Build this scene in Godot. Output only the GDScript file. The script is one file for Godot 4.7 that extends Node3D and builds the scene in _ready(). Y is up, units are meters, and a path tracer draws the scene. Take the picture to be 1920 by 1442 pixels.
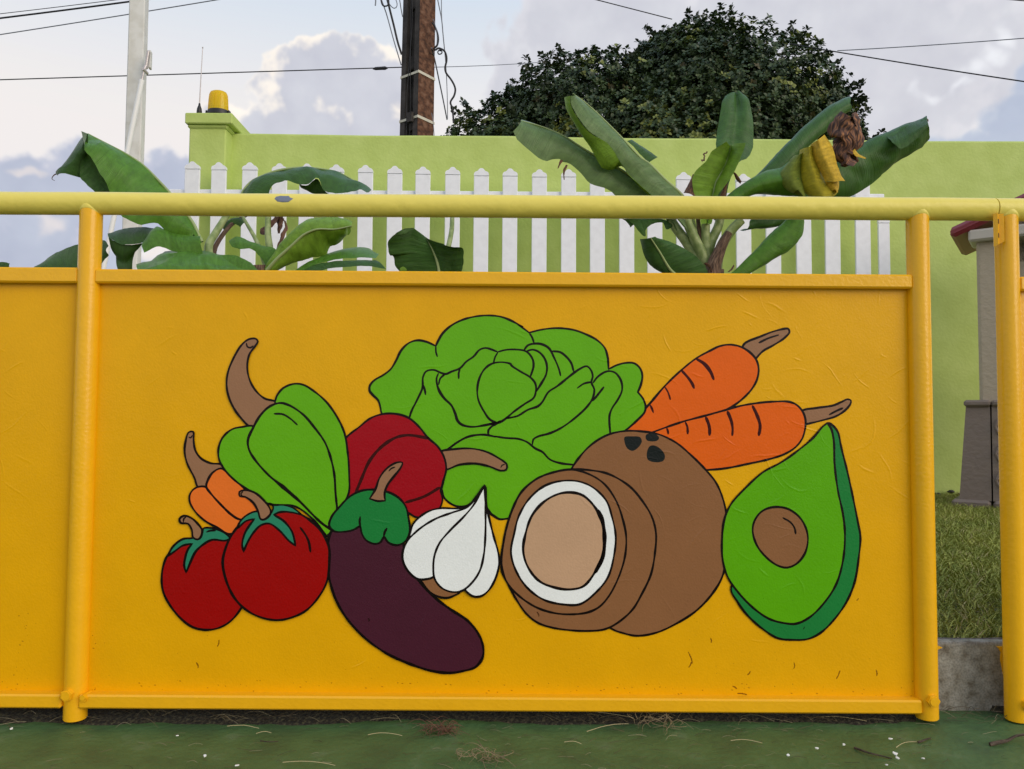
extends Node3D
# A painted street barrier in front of banana plants, a picket fence, a lime garden wall, a tree and a utility pole.

var M := {}
var rng := RandomNumberGenerator.new()

# ---------------------------------------------------------------- mesh collector
class MB:
	var v := PackedVector3Array()
	var n := PackedVector3Array()
	var u := PackedVector2Array()
	var c := PackedColorArray()
	var i := PackedInt32Array()
	var col := Color.WHITE

	func vert(p: Vector3, nn: Vector3, uv := Vector2.ZERO) -> int:
		v.append(p); n.append(nn); u.append(uv); c.append(col)
		return v.size() - 1

	func tri(a: int, b: int, d: int) -> void:
		i.append(a); i.append(b); i.append(d)

	func face(pts: Array, away_from: Vector3) -> void:
		var nn: Vector3 = (pts[1] - pts[0]).cross(pts[2] - pts[0]).normalized()
		var mid := Vector3.ZERO
		for p in pts: mid += p
		mid /= pts.size()
		if nn.dot(mid - away_from) < 0.0: nn = -nn
		var first := v.size()
		for p in pts: vert(p, nn, Vector2(p.x + p.z, p.y))
		for k in range(1, pts.size() - 1): tri(first, first + k, first + k + 1)

	func box(at: Vector3, size: Vector3, bevel := 0.002, turn := Basis.IDENTITY) -> void:
		var h := size / 2.0
		var e := minf(bevel, minf(h.x, minf(h.y, h.z)) * 0.9)
		var q := func(sx, sy, sz, k): # corner vertex lying on the face across axis k
			var p := Vector3(sx * (h.x - (0.0 if k == 0 else e)), sy * (h.y - (0.0 if k == 1 else e)), sz * (h.z - (0.0 if k == 2 else e)))
			return at + turn * p
		for s in [-1, 1]:
			face([q.call(s, -1, -1, 0), q.call(s, 1, -1, 0), q.call(s, 1, 1, 0), q.call(s, -1, 1, 0)], at)
			face([q.call(-1, s, -1, 1), q.call(1, s, -1, 1), q.call(1, s, 1, 1), q.call(-1, s, 1, 1)], at)
			face([q.call(-1, -1, s, 2), q.call(1, -1, s, 2), q.call(1, 1, s, 2), q.call(-1, 1, s, 2)], at)
			for t in [-1, 1]:
				face([q.call(s, t, -1, 0), q.call(s, t, 1, 0), q.call(s, t, 1, 1), q.call(s, t, -1, 1)], at)
				face([q.call(s, -1, t, 0), q.call(s, 1, t, 0), q.call(s, 1, t, 2), q.call(s, -1, t, 2)], at)
				face([q.call(-1, s, t, 1), q.call(1, s, t, 1), q.call(1, s, t, 2), q.call(-1, s, t, 2)], at)
				for w in [-1, 1]:
					face([q.call(s, t, w, 0), q.call(s, t, w, 1), q.call(s, t, w, 2)], at)

	func tube(path: PackedVector3Array, radius: Variant, sides := 10, caps := true, squash := 1.0) -> void:
		var m := path.size()
		var side := Vector3.ZERO
		var first := v.size()
		var along := 0.0
		for k in m:
			var t := (path[mini(k + 1, m - 1)] - path[maxi(k - 1, 0)]).normalized()
			if k == 0:
				side = t.cross(Vector3.UP if absf(t.y) < 0.9 else Vector3.RIGHT).normalized()
			else:
				side = (side - t * side.dot(t)).normalized()
				along += path[k].distance_to(path[k - 1])
			var up := t.cross(side).normalized()
			var r: float = radius if radius is float else radius[k]
			for s in sides + 1:
				var a := TAU * s / sides
				var d := side * cos(a) + up * sin(a) * squash
				vert(path[k] + d * r, (side * cos(a) * squash + up * sin(a)).normalized(), Vector2(along, float(s) / sides))
		for k in m - 1:
			for s in sides:
				var a := first + k * (sides + 1) + s
				tri(a, a + 1, a + sides + 1); tri(a + 1, a + sides + 2, a + sides + 1)
		if caps:
			for e in [0, m - 1]:
				var t := (path[1] - path[0]).normalized() * -1.0 if e == 0 else (path[m - 1] - path[m - 2]).normalized()
				var mid := vert(path[e], t, Vector2.ZERO)
				var ring := []
				for s in sides: ring.append(vert(v[first + e * (sides + 1) + s], t))
				for s in sides: tri(mid, ring[s], ring[(s + 1) % sides])

	func lathe(at: Vector3, profile: Array, sides := 20, sx := 1.0, sz := 1.0) -> void: # profile of Vector2(radius, height)
		var first := v.size()
		var m := profile.size()
		for k in m:
			var d: Vector2 = profile[mini(k + 1, m - 1)] - profile[maxi(k - 1, 0)]
			for s in sides + 1:
				var a := TAU * s / sides
				var nn := Vector3(cos(a) * d.y / sx, -d.x, sin(a) * d.y / sz).normalized()
				vert(at + Vector3(cos(a) * profile[k].x * sx, profile[k].y, sin(a) * profile[k].x * sz), nn, Vector2(float(s) / sides, float(k) / m))
		for k in m - 1:
			for s in sides:
				var a := first + k * (sides + 1) + s
				tri(a, a + 1, a + sides + 1); tri(a + 1, a + sides + 2, a + sides + 1)

	func prism(poly: PackedVector2Array, z0: float, z1: float, at := Vector3.ZERO) -> void:
		var t := Geometry2D.triangulate_polygon(poly)
		for z in [z0, z1]:
			var first := v.size()
			for p in poly: vert(at + Vector3(p.x, p.y, z), Vector3(0, 0, signf(z * 2.0 - z0 - z1)), p)
			for k in range(0, t.size(), 3): tri(first + t[k], first + t[k + 1], first + t[k + 2])
		var turn := 0.0
		for k in poly.size(): turn += poly[k].cross(poly[(k + 1) % poly.size()])
		for k in poly.size():
			var a := poly[k]
			var b := poly[(k + 1) % poly.size()]
			var nn := Vector3(b.y - a.y, a.x - b.x, 0).normalized() * signf(turn)
			var f := vert(at + Vector3(a.x, a.y, z0), nn, a)
			vert(at + Vector3(b.x, b.y, z0), nn, b); vert(at + Vector3(b.x, b.y, z1), nn, b); vert(at + Vector3(a.x, a.y, z1), nn, a)
			tri(f, f + 1, f + 2); tri(f, f + 2, f + 3)

	func grid(rows: Array) -> void: # rows of PackedVector3Array of the same length; smooth
		var first := v.size()
		var a := rows.size()
		var b: int = rows[0].size()
		for r in a:
			for k in b:
				var p: Vector3 = rows[r][k]
				var dr: Vector3 = rows[mini(r + 1, a - 1)][k] - rows[maxi(r - 1, 0)][k]
				var dk: Vector3 = rows[r][mini(k + 1, b - 1)] - rows[r][maxi(k - 1, 0)]
				var nn := dr.cross(dk)
				vert(p, nn.normalized() if nn.length() > 1e-12 else Vector3.UP, Vector2(float(r) / (a - 1), float(k) / (b - 1)))
		for r in a - 1:
			for k in b - 1:
				var q := first + r * b + k
				tri(q, q + 1, q + b); tri(q + 1, q + b + 1, q + b)

	func mesh() -> ArrayMesh:
		for k in range(0, i.size(), 3): # front faces run clockwise
			var a := i[k]
			var b := i[k + 1]
			var d := i[k + 2]
			if (v[b] - v[a]).cross(v[d] - v[a]).dot(n[a] + n[b] + n[d]) > 0.0:
				i[k + 1] = d
				i[k + 2] = b
		var arrays := []
		arrays.resize(Mesh.ARRAY_MAX)
		arrays[Mesh.ARRAY_VERTEX] = v
		arrays[Mesh.ARRAY_NORMAL] = n
		arrays[Mesh.ARRAY_TEX_UV] = u
		arrays[Mesh.ARRAY_COLOR] = c
		arrays[Mesh.ARRAY_INDEX] = i
		var m := ArrayMesh.new()
		m.add_surface_from_arrays(Mesh.PRIMITIVE_TRIANGLES, arrays)
		return m

# ---------------------------------------------------------------- scene helpers
func tag(o: Node3D, label: String, category := "", group := "", kind := "") -> Node3D:
	if label: o.set_meta("label", label)
	if category: o.set_meta("category", category)
	if group: o.set_meta("group", group)
	if kind: o.set_meta("kind", kind)
	return o

func thing(called: String, label: String, category: String, group := "", at := Vector3.ZERO) -> Node3D:
	var o := Node3D.new()
	o.name = called
	o.position = at
	add_child(o, true)
	return tag(o, label, category, group)

func part(parent: Node3D, called: String, m: Variant, mat: Material, label := "") -> MeshInstance3D:
	var o := MeshInstance3D.new()
	o.name = called
	o.mesh = m.mesh() if m is MB else m
	o.material_override = mat
	parent.add_child(o, true)
	if label: o.set_meta("label", label)
	if parent is Node3D and parent != self: # parts are drawn in world coordinates and hang under their thing's base
		o.position = -base_of(parent)
	return o

func base_of(n: Node) -> Vector3:
	var p := Vector3.ZERO
	while n != self:
		p += n.position
		n = n.get_parent()
	return p

func lin(r: int, g: int, b: int) -> Color:
	return Color8(r, g, b).srgb_to_linear()

func noise(freq: float, octaves := 4, sd := 1, type := FastNoiseLite.TYPE_SIMPLEX_SMOOTH) -> FastNoiseLite:
	var f := FastNoiseLite.new()
	f.noise_type = type
	f.frequency = freq
	f.seed = sd
	f.fractal_octaves = octaves
	return f

func ntex(freq: float, octaves: int, sd: int, colors: Array, stops: Array, size := 512, type := FastNoiseLite.TYPE_SIMPLEX_SMOOTH) -> NoiseTexture2D:
	var t := NoiseTexture2D.new()
	t.width = size
	t.height = size
	t.seamless = true
	t.noise = noise(freq, octaves, sd, type)
	var g := Gradient.new()
	g.offsets = PackedFloat32Array(stops)
	g.colors = PackedColorArray(colors)
	t.color_ramp = g
	return t

func grey(k: float) -> Color:
	return Color(k, k, k)

func mat(called: String, srgb: Color, rough: float, options := {}) -> StandardMaterial3D:
	var m := StandardMaterial3D.new()
	m.resource_name = called
	m.albedo_color = srgb
	m.roughness = rough
	for k in options: m.set(k, options[k])
	M[called] = m
	return m

func world_tri(m: StandardMaterial3D, metres: float) -> StandardMaterial3D:
	m.uv1_triplanar = true
	m.uv1_world_triplanar = true
	m.uv1_triplanar_sharpness = 4.0
	m.uv1_scale = Vector3.ONE / metres
	return m

func relief(m: StandardMaterial3D, tex: Texture2D, cm: float) -> StandardMaterial3D:
	m.heightmap_enabled = true
	m.heightmap_texture = tex
	m.heightmap_scale = cm
	return m

# smooth curve through points; a point given twice is a corner
func curve2(p: PackedVector2Array, closed: bool, step := 0.004) -> PackedVector2Array:
	var out := PackedVector2Array()
	var m := p.size()
	var last := m if closed else m - 1
	for k in last:
		var p1 := p[k]
		var p2 := p[(k + 1) % m]
		if p1.distance_to(p2) < 1e-6: continue
		var p0 := p[(k - 1 + m) % m] if closed or k > 0 else p1
		var p3 := p[(k + 2) % m] if closed or k + 2 < m else p2
		var t01 := sqrt(p0.distance_to(p1))
		var t12 := sqrt(p1.distance_to(p2))
		var t23 := sqrt(p2.distance_to(p3))
		var m1 := p2 - p1
		var m2 := p2 - p1
		if t01 > 1e-3: m1 = ((p1 - p0) / t01 - (p2 - p0) / (t01 + t12) + (p2 - p1) / t12) * t12
		if t23 > 1e-3: m2 = ((p2 - p1) / t12 - (p3 - p1) / (t12 + t23) + (p3 - p2) / t23) * t12
		var steps := clampi(int(p1.distance_to(p2) / step), 2, 14)
		for s in steps:
			var t := float(s) / steps
			out.append(p1 * (2 * t * t * t - 3 * t * t + 1) + m1 * (t * t * t - 2 * t * t + t) + p2 * (-2 * t * t * t + 3 * t * t) + m2 * (t * t * t - t * t))
	if not closed: out.append(p[m - 1])
	return out

# the same in space, resampled to a number of even steps
func even(p: PackedVector3Array, count: int) -> PackedVector3Array:
	var c := Curve3D.new()
	c.bake_interval = 0.004
	for k in p.size():
		var t := (p[mini(k + 1, p.size() - 1)] - p[maxi(k - 1, 0)])
		var a := p[k].distance_to(p[maxi(k - 1, 0)])
		var b := p[k].distance_to(p[mini(k + 1, p.size() - 1)])
		t = t.normalized() if t.length() > 1e-6 else Vector3.ZERO
		c.add_point(p[k], -t * a * 0.3, t * b * 0.3)
	var out := PackedVector3Array()
	var total := c.get_baked_length()
	for k in count: out.append(c.sample_baked(total * k / (count - 1), true))
	return out

func slack(a: Vector3, b: Vector3, sag: float, count := 16) -> PackedVector3Array:
	var out := PackedVector3Array()
	for k in count:
		var t := float(k) / (count - 1)
		out.append(a.lerp(b, t) + Vector3(0, -sag * 4.0 * t * (1.0 - t), 0))
	return out

func taper(count: int, r0: float, r1: float) -> PackedFloat32Array:
	var out := PackedFloat32Array()
	for k in count: out.append(lerpf(r0, r1, float(k) / (count - 1)))
	return out

# ---------------------------------------------------------------- the day
func _ready() -> void:
	rng.seed = 7
	var cam := Camera3D.new()
	cam.name = "camera"
	add_child(cam, true)
	cam.fov = 2.0 * rad_to_deg(atan(721.0 / 1443.0))
	cam.near = 0.05
	cam.far = 2000.0
	cam.position = Vector3(0, 0.634, 1.65)
	cam.rotation = Vector3(deg_to_rad(2.72), 0, deg_to_rad(0.39))
	cam.current = true

	var env := Environment.new()
	env.background_mode = Environment.BG_SKY
	var sky := Sky.new()
	var sky_mat := PanoramaSkyMaterial.new()
	sky_mat.panorama = ImageTexture.create_from_image(sky_image())
	sky.sky_material = sky_mat
	env.sky = sky
	env.background_energy_multiplier = 1.03
	env.tonemap_mode = Environment.TONE_MAPPER_LINEAR
	env.tonemap_exposure = 1.07
	env.sdfgi_enabled = true
	env.ssao_enabled = true
	env.ssil_enabled = true
	var we := WorldEnvironment.new()
	we.name = "world_environment"
	we.environment = env
	add_child(we, true)

	var sun := DirectionalLight3D.new() # the low evening sun, veiled: behind the camera and to its right
	sun.name = "sun"
	sun.light_energy = 0.48
	sun.light_color = Color(1.0, 0.93, 0.84)
	sun.light_angular_distance = 42.0
	sun.shadow_enabled = true
	sun.sky_mode = DirectionalLight3D.SKY_MODE_LIGHT_ONLY
	sun.look_at_from_position(Vector3(0.80, 0.47, 0.72), Vector3.ZERO)
	add_child(sun, true)

	materials()
	ground()
	garden_wall()
	picket_fence()
	barrier()
	playhouse()
	mast()
	utility_pole()
	wires()
	tree()
	left_bananas()
	right_banana()
	warning_light()
	litter()

func sky_at(az: float, el: float, n1: FastNoiseLite, n2: FastNoiseLite, clouds: Array) -> Color:
	var t := clampf(el / 40.0, 0.0, 1.0)
	var low := Color(0.915, 0.898, 0.893)
	var high := Color(0.77, 0.83, 0.90)
	var c := low.lerp(high, smoothstep(0.46, 0.86, t))
	c = c.lerp(Color(0.70, 0.79, 0.92), smoothstep(0.85, 1.0, t))
	var wx := n1.get_noise_2d(az, el)
	var wy := n1.get_noise_2d(az + 300.0, el + 50.0)
	var fine := n2.get_noise_2d(az, el)
	for k in clouds:
		var d := -1.0
		for b in k.blobs:
			var dx: float = (az - b[0] + wx * 2.4) / b[2]
			var dy: float = (el - b[1] + wy * 2.4) / b[3]
			d = maxf(d, 1.0 - sqrt(dx * dx + dy * dy))
		d += fine * k.rough + n1.get_noise_2d(az * 2.1, el * 2.6 + 90.0) * 0.16
		if d <= 0.0: continue
		var m: float = smoothstep(0.0, k.soft, d) * k.cover
		var rim := 1.0 - smoothstep(0.0, 0.42, d + fine * 0.3)
		var shade: Color = k.body.lerp(k.rim, clampf(rim * k.lit, 0.0, 1.0))
		var patch := n1.get_noise_2d(az * 1.5 + 70.0, el * 2.0 + 11.0) * 0.035 + fine * 0.016
		c = c.lerp(Color(shade.r + patch, shade.g + patch, shade.b + patch * 0.8), m)
	return c

func sky_image() -> Image:
	var n1 := noise(0.11, 5, 11)
	var n2 := noise(0.42, 5, 23)
	var cream := Color(0.99, 0.955, 0.91)
	var clouds := [
		{"blobs": [[1.87, 23.62, 5.23, 5.01], [7.89, 27.15, 9.27, 4.70], [17.90, 26.29, 11.22, 5.75], [27.51, 22.31, 6.84, 5.72], [25.61, 25.74, 9.09, 3.54], [33.53, 22.02, 2.99, 5.68]], "body": Color(0.796, 0.799, 0.832), "rim": Color(0.877, 0.873, 0.892), "lit": 0.6, "soft": 0.16, "cover": 0.94, "rough": 0.16},
		{"blobs": [[34.27, 17.63, 3.94, 3.32], [35.17, 20.76, 2.87, 2.60], [29.90, 16.79, 6.22, 1.93]], "body": Color(0.700, 0.738, 0.815), "rim": Color(0.780, 0.809, 0.858), "lit": 0.7, "soft": 0.3, "cover": 0.9, "rough": 0.2},
		{"blobs": [[32.72, 23.97, 0.86, 1.72], [31.96, 22.66, 0.98, 1.36], [31.05, 21.64, 1.18, 1.03], [29.98, 20.73, 1.32, 0.50]], "body": Color(0.917, 0.922, 0.941), "rim": Color(0.858, 0.868, 0.902), "lit": 0.6, "soft": 1.0, "cover": 0.85, "rough": 0.24},
		{"blobs": [[-12.90, 23.69, 3.74, 3.04], [-15.91, 22.04, 4.04, 3.06], [-10.55, 22.86, 3.64, 3.29], [-18.45, 20.18, 2.58, 2.03], [-14.35, 19.76, 8.19, 3.11]], "body": Color(0.777, 0.784, 0.825), "rim": cream, "lit": 0.95, "soft": 0.1, "cover": 0.97, "rough": 0.16},
		{"blobs": [[-32.89, 13.03, 4.45, 3.06], [-28.14, 14.03, 5.57, 3.06], [-24.14, 16.26, 3.79, 2.84], [-20.44, 13.49, 5.83, 3.54], [-37.92, 11.30, 5.92, 3.93], [-31.35, 9.93, 7.53, 2.32]], "body": Color(0.700, 0.727, 0.800), "rim": Color(0.780, 0.788, 0.848), "lit": 0.7, "soft": 0.28, "cover": 0.95, "rough": 0.2},
		{"blobs": [[-31.58, 11.57, 0.88, 1.45], [-32.36, 14.40, 1.46, 0.45], [-33.70, 11.94, 0.73, 0.51], [-24.16, 11.01, 2.03, 0.57]], "body": Color(0.922, 0.873, 0.849), "rim": Color(0.829, 0.819, 0.848), "lit": 0.6, "soft": 0.9, "cover": 0.6, "rough": 0.2}]
	for k in 46: # the same broken cumulus all the way round
		var az := rng.randf_range(45.0, 315.0)
		var el := rng.randf_range(3.0, 62.0)
		var r := rng.randf_range(6.0, 16.0)
		var blobs := []
		for b in 4: blobs.append([az + rng.randf_range(-r, r), el + rng.randf_range(-0.4, 0.4) * r, r * rng.randf_range(0.5, 1.1), r * rng.randf_range(0.35, 0.6)])
		clouds.append({"blobs": blobs, "body": Color(0.80, 0.81, 0.855), "rim": Color(0.95, 0.93, 0.92), "lit": 0.6, "soft": 0.3, "cover": 0.9, "rough": 0.2, "az": az, "reach": r * 2.6})
	var front := clouds.slice(0, 6)
	var img := Image.create(512, 256, false, Image.FORMAT_RGB8)
	for y in 256:
		var el := 90.0 - (y + 0.5) / 256.0 * 180.0
		for x in 512:
			var az := wrapf((x + 0.5) / 512.0 * 360.0, -180.0, 180.0) # the left edge of a panorama lies ahead, towards -z
			if el < 0.0:
				img.set_pixel(x, y, Color(0.80, 0.79, 0.80))
				continue
			var near := front.duplicate() if absf(az) < 50.0 else []
			for k in range(6, clouds.size()):
				var away: float = absf(wrapf(az - clouds[k].az, -180.0, 180.0))
				if away < clouds[k].reach: near.append(clouds[k])
			var a2 := az if az > 0.0 or absf(az) < 50.0 else az + 360.0
			img.set_pixel(x, y, sky_at(a2, el, n1, n2, near))
	img.resize(4096, 2048, Image.INTERPOLATE_CUBIC)
	# what lies before the lens at full sharpness
	for y in range(560, 1026):
		var el := 90.0 - (y + 0.5) / 2048.0 * 180.0
		for x in range(-458, 458):
			var az := (x + 0.5) / 4096.0 * 360.0
			img.set_pixel(posmod(x, 4096), y, sky_at(az, el, n1, n2, front))
	return img

# ---------------------------------------------------------------- what things are made of
func materials() -> void:
	var stipple := ntex(0.055, 3, 3, [grey(0.0), grey(1.0)], [0.2, 0.8])
	var coarse := ntex(0.02, 5, 5, [grey(0.0), grey(1.0)], [0.1, 0.9])
	var faint := ntex(0.012, 5, 8, [grey(0.985), grey(1.0)], [0.25, 0.75])
	var m: StandardMaterial3D

	# gloss paint laid on with a roller: the panels and the mural share its relief, brush ridges and scuffs
	m = mat("panel_paint", Color.WHITE, 0.3, {"vertex_color_use_as_albedo": true, "metallic_specular": 0.34})
	m.albedo_texture = ImageTexture.create_from_image(scuffs_image())
	relief(m, ImageTexture.create_from_image(ridges_image()), 0.12)
	m = world_tri(mat("orange_paint", Color8(244, 183, 22), 0.24, {"albedo_texture": faint, "metallic_specular": 0.45}), 0.3)
	relief(m, stipple, 0.022)
	m = world_tri(mat("yellow_paint", Color8(238, 220, 106), 0.34, {"albedo_texture": faint, "metallic_specular": 0.4}), 0.45)
	relief(m, ntex(0.018, 4, 31, [grey(0.0), grey(1.0)], [0.2, 0.8]), 0.085)
	m = world_tri(mat("bare_steel", Color8(128, 134, 148), 0.45, {"metallic": 0.6}), 0.1)
	relief(m, coarse, 0.02)
	m = world_tri(mat("dark_slot", Color8(60, 38, 12), 0.8), 0.3)

	m = world_tri(mat("lime_render", Color.WHITE, 0.85), 1.1)
	m.albedo_texture = ntex(0.01, 6, 17, [Color8(184, 203, 112), Color8(188, 207, 117), Color8(193, 211, 123)], [0.2, 0.5, 0.8])
	relief(m, ntex(0.07, 4, 21, [grey(0.0), grey(1.0)], [0.15, 0.85]), 0.09)
	m = world_tri(mat("white_vinyl", Color8(243, 246, 252), 0.45), 0.7)
	m.albedo_texture = ntex(0.02, 4, 29, [grey(0.975), grey(1.0)], [0.2, 0.7])
	m = world_tri(mat("mast_paint", Color8(222, 222, 218), 0.5), 0.8)
	m.albedo_texture = ntex(0.012, 5, 33, [Color(0.94, 0.935, 0.92), Color.WHITE], [0.2, 0.6])
	m = mat("brace_paint", Color8(238, 239, 238), 0.45)
	m = world_tri(mat("concrete", Color.WHITE, 0.9), 0.5)
	m.albedo_texture = ntex(0.012, 6, 37, [Color8(112, 104, 90), Color8(144, 140, 128), Color8(154, 151, 141), Color8(172, 170, 160)], [0.12, 0.34, 0.62, 0.9], 1024)
	m.detail_enabled = true # fine grain of the cast concrete
	m.detail_blend_mode = BaseMaterial3D.BLEND_MODE_MUL
	m.detail_albedo = ntex(0.16, 3, 39, [grey(0.82), grey(1.0)], [0.2, 0.6])
	m.detail_mask = ntex(0.02, 3, 40, [Color(0.9, 0.9, 0.9), Color.WHITE], [0.3, 0.7])
	relief(m, coarse, 0.12)
	m = world_tri(mat("court_paint", Color.WHITE, 0.62), 0.9)
	m.albedo_texture = ntex(0.006, 7, 41, [Color8(66, 94, 54), Color8(71, 103, 58), Color8(76, 108, 62), Color8(92, 117, 80)], [0.15, 0.42, 0.7, 0.95], 1024)
	relief(m, ntex(0.09, 5, 43, [grey(0.0), grey(1.0)], [0.1, 0.9]), 0.12)
	m = world_tri(mat("soil", Color.WHITE, 1.0), 0.6)
	m.albedo_texture = ntex(0.03, 5, 47, [Color8(52, 48, 34), Color8(80, 82, 48)], [0.25, 0.75])
	m = world_tri(mat("edge_dirt", Color.WHITE, 1.0), 0.3)
	m.albedo_texture = ntex(0.03, 5, 49, [Color8(88, 82, 76), Color8(128, 120, 112)], [0.25, 0.75])

	m = world_tri(mat("shade_brown", Color.WHITE, 1.0), 0.2)  # deep browns imitating the shade below the bottom bars
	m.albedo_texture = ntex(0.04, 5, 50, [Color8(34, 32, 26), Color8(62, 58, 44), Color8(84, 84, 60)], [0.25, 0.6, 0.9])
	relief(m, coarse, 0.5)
	m = mat("grass_blade", Color.WHITE, 0.7, {"vertex_color_use_as_albedo": true, "cull_mode": BaseMaterial3D.CULL_DISABLED})
	m = mat("dry_straw", Color.WHITE, 0.85, {"vertex_color_use_as_albedo": true, "cull_mode": BaseMaterial3D.CULL_DISABLED})
	m = mat("tree_leaf", Color.WHITE, 0.5, {"vertex_color_use_as_albedo": true, "cull_mode": BaseMaterial3D.CULL_DISABLED, "backlight_enabled": true, "backlight": Color(0.16, 0.2, 0.06)})
	m = world_tri(mat("bark", Color.WHITE, 0.95), 0.5)
	m.albedo_texture = ntex(0.03, 5, 53, [Color8(54, 44, 36), Color8(98, 84, 70)], [0.25, 0.75])

	# banana leaves: side veins run across the blade
	var veins := veins_image()
	for a in [["leaf_green", Color8(90, 138, 46), 0.36], ["leaf_deep", Color8(66, 105, 45), 0.36], ["leaf_glaucous", Color8(106, 134, 84), 0.38], ["leaf_young", Color8(126, 166, 56), 0.45], ["leaf_olive", Color8(132, 148, 56), 0.5], ["leaf_yellow", Color8(238, 198, 66), 0.55], ["leaf_turning", Color8(200, 186, 52), 0.5]]:
		m = mat(a[0], a[1], a[2], {"cull_mode": BaseMaterial3D.CULL_DISABLED, "backlight_enabled": true, "backlight": Color(0.30, 0.36, 0.05), "metallic_specular": 0.36})
		m.albedo_texture = ImageTexture.create_from_image(veins[0])
		m.uv1_scale = Vector3(1, 1, 1)
		relief(m, ImageTexture.create_from_image(veins[1]), 0.2)
	m = mat("leaf_withered", Color.WHITE, 0.85, {"cull_mode": BaseMaterial3D.CULL_DISABLED})
	m.albedo_texture = ntex(0.02, 4, 59, [Color8(46, 32, 31), Color8(88, 62, 54), Color8(166, 114, 72)], [0.25, 0.5, 0.85])
	m.uv1_scale = Vector3(2.6, 0.5, 1)
	m = mat("midrib", Color8(150, 168, 112), 0.5)
	m = world_tri(mat("petiole", Color.WHITE, 0.5), 0.4)
	m.albedo_texture = ntex(0.02, 4, 61, [Color8(112, 132, 72), Color8(150, 164, 108)], [0.3, 0.7])
	m = mat("dry_sheath", Color.WHITE, 0.9, {"uv1_scale": Vector3(1.4, 2.4, 1)})
	m.albedo_texture = ntex(0.03, 5, 67, [Color8(60, 46, 38), Color8(112, 88, 72), Color8(150, 126, 104)], [0.2, 0.5, 0.85])
	relief(m, coarse, 0.4)

	m = world_tri(mat("weathered_concrete", Color.WHITE, 0.92), 1.2)
	m.albedo_texture = ntex(0.008, 6, 71, [Color8(46, 43, 42), Color8(62, 58, 56), Color8(80, 75, 72)], [0.2, 0.5, 0.85])
	relief(m, coarse, 0.4)
	m = world_tri(mat("rust_stain", Color.WHITE, 0.92), 0.9)
	m.albedo_texture = ntex(0.022, 6, 73, [Color8(62, 40, 28), Color8(98, 64, 44), Color8(128, 96, 76)], [0.25, 0.5, 0.8])
	relief(m, coarse, 0.4)
	mat("steel_strap", Color8(206, 202, 184), 0.5)
	mat("black_cable", Color8(34, 35, 40), 0.6)
	mat("grey_cable", Color8(120, 126, 138), 0.5)
	mat("amber_lens", Color8(255, 226, 36), 0.2, {"backlight_enabled": true, "backlight": Color(1.0, 0.85, 0.1)})
	mat("black_plastic", Color8(30, 31, 34), 0.45)
	mat("antenna_steel", Color8(196, 190, 190), 0.35, {"metallic": 0.3})

	m = world_tri(mat("beige_plastic", Color8(172, 160, 138), 0.6), 0.4)
	relief(m, coarse, 0.2)
	m = world_tri(mat("taupe_plastic", Color8(120, 108, 98), 0.6), 0.4)
	relief(m, coarse, 0.2)
	mat("ledge_plastic", Color8(186, 180, 168), 0.55)
	mat("red_plastic", Color8(128, 44, 54), 0.45)
	mat("dark_plastic", Color8(46, 46, 46), 0.6)
	mat("flake_white", Color8(236, 238, 236), 0.7)

func scuffs_image() -> Image: # near white: patches of the roller, dark scratches and dabs of dirt low on the panel
	var img := noise(0.006, 5, 83).get_image(2048, 1024)
	img.convert(Image.FORMAT_RGB8)
	var small := noise(0.09, 3, 84).get_image(2048, 1024)
	for y in 1024:
		for x in 2048:
			var k := 0.945 + 0.055 * (img.get_pixel(x, y).r * 0.6 + small.get_pixel(x, y).r * 0.4)
			img.set_pixel(x, y, Color(k, k, k))
	# where the photograph shows single marks: x, y in metres on the panel, length, lean
	for s in [[0.385, 0.126, 0.030, 1.9], [0.378, 0.118, 0.014, 0.9], [0.502, 0.103, 0.012, 0.6], [0.478, 0.074, 0.010, 2.7], [0.60, 0.117, 0.014, 1.4], [0.69, 0.097, 0.022, 1.0], [0.775, 0.103, 0.014, 1.6], [0.425, 0.17, 0.009, 1.5], [-0.62, 0.155, 0.016, 1.2], [-0.66, 0.11, 0.012, 1.9], [0.06, 0.222, 0.012, 2.0], [0.735, 0.26, 0.007, 0.4], [0.62, 0.20, 0.006, 0.6], [-0.3, 0.21, 0.006, 1.6], [0.50, 0.062, 0.026, 3.1]]:
		var dir := Vector2(cos(s[3]), -sin(s[3]))
		for k in 40:
			var t := k / 39.0
			var p: Vector2 = Vector2((s[0] + 0.95) / 1.9 * 2048.0, (1.02 - s[1]) / 1.02 * 1024.0) + dir * t * s[2] * 760.0 + Vector2(sin(t * 5.0), cos(t * 4.0)) * 0.8
			for o in [Vector2.ZERO, Vector2(1, 0), Vector2(0, 1)]:
				if t > 0.8 and o.x > 0.0: continue
				var q := Vector2i(p + o)
				if q.x > 0 and q.x < 2048 and q.y > 0 and q.y < 1024: img.set_pixel(q.x, q.y, Color(0.5, 0.4, 0.3))
	for k in 90: # flecks of dirt
		var q := Vector2i(rng.randi_range(4, 2040), rng.randi_range(760, 985))
		img.set_pixel(q.x, q.y, Color(0.55, 0.45, 0.34))
	for k in 110: # brown specks caught along the ledge of the bottom bar and beside the posts
		var q := Vector2i(rng.randi_range(40, 1990), rng.randi_range(940, 966))
		if k % 4 == 0: q = Vector2i(rng.randi_range(44, 80) if k % 8 == 0 else rng.randi_range(1935, 1968), rng.randi_range(800, 966))
		for o in rng.randi_range(1, 4): img.set_pixel(q.x + o, q.y + (o % 2), Color(0.5, 0.38, 0.28))
	return img

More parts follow.
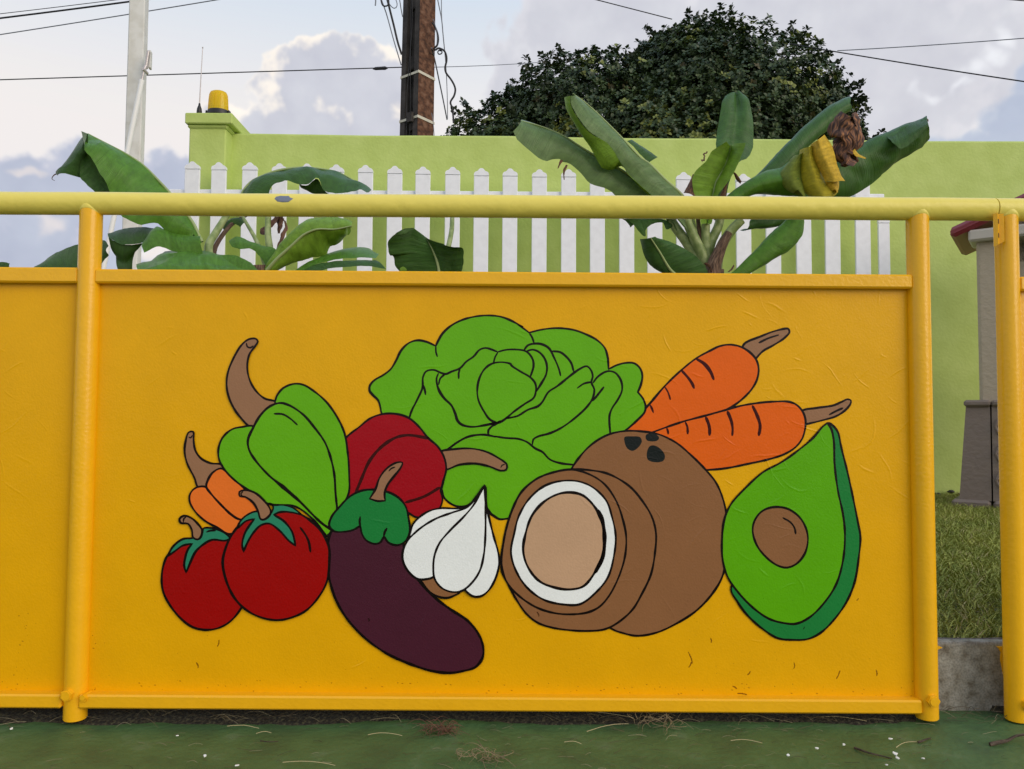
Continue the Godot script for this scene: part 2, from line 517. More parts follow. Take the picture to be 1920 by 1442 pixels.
func ridges_image() -> Image: # the height of the paint: orange-peel stipple with ridges left by the brush
	var a := noise(0.16, 3, 87).get_image(2048, 1024)
	var b := noise(0.02, 4, 88).get_image(2048, 1024)
	var img := Image.create(2048, 1024, false, Image.FORMAT_RF)
	for y in 1024:
		for x in 2048:
			img.set_pixel(x, y, Color(0.22 * a.get_pixel(x, y).r + 0.22 * b.get_pixel(x, y).r, 0, 0))
	var g := RandomNumberGenerator.new()
	g.seed = 5
	for k in 150:
		# most of them at the upper right, some over the whole panel
		var at := Vector2(g.randfn(1560.0, 210.0), g.randfn(380.0, 210.0)) if k < 105 else Vector2(g.randf_range(80, 1960), g.randf_range(60, 1000))
		var dir := g.randf_range(-0.9, 0.9) + (PI if g.randf() < 0.5 else 0.0)
		var bend := g.randf_range(-0.02, 0.02)
		var long := g.randi_range(14, 90)
		var wide := g.randf_range(1.0, 2.2)
		var high := g.randf_range(0.15, 0.55)
		for s in long:
			at += Vector2(cos(dir), sin(dir))
			dir += bend + g.randf_range(-0.06, 0.06)
			var h := high * sin(PI * (s + 0.5) / long)
			for oy in range(-4, 5):
				for ox in range(-4, 5):
					var q := Vector2i(at) + Vector2i(ox, oy)
					if q.x < 0 or q.x > 2047 or q.y < 0 or q.y > 1023: continue
					var d := (Vector2(q) - at).length() / wide
					var was := img.get_pixel(q.x, q.y).r
					var base := 0.22 * a.get_pixel(q.x, q.y).r + 0.22 * b.get_pixel(q.x, q.y).r
					img.set_pixel(q.x, q.y, Color(maxf(was, base + h * exp(-d * d)), 0, 0))
	return img

func veins_image() -> Array:
	var f := noise(0.35, 3, 91)
	var slow := noise(0.02, 4, 92)
	var colour := Image.create(128, 1024, false, Image.FORMAT_RGB8)
	var height := Image.create(128, 1024, false, Image.FORMAT_RF)
	for y in 1024:
		for x in 128:
			var lean := absf(x - 64.0) * 0.35
			var r := f.get_noise_2d((y - lean) * 0.9, 3.0)
			var p := slow.get_noise_2d(x * 2.0, y * 0.6)
			var k := 0.92 + r * 0.11 + p * 0.10
			colour.set_pixel(x, y, Color(k, k, k * 0.98))
			height.set_pixel(x, y, Color(0.5 + r * 0.5, 0, 0))
	return [colour, height]

# ---------------------------------------------------------------- the setting
func ground() -> void:
	var m := MB.new()
	m.box(Vector3(0, -0.26, 0), Vector3(1600, 0.4, 1600), 0.0)
	var o := part(self, "ground", m, M.soil)
	tag(o, "", "", "", "structure")
	# the painted court, a sheet that rises a little to the right and is not quite flat
	m = MB.new()
	var f := noise(1.4, 3, 95)
	var rows := []
	for r in 71:
		var row := PackedVector3Array()
		var z := lerpf(-0.075, 0.6, r / 40.0) if r <= 40 else lerpf(0.6, 30.0, pow((r - 40) / 30.0, 2.0))
		for k in 121:
			var x := lerpf(-3.0, 3.0, (k - 10) / 100.0) if k >= 10 and k <= 110 else (-3.0 - pow((10 - k) / 10.0, 2.0) * 25.0 if k < 10 else 3.0 + pow((k - 110) / 10.0, 2.0) * 25.0)
			row.append(Vector3(x, 0.003 + 0.008 * clampf(x, -3.0, 3.0) + f.get_noise_2d(x, z) * 0.004, z))
		rows.append(row)
	m.grid(rows)
	o = part(self, "court_floor", m, M.court_paint)
	tag(o, "", "", "", "structure")
	# concrete kerb that holds the lawn
	m = MB.new()
	var top := []
	var face := []
	var kf := noise(2.6, 3, 97)
	for r in 7:
		var row := PackedVector3Array()
		for k in 161:
			var x := -4.0 + k * 0.05
			var w := kf.get_noise_2d(x * 2.0, r * 0.6) * 0.004
			var pr: Vector2 = [Vector2(-0.06, -0.05), Vector2(-0.06, 0.05), Vector2(-0.06, 0.10), Vector2(-0.061, 0.150), Vector2(-0.065, 0.155), Vector2(-0.084, 0.157), Vector2(-0.092, 0.148)][r]
			row.append(Vector3(x, pr.y + w * (1.0 if r > 2 else 0.2), pr.x + w))
		face.append(row)
	m.grid(face)
	m.box(Vector3(0, 0.04, -0.102), Vector3(8.0, 0.2, 0.05), 0.004)
	o = part(self, "kerb", m, M.concrete)
	tag(o, "", "", "", "structure")
	# chips of orange paint on the kerb beside the posts
	m = MB.new()
	m.prism(PackedVector2Array([Vector2(0.902, 0.150), Vector2(0.93, 0.152), Vector2(0.945, 0.146), Vector2(0.934, 0.141), Vector2(0.925, 0.135), Vector2(0.91, 0.137), Vector2(0.902, 0.142)]), -0.0615, -0.0565)
	part(o, "paint_spill", m, M.orange_paint)
	m = MB.new()
	m.prism(PackedVector2Array([Vector2(1.064, 0.148), Vector2(1.09, 0.150), Vector2(1.09, 0.085), Vector2(1.078, 0.080), Vector2(1.0745, 0.10), Vector2(1.0715, 0.12), Vector2(1.0735, 0.135), Vector2(1.069, 0.144)]), -0.0615, -0.0565)
	part(o, "paint_spill", m, M.orange_paint)
	# dark-coloured sheet at the kerb's foot, painting in the shade under the panels
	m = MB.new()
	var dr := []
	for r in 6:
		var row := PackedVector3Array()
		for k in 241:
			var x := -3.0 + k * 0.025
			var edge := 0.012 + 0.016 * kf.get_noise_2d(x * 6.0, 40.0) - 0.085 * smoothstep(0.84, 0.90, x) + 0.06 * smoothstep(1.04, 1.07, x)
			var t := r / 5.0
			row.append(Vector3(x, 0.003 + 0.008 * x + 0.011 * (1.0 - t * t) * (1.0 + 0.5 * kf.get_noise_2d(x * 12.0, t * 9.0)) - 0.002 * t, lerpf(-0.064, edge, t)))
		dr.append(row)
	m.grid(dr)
	o = part(self, "shade_strip", m, M.shade_brown)
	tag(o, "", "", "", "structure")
	# the lawn's earth
	m = MB.new()
	m.box(Vector3(0, 0.03, -20.115), Vector3(120.0, 0.2, 40.0), 0.0)
	o = part(self, "lawn_soil", m, M.soil)
	tag(o, "", "", "", "structure")
	# dark worn earth along the back of the kerb
	m = MB.new()
	var er := []
	for r in 4:
		var row := PackedVector3Array()
		for k in 121:
			var x := -3.0 + k * 0.05
			row.append(Vector3(x, 0.146 + [0.0, 0.008, 0.006, -0.03][r] + kf.get_noise_2d(x * 3.0, r * 4.0) * 0.004, -0.088 - r * 0.014))
		er.append(row)
	m.grid(er)
	o = part(self, "soil_edge", m, M.edge_dirt)
	tag(o, "", "", "", "structure")
	# grass: blades that nobody could count
	var blade := MB.new()
	var left := PackedVector3Array()
	var right := PackedVector3Array()
	var mids := PackedVector3Array()
	for k in 5:
		var t := k / 4.0
		var c := Vector3(0, t * (1.0 - 0.28 * t), 0.55 * t * t)
		var w := 0.027 * (1.0 - t * t * 0.96)
		left.append(c + Vector3(-w, 0, 0)); mids.append(c + Vector3(0, -0.01, 0.008)); right.append(c + Vector3(w, 0, 0))
	blade.grid([left, mids, right])
	var g := RandomNumberGenerator.new()
	g.seed = 19
	var spots := PackedVector3Array()
	for k in 105000: # where the gap between the barriers shows it
		var z := -0.13 - pow(g.randf(), 0.9) * 3.52
		var mid := 0.98 + (-z) * 0.585
		spots.append(Vector3(mid + g.randf_range(-0.75, 0.75), 0.125, z))
	for k in 60000:
		spots.append(Vector3(g.randf_range(-4.0, 7.0), 0.125, -0.13 - g.randf() * 3.55))
	var mm := MultiMesh.new()
	mm.transform_format = MultiMesh.TRANSFORM_3D
	mm.use_colors = true
	mm.mesh = blade.mesh()
	mm.instance_count = spots.size()
	var patch := noise(0.9, 3, 101)
	for k in spots.size():
		var h := g.randf_range(0.03, 0.07) * (1.0 + 0.25 * patch.get_noise_2d(spots[k].x, spots[k].z))
		var b := Basis(Vector3.UP, g.randf() * TAU) * Basis(Vector3.RIGHT, g.randf_range(-0.1, 0.75)) * Basis.from_scale(Vector3(h * g.randf_range(0.8, 1.5), h, h))
		mm.set_instance_transform(k, Transform3D(b, spots[k]))
		var tone := clampf(g.randf() * 0.8 + 0.2 + patch.get_noise_2d(spots[k].x * 2.0, spots[k].z * 2.0) * 0.5, 0.0, 1.0)
		var c := lin(108, 128, 40).lerp(lin(184, 188, 94), tone)
		if g.randf() < 0.09: c = lin(190, 176, 124)
		mm.set_instance_color(k, c)
	var grass := MultiMeshInstance3D.new()
	grass.name = "lawn_grass"
	grass.multimesh = mm
	grass.material_override = M.grass_blade
	add_child(grass, true)
	tag(grass, "short green lawn behind the concrete kerb", "grass", "", "stuff")

func garden_wall() -> void:
	var w := thing("garden_wall", "long lime green rendered wall with a capped end pillar behind the picket fence", "wall", "", Vector3(-2.0, 0.12, -3.78))
	var m := MB.new()
	var f := noise(0.5, 3, 103)
	var rows := []
	var n := 150
	for r in 10: # front face, the uneven top and the back, with a rounded arris
		var row := PackedVector3Array()
		for k in n:
			var x := lerpf(-2.05, 7.5, k / float(n - 1))
			var top := 2.648 - 0.004 * clampf(x, -2.0, 3.0) + f.get_noise_2d(x, 5.0) * 0.008
			var p: Vector2 = [Vector2(-3.70, -0.05), Vector2(-3.70, 0.9), Vector2(-3.70, 1.8), Vector2(-3.70, top - 0.02), Vector2(-3.704, top - 0.005), Vector2(-3.715, top), Vector2(-3.84, top), Vector2(-3.852, top - 0.01), Vector2(-3.855, top - 0.03), Vector2(-3.855, -0.05)][r]
			row.append(Vector3(x, p.y, p.x + f.get_noise_2d(x, p.y) * 0.004))
		rows.append(row)
	m.grid(rows)
	m.box(Vector3(7.47, 1.2, -3.778), Vector3(0.05, 2.5, 0.14), 0.0)
	part(w, "wall_body", m, M.lime_render)
	m = MB.new()
	m.box(Vector3(-2.116, 1.33, -3.74), Vector3(0.254, 2.66, 0.32), 0.008)
	var pillar := part(w, "pillar", m, M.lime_render)
	m = MB.new()
	m.box(Vector3(-2.098, 2.70, -3.73), Vector3(0.325, 0.075, 0.37), 0.006)
	m.box(Vector3(-2.112, 2.652, -3.735), Vector3(0.28, 0.03, 0.34), 0.012)
	part(pillar, "pillar_cap", m, M.lime_render)

func picket_fence() -> void:
	var f := thing("picket_fence", "white picket fence with pointed caps standing in front of the lime wall", "fence", "", Vector3(-2.158, 0.12, -3.46))
	var m := MB.new()
	m.box(Vector3(0.09, 2.156, -3.485), Vector3(4.82, 0.048, 0.036), 0.003)
	part(f, "rail", m, M.white_vinyl)
	m = MB.new()
	m.box(Vector3(0.09, 0.62, -3.485), Vector3(4.82, 0.048, 0.036), 0.003)
	part(f, "rail", m, M.white_vinyl)
	var stick := MB.new()
	stick.box(Vector3(0, -1.05, 0), Vector3(0.1, 2.094, 0.02), 0.003)
	stick.box(Vector3(0, -0.01, -0.002), Vector3(0.092, 0.04, 0.012), 0.0)
	var stick_mesh := stick.mesh()
	var cap := MB.new()
	cap.prism(PackedVector2Array([Vector2(-0.0505, 0.0), Vector2(0.0505, 0.0), Vector2(0.0505, 0.010), Vector2(0.047, 0.020), Vector2(0.039, 0.027), Vector2(0.030, 0.0295), Vector2(0.023, 0.034), Vector2(0.017, 0.043), Vector2(0.009, 0.049), Vector2(0.0, 0.0505), Vector2(-0.009, 0.049), Vector2(-0.017, 0.043), Vector2(-0.023, 0.034), Vector2(-0.030, 0.0295), Vector2(-0.039, 0.027), Vector2(-0.047, 0.020), Vector2(-0.0505, 0.010)]), -0.012, 0.012)
	var cap_mesh := cap.mesh()
	var xs := [-2.158, -1.98, -1.772, -1.572, -1.387, -1.19, -0.994, -0.797, -0.608, -0.408, -0.215, -0.022, 0.175, 0.371, 0.564, 0.761, 0.95, 1.143, 1.344, 1.544, 1.744, 1.946, 2.141, 2.344, 2.484]
	for k in xs.size():
		var p := part(f, "picket", stick_mesh, M.white_vinyl)
		p.position = Vector3(xs[k], 2.312 - 0.003 * k + rng.randf_range(-0.003, 0.003), -3.455) - f.position
		if k == xs.size() - 1:
			p.position.y -= 0.26
			p.scale.x = 0.75
		p.rotation = Vector3(0, rng.randf_range(-0.02, 0.02), rng.randf_range(-0.003, 0.003))
		var c := MeshInstance3D.new()
		c.name = "picket_cap"
		c.mesh = cap_mesh
		c.material_override = M.white_vinyl
		p.add_child(c, true)

# ---------------------------------------------------------------- the barrier
const PANEL_Z := -0.004

func panel_uv(p: Vector2) -> Vector2:
	return Vector2((p.x + 0.95) / 1.9, (1.02 - p.y) / 1.02)

func sheet(m: MB, poly: PackedVector2Array, z: float, colour: Color) -> void:
	var t := Geometry2D.triangulate_polygon(poly)
	if t.is_empty():
		print("untriangulated shape near ", poly[0])
		poly = Geometry2D.offset_polygon(poly, 0.0002)[0]
		t = Geometry2D.triangulate_polygon(poly)
	m.col = colour
	var first := m.v.size()
	for p in poly: m.vert(Vector3(p.x, p.y, z), Vector3(0, 0, 1), panel_uv(p))
	for k in range(0, t.size(), 3): m.tri(first + t[k], first + t[k + 1], first + t[k + 2])

func stroke(m: MB, line: PackedVector2Array, width: float, z: float, colour: Color, closed: bool) -> void:
	m.col = colour
	var n := line.size()
	var first := m.v.size()
	var w := noise(22.0, 2, 107)
	for k in n:
		var a := line[(k - 1 + n) % n] if closed else line[maxi(k - 1, 0)]
		var b := line[(k + 1) % n] if closed else line[mini(k + 1, n - 1)]
		var d := (b - a).normalized().orthogonal()
		var r := width * 0.5 * (1.0 + 0.38 * w.get_noise_2d(line[k].x, line[k].y))
		if not closed: r *= clampf(minf(k, n - 1 - k) * 0.5 + 0.45, 0.0, 1.0)
		for s in [-1.0, 1.0]:
			var p: Vector2 = line[k] + d * r * s
			m.vert(Vector3(p.x, p.y, z), Vector3(0, 0, 1), panel_uv(p))
	for k in (n if closed else n - 1):
		var a := first + k * 2
		var b := first + ((k + 1) % n) * 2
		m.tri(a, a + 1, b)
		m.tri(a + 1, b + 1, b)

# items: [kind, colour, points, outline width]; F a filled shape with its outline, D a dab without one, L a line
func painted(panel: Node3D, called: String, label: String, level: int, items: Array) -> void:
	var m := MB.new()
	var z := PANEL_Z + 0.0004 + level * 0.0003
	var ink := lin(14, 5, 8)
	var fills := 0
	for k in items.size():
		var it: Array = items[k]
		if it[0] != "L": fills += 1
		var zz := z + fills * 0.00005
		var width: float = (it[3] if it.size() > 3 else 0.0058) * 0.8
		if it[0] == "L":
			stroke(m, curve2(it[2], false), width, zz + 0.000025, it[1] if it[1] is Color else ink, false)
		else:
			var line := curve2(it[2], true)
			sheet(m, line, zz, it[1])
			if it[0] == "F": stroke(m, line, width, zz + 0.000025, ink, true)
	part(panel, called, m, M.panel_paint, label)

func bolt(m: MB, at: Vector3, r: float, depth: float, turn: float) -> void:
	var poly := PackedVector2Array()
	for k in 6: poly.append(Vector2(cos(k * TAU / 6.0 + turn), sin(k * TAU / 6.0 + turn)) * r)
	m.prism(poly, 0.0, depth, at)
	var small := PackedVector2Array()
	for k in 12: small.append(Vector2(cos(k * TAU / 12.0), sin(k * TAU / 12.0)) * r * 0.72)
	m.prism(small, depth, depth + 0.002, at)

func bevel_bar(x0: float, x1: float, y0: float, y1: float, z0: float, z1: float) -> MB:
	var m := MB.new()
	m.box(Vector3((x0 + x1) / 2, (y0 + y1) / 2, (z0 + z1) / 2), Vector3(x1 - x0, y1 - y0, z1 - z0), 0.0035)
	return m

func post(t: Node3D, x: float, y0: float, lean: float) -> MeshInstance3D:
	var m := MB.new()
	m.tube(PackedVector3Array([Vector3(x + lean, y0, 0), Vector3(x + lean, y0 + 0.002, 0), Vector3(x + lean * 0.5, 0.5, 0), Vector3(x, 1.098, 0)]), PackedFloat32Array([0.0212, 0.0230, 0.0230, 0.0230]), 40)
	var p := part(t, "post", m, M.orange_paint)
	m = MB.new() # the weld under the rail, painted over with the rail
	var rows := []
	for r in 6:
		var row := PackedVector3Array()
		for s in 41:
			var a := TAU * s / 40.0
			var rr: float = [0.0232, 0.0241, 0.0241, 0.0239, 0.0236, 0.0229][r] + 0.0002 * sin(a * 5.0 + r)
			var saddle := 1.099 - 0.0115 - 0.009 * cos(a) * cos(a)
			row.append(Vector3(x + cos(a) * rr, saddle + [0.008, 0.004, 0.001, -0.001, -0.0025, -0.0035][r], sin(a) * rr))
		rows.append(row)
	m.grid(rows)
	part(p, "weld", m, M.yellow_paint)
	return p

func rail(t: Node3D, x0: float, x1: float) -> MeshInstance3D:
	var m := MB.new()
	var path := PackedVector3Array()
	var n := int((x1 - x0) / 0.03)
	var f := noise(1.5, 2, 109)
	var radii := PackedFloat32Array()
	for k in n + 1:
		var x := lerpf(x0, x1, float(k) / n)
		path.append(Vector3(x, 1.099 + f.get_noise_2d(x, 0) * 0.0014, f.get_noise_2d(x, 9.0) * 0.0012))
		radii.append(0.0245 + f.get_noise_2d(x * 3.0, 20.0) * 0.0003)
	m.tube(path, radii, 40)
	return part(t, "top_rail", m, M.yellow_paint)

func barrier() -> void:
	var t := thing("steel_barrier", "yellow railed steel barrier with orange panels, one bearing a mural of vegetables", "barrier", "", Vector3(-0.02, 0, 0))
	var r := rail(t, -2.9, 1.040)
	# a chip in the rail's paint, down to the steel
	var m := MB.new()
	var rows := []
	var chip := [Vector2(-0.022, 0.0), Vector2(-0.019, 0.006), Vector2(-0.010, 0.0085), Vector2(0.002, 0.008), Vector2(0.009, 0.0085), Vector2(0.013, 0.004), Vector2(0.021, 0.001), Vector2(0.016, -0.003), Vector2(0.010, -0.0075), Vector2(-0.004, -0.008), Vector2(-0.015, -0.0065)]
	var at: Vector3 = Vector3(-0.4905, 1.1055, 0.022)
	for q in [0.02, 0.5, 0.86, 1.0]:
		var row := PackedVector3Array()
		for k in chip.size() + 1:
			var c: Vector2 = chip[k % chip.size()] * q
			var a := (at.y + c.y - 1.099) / 0.0242
			row.append(Vector3(at.x + c.x, 1.099 + sin(asin(a)) * (0.0242 + (0.0006 if q < 1.0 else -0.0004)), cos(asin(a)) * (0.0242 + (0.0009 if q < 1.0 else -0.0004))))
		rows.append(row)
	m.grid(rows)
	part(r, "paint_chip", m, M.bare_steel, "bare grey chip in the yellow paint")
	var left := post(t, -0.9150, 0.003, 0.0012)
	m = MB.new()
	bolt(m, Vector3(-0.9175, 0.0605, 0.0205), 0.0125, 0.011, 0.3)
	part(left, "bolt", m, M.orange_paint)
	m = MB.new()
	m.tube(PackedVector3Array([Vector3(-0.884, 0.056, 0.0), Vector3(-0.884, 0.056, 0.030)]), 0.0055, 10)
	m.tube(PackedVector3Array([Vector3(-0.884, 0.0535, 0.018), Vector3(-0.884, 0.0535, 0.026)]), 0.008, 6)
	part(left, "stud", m, M.orange_paint)
	var right := post(t, 0.8765, 0.017, 0.0008)
	m = MB.new()
	bolt(m, Vector3(0.8770, 0.0605, 0.0205), 0.0128, 0.011, 0.1)
	part(right, "bolt", m, M.orange_paint)
	var far := post(t, -2.71, -0.012, 0.0)
	m = MB.new()
	bolt(m, Vector3(-2.71, 0.05, 0.0225), 0.0105, 0.008, 0.3)
	part(far, "bolt", m, M.orange_paint)
	part(t, "top_bar", bevel_bar(-0.897, 0.858, 0.924, 0.954, -0.012, 0.014), M.orange_paint)
	part(t, "bottom_bar", bevel_bar(-0.897, 0.858, 0.031, 0.0595, -0.012, 0.0225), M.orange_paint)
	part(t, "top_bar", bevel_bar(-2.69, -0.933, 0.924, 0.957, -0.012, 0.014), M.orange_paint)
	part(t, "bottom_bar", bevel_bar(-2.69, -0.933, 0.031, 0.0595, -0.012, 0.0225), M.orange_paint)
	# beads of paint in the corners between sheet and bars
	var orange := lin(240, 178, 6)
	for x in [[-0.905, 0.868], [-2.70, -0.925]]:
		m = MB.new()
		m.col = orange
		var first := 0
		for z in [PANEL_Z, PANEL_Z - 0.003]:
			first = m.v.size()
			for k in 2:
				for s in 2:
					var p := Vector2(x[s], 0.045 if k == 0 else 0.935)
					m.vert(Vector3(p.x, p.y, z), Vector3(0, 0, 1 if z == PANEL_Z else -1), panel_uv(p))
			m.tri(first, first + 1, first + 2)
			m.tri(first + 1, first + 3, first + 2)
		var panel := part(t, "panel", m, M.panel_paint, "plain orange sheet panel" if x[0] < -1.0 else "orange sheet panel with the painted vegetables")
		if x[0] > -1.0: mural(panel)

	t = thing("steel_barrier", "next barrier at the right edge, its orange post carrying a bent steel bracket", "barrier", "", Vector3(1.068, 0, 0))
	rail(t, 1.0425, 2.7)
	right = post(t, 1.0690, 0.014, -0.002)
	m = MB.new()
	bolt(m, Vector3(1.0745, 0.054, 0.0205), 0.0125, 0.011, 0.5)
	part(right, "bolt", m, M.orange_paint)
	# bracket: a short angle with two slots, welded beside the post
	m = MB.new()
	var ang := [Vector2(1.0255, 0.024), Vector2(1.0295, 0.028), Vector2(1.0375, 0.020), Vector2(1.0480, 0.026), Vector2(1.0460, 0.029), Vector2(1.0375, 0.0245), Vector2(1.0300, 0.033), Vector2(1.0240, 0.0275)]
	var rows2 := []
	for y in [1.018, 1.083]:
		var row := PackedVector3Array()
		for k in ang.size() + 1:
			var c: Vector2 = ang[k % ang.size()]
			row.append(Vector3(c.x, y + (c.x - 1.036) * 0.5 * (1.0 if y < 1.05 else 0.0), c.y))
		rows2.append(row)
	for k in ang.size():
		m.face([rows2[0][k], rows2[0][k + 1], rows2[1][k + 1], rows2[1][k]], Vector3(1.0375, 1.05, 0.0235 if k < 3 or k > 6 else 0.020))
	var cap2 := PackedVector2Array(ang)
	var tr := Geometry2D.triangulate_polygon(cap2)
	for y in 2:
		var first := m.v.size()
		for k in ang.size(): m.vert(rows2[y][k], Vector3(0, -1 if y == 0 else 1, 0))
		for k in range(0, tr.size(), 3): m.tri(first + tr[k], first + tr[k + 1], first + tr[k + 2])
	var br := part(t, "bracket", m, M.orange_paint)
	for s in [1.036, 1.066]:
		m = MB.new()
		m.box(Vector3(1.0335, s, 0.0292), Vector3(0.004, 0.010, 0.002), 0.0006, Basis(Vector3.UP, 0.85))
		part(br, "slot", m, M.dark_slot)
	part(t, "top_bar", bevel_bar(1.088, 2.6, 0.921, 0.951, -0.012, 0.014), M.orange_paint)
	part(t, "bottom_bar", bevel_bar(1.088, 2.6, 0.031, 0.0595, -0.012, 0.0225), M.orange_paint)
	m = MB.new()
	m.box(Vector3(1.84, 0.49, -0.0055), Vector3(1.53, 0.89, 0.003), 0.0)
	part(t, "panel", m, M.orange_paint)
	post(t, 2.62, 0.02, 0.0)

func mural(panel: Node3D) -> void:
	var green := lin(104, 182, 14)
	var leaf2 := lin(95, 177, 0)
	var dark := lin(32, 132, 60)
	var teal := lin(44, 138, 104)
	var red := lin(163, 0, 2)
	var pepper := lin(166, 8, 28)
	var brown := lin(148, 101, 66)
	var wood := lin(158, 116, 86)
	var tan := lin(206, 166, 132)
	var white := lin(250, 253, 252)
	var black := lin(28, 32, 29)
	var carrot := lin(240, 104, 20)
	var orange2 := lin(243, 121, 40)
	var plum := lin(76, 33, 47)
	var maroon := lin(60, 4, 10)

	painted(panel, "painted_carrot", "painted carrot reaching up to the right, topmost of the two", 0, [
		["F", wood, PackedVector2Array([Vector2(0.4954, 0.7909), Vector2(0.4996, 0.8029), Vector2(0.5079, 0.809), Vector2(0.5328, 0.8189), Vector2(0.5605, 0.8301), Vector2(0.5854, 0.8367), Vector2(0.5951, 0.8373), Vector2(0.5983, 0.8304), Vector2(0.588, 0.8178), Vector2(0.563, 0.8011), Vector2(0.5408, 0.7885), Vector2(0.5255, 0.7726), Vector2(0.5255, 0.7726), Vector2(0.5158, 0.7648), Vector2(0.4967, 0.7757)])],
		["L", null, PackedVector2Array([Vector2(0.5313, 0.8058), Vector2(0.5521, 0.8162), Vector2(0.5756, 0.8239)])],
		["F", carrot, PackedVector2Array([Vector2(0.2378, 0.6104), Vector2(0.2378, 0.6104), Vector2(0.2624, 0.6366), Vector2(0.2954, 0.6725), Vector2(0.3285, 0.7112), Vector2(0.3643, 0.7459), Vector2(0.3975, 0.7723), Vector2(0.4279, 0.7891), Vector2(0.4472, 0.7983), Vector2(0.4693, 0.8018), Vector2(0.4913, 0.7978), Vector2(0.5105, 0.7869), Vector2(0.5255, 0.7704), Vector2(0.5309, 0.7511), Vector2(0.5279, 0.7291), Vector2(0.5182, 0.7097), Vector2(0.5015, 0.6904), Vector2(0.4794, 0.6724), Vector2(0.4546, 0.6585), Vector2(0.4161, 0.6472), Vector2(0.3722, 0.636), Vector2(0.3365, 0.6234), Vector2(0.3035, 0.6109), Vector2(0.2706, 0.6011)])],
		["L", maroon, PackedVector2Array([Vector2(0.3961, 0.7709), Vector2(0.4139, 0.76), Vector2(0.4276, 0.7422), Vector2(0.4344, 0.7251)]), 0.0085],
		["L", maroon, PackedVector2Array([Vector2(0.3643, 0.7459), Vector2(0.378, 0.7308), Vector2(0.3876, 0.7171), Vector2(0.392, 0.7061)]), 0.0080],
		["L", maroon, PackedVector2Array([Vector2(0.3285, 0.7098), Vector2(0.3353, 0.6989), Vector2(0.3408, 0.6816)])],
		["L", maroon, PackedVector2Array([Vector2(0.2968, 0.6711), Vector2(0.3009, 0.6629), Vector2(0.3042, 0.6533)])]])
	painted(panel, "painted_carrot", "painted carrot lying level, lower of the two", 1, [
		["F", wood, PackedVector2Array([Vector2(0.6221, 0.6591), Vector2(0.6551, 0.6667), Vector2(0.6909, 0.6724), Vector2(0.7102, 0.6808), Vector2(0.7213, 0.6858), Vector2(0.7286, 0.6831), Vector2(0.7272, 0.6754), Vector2(0.7154, 0.6616), Vector2(0.696, 0.6491), Vector2(0.6685, 0.6407), Vector2(0.6314, 0.6314), Vector2(0.6314, 0.6314), Vector2(0.6191, 0.6363)])],
		["L", null, PackedVector2Array([Vector2(0.681, 0.6518), Vector2(0.6962, 0.6601), Vector2(0.7119, 0.6671)])],
		["F", carrot, PackedVector2Array([Vector2(0.2939, 0.6089), Vector2(0.2939, 0.6089), Vector2(0.3365, 0.6248), Vector2(0.3722, 0.6368), Vector2(0.4161, 0.6486), Vector2(0.4574, 0.6604), Vector2(0.4904, 0.6697), Vector2(0.5316, 0.6768), Vector2(0.5674, 0.6798), Vector2(0.5948, 0.6795), Vector2(0.6112, 0.6732), Vector2(0.6248, 0.6582), Vector2(0.6306, 0.6391), Vector2(0.6285, 0.6172), Vector2(0.6214, 0.598), Vector2(0.6075, 0.5815), Vector2(0.5855, 0.5677), Vector2(0.5525, 0.5565), Vector2(0.5032, 0.5453), Vector2(0.4621, 0.5368), Vector2(0.4319, 0.5334), Vector2(0.4046, 0.5337), Vector2(0.3664, 0.558), Vector2(0.3117, 0.5904)])],
		["L", maroon, PackedVector2Array([Vector2(0.5165, 0.6712), Vector2(0.5273, 0.648), Vector2(0.5329, 0.6275), Vector2(0.5297, 0.6056)]), 0.0085],
		["L", maroon, PackedVector2Array([Vector2(0.4628, 0.6585), Vector2(0.4709, 0.638), Vector2(0.4738, 0.6216), Vector2(0.4729, 0.6052)]), 0.0080],
		["L", maroon, PackedVector2Array([Vector2(0.4161, 0.6459), Vector2(0.4223, 0.6308), Vector2(0.4247, 0.6172), Vector2(0.4241, 0.6054)]), 0.0075],
		["L", maroon, PackedVector2Array([Vector2(0.3722, 0.6351), Vector2(0.3768, 0.6237), Vector2(0.3775, 0.6083)]), 0.0070],
		["L", maroon, PackedVector2Array([Vector2(0.3324, 0.622), Vector2(0.3348, 0.6152), Vector2(0.3359, 0.6078)]), 0.0065]])
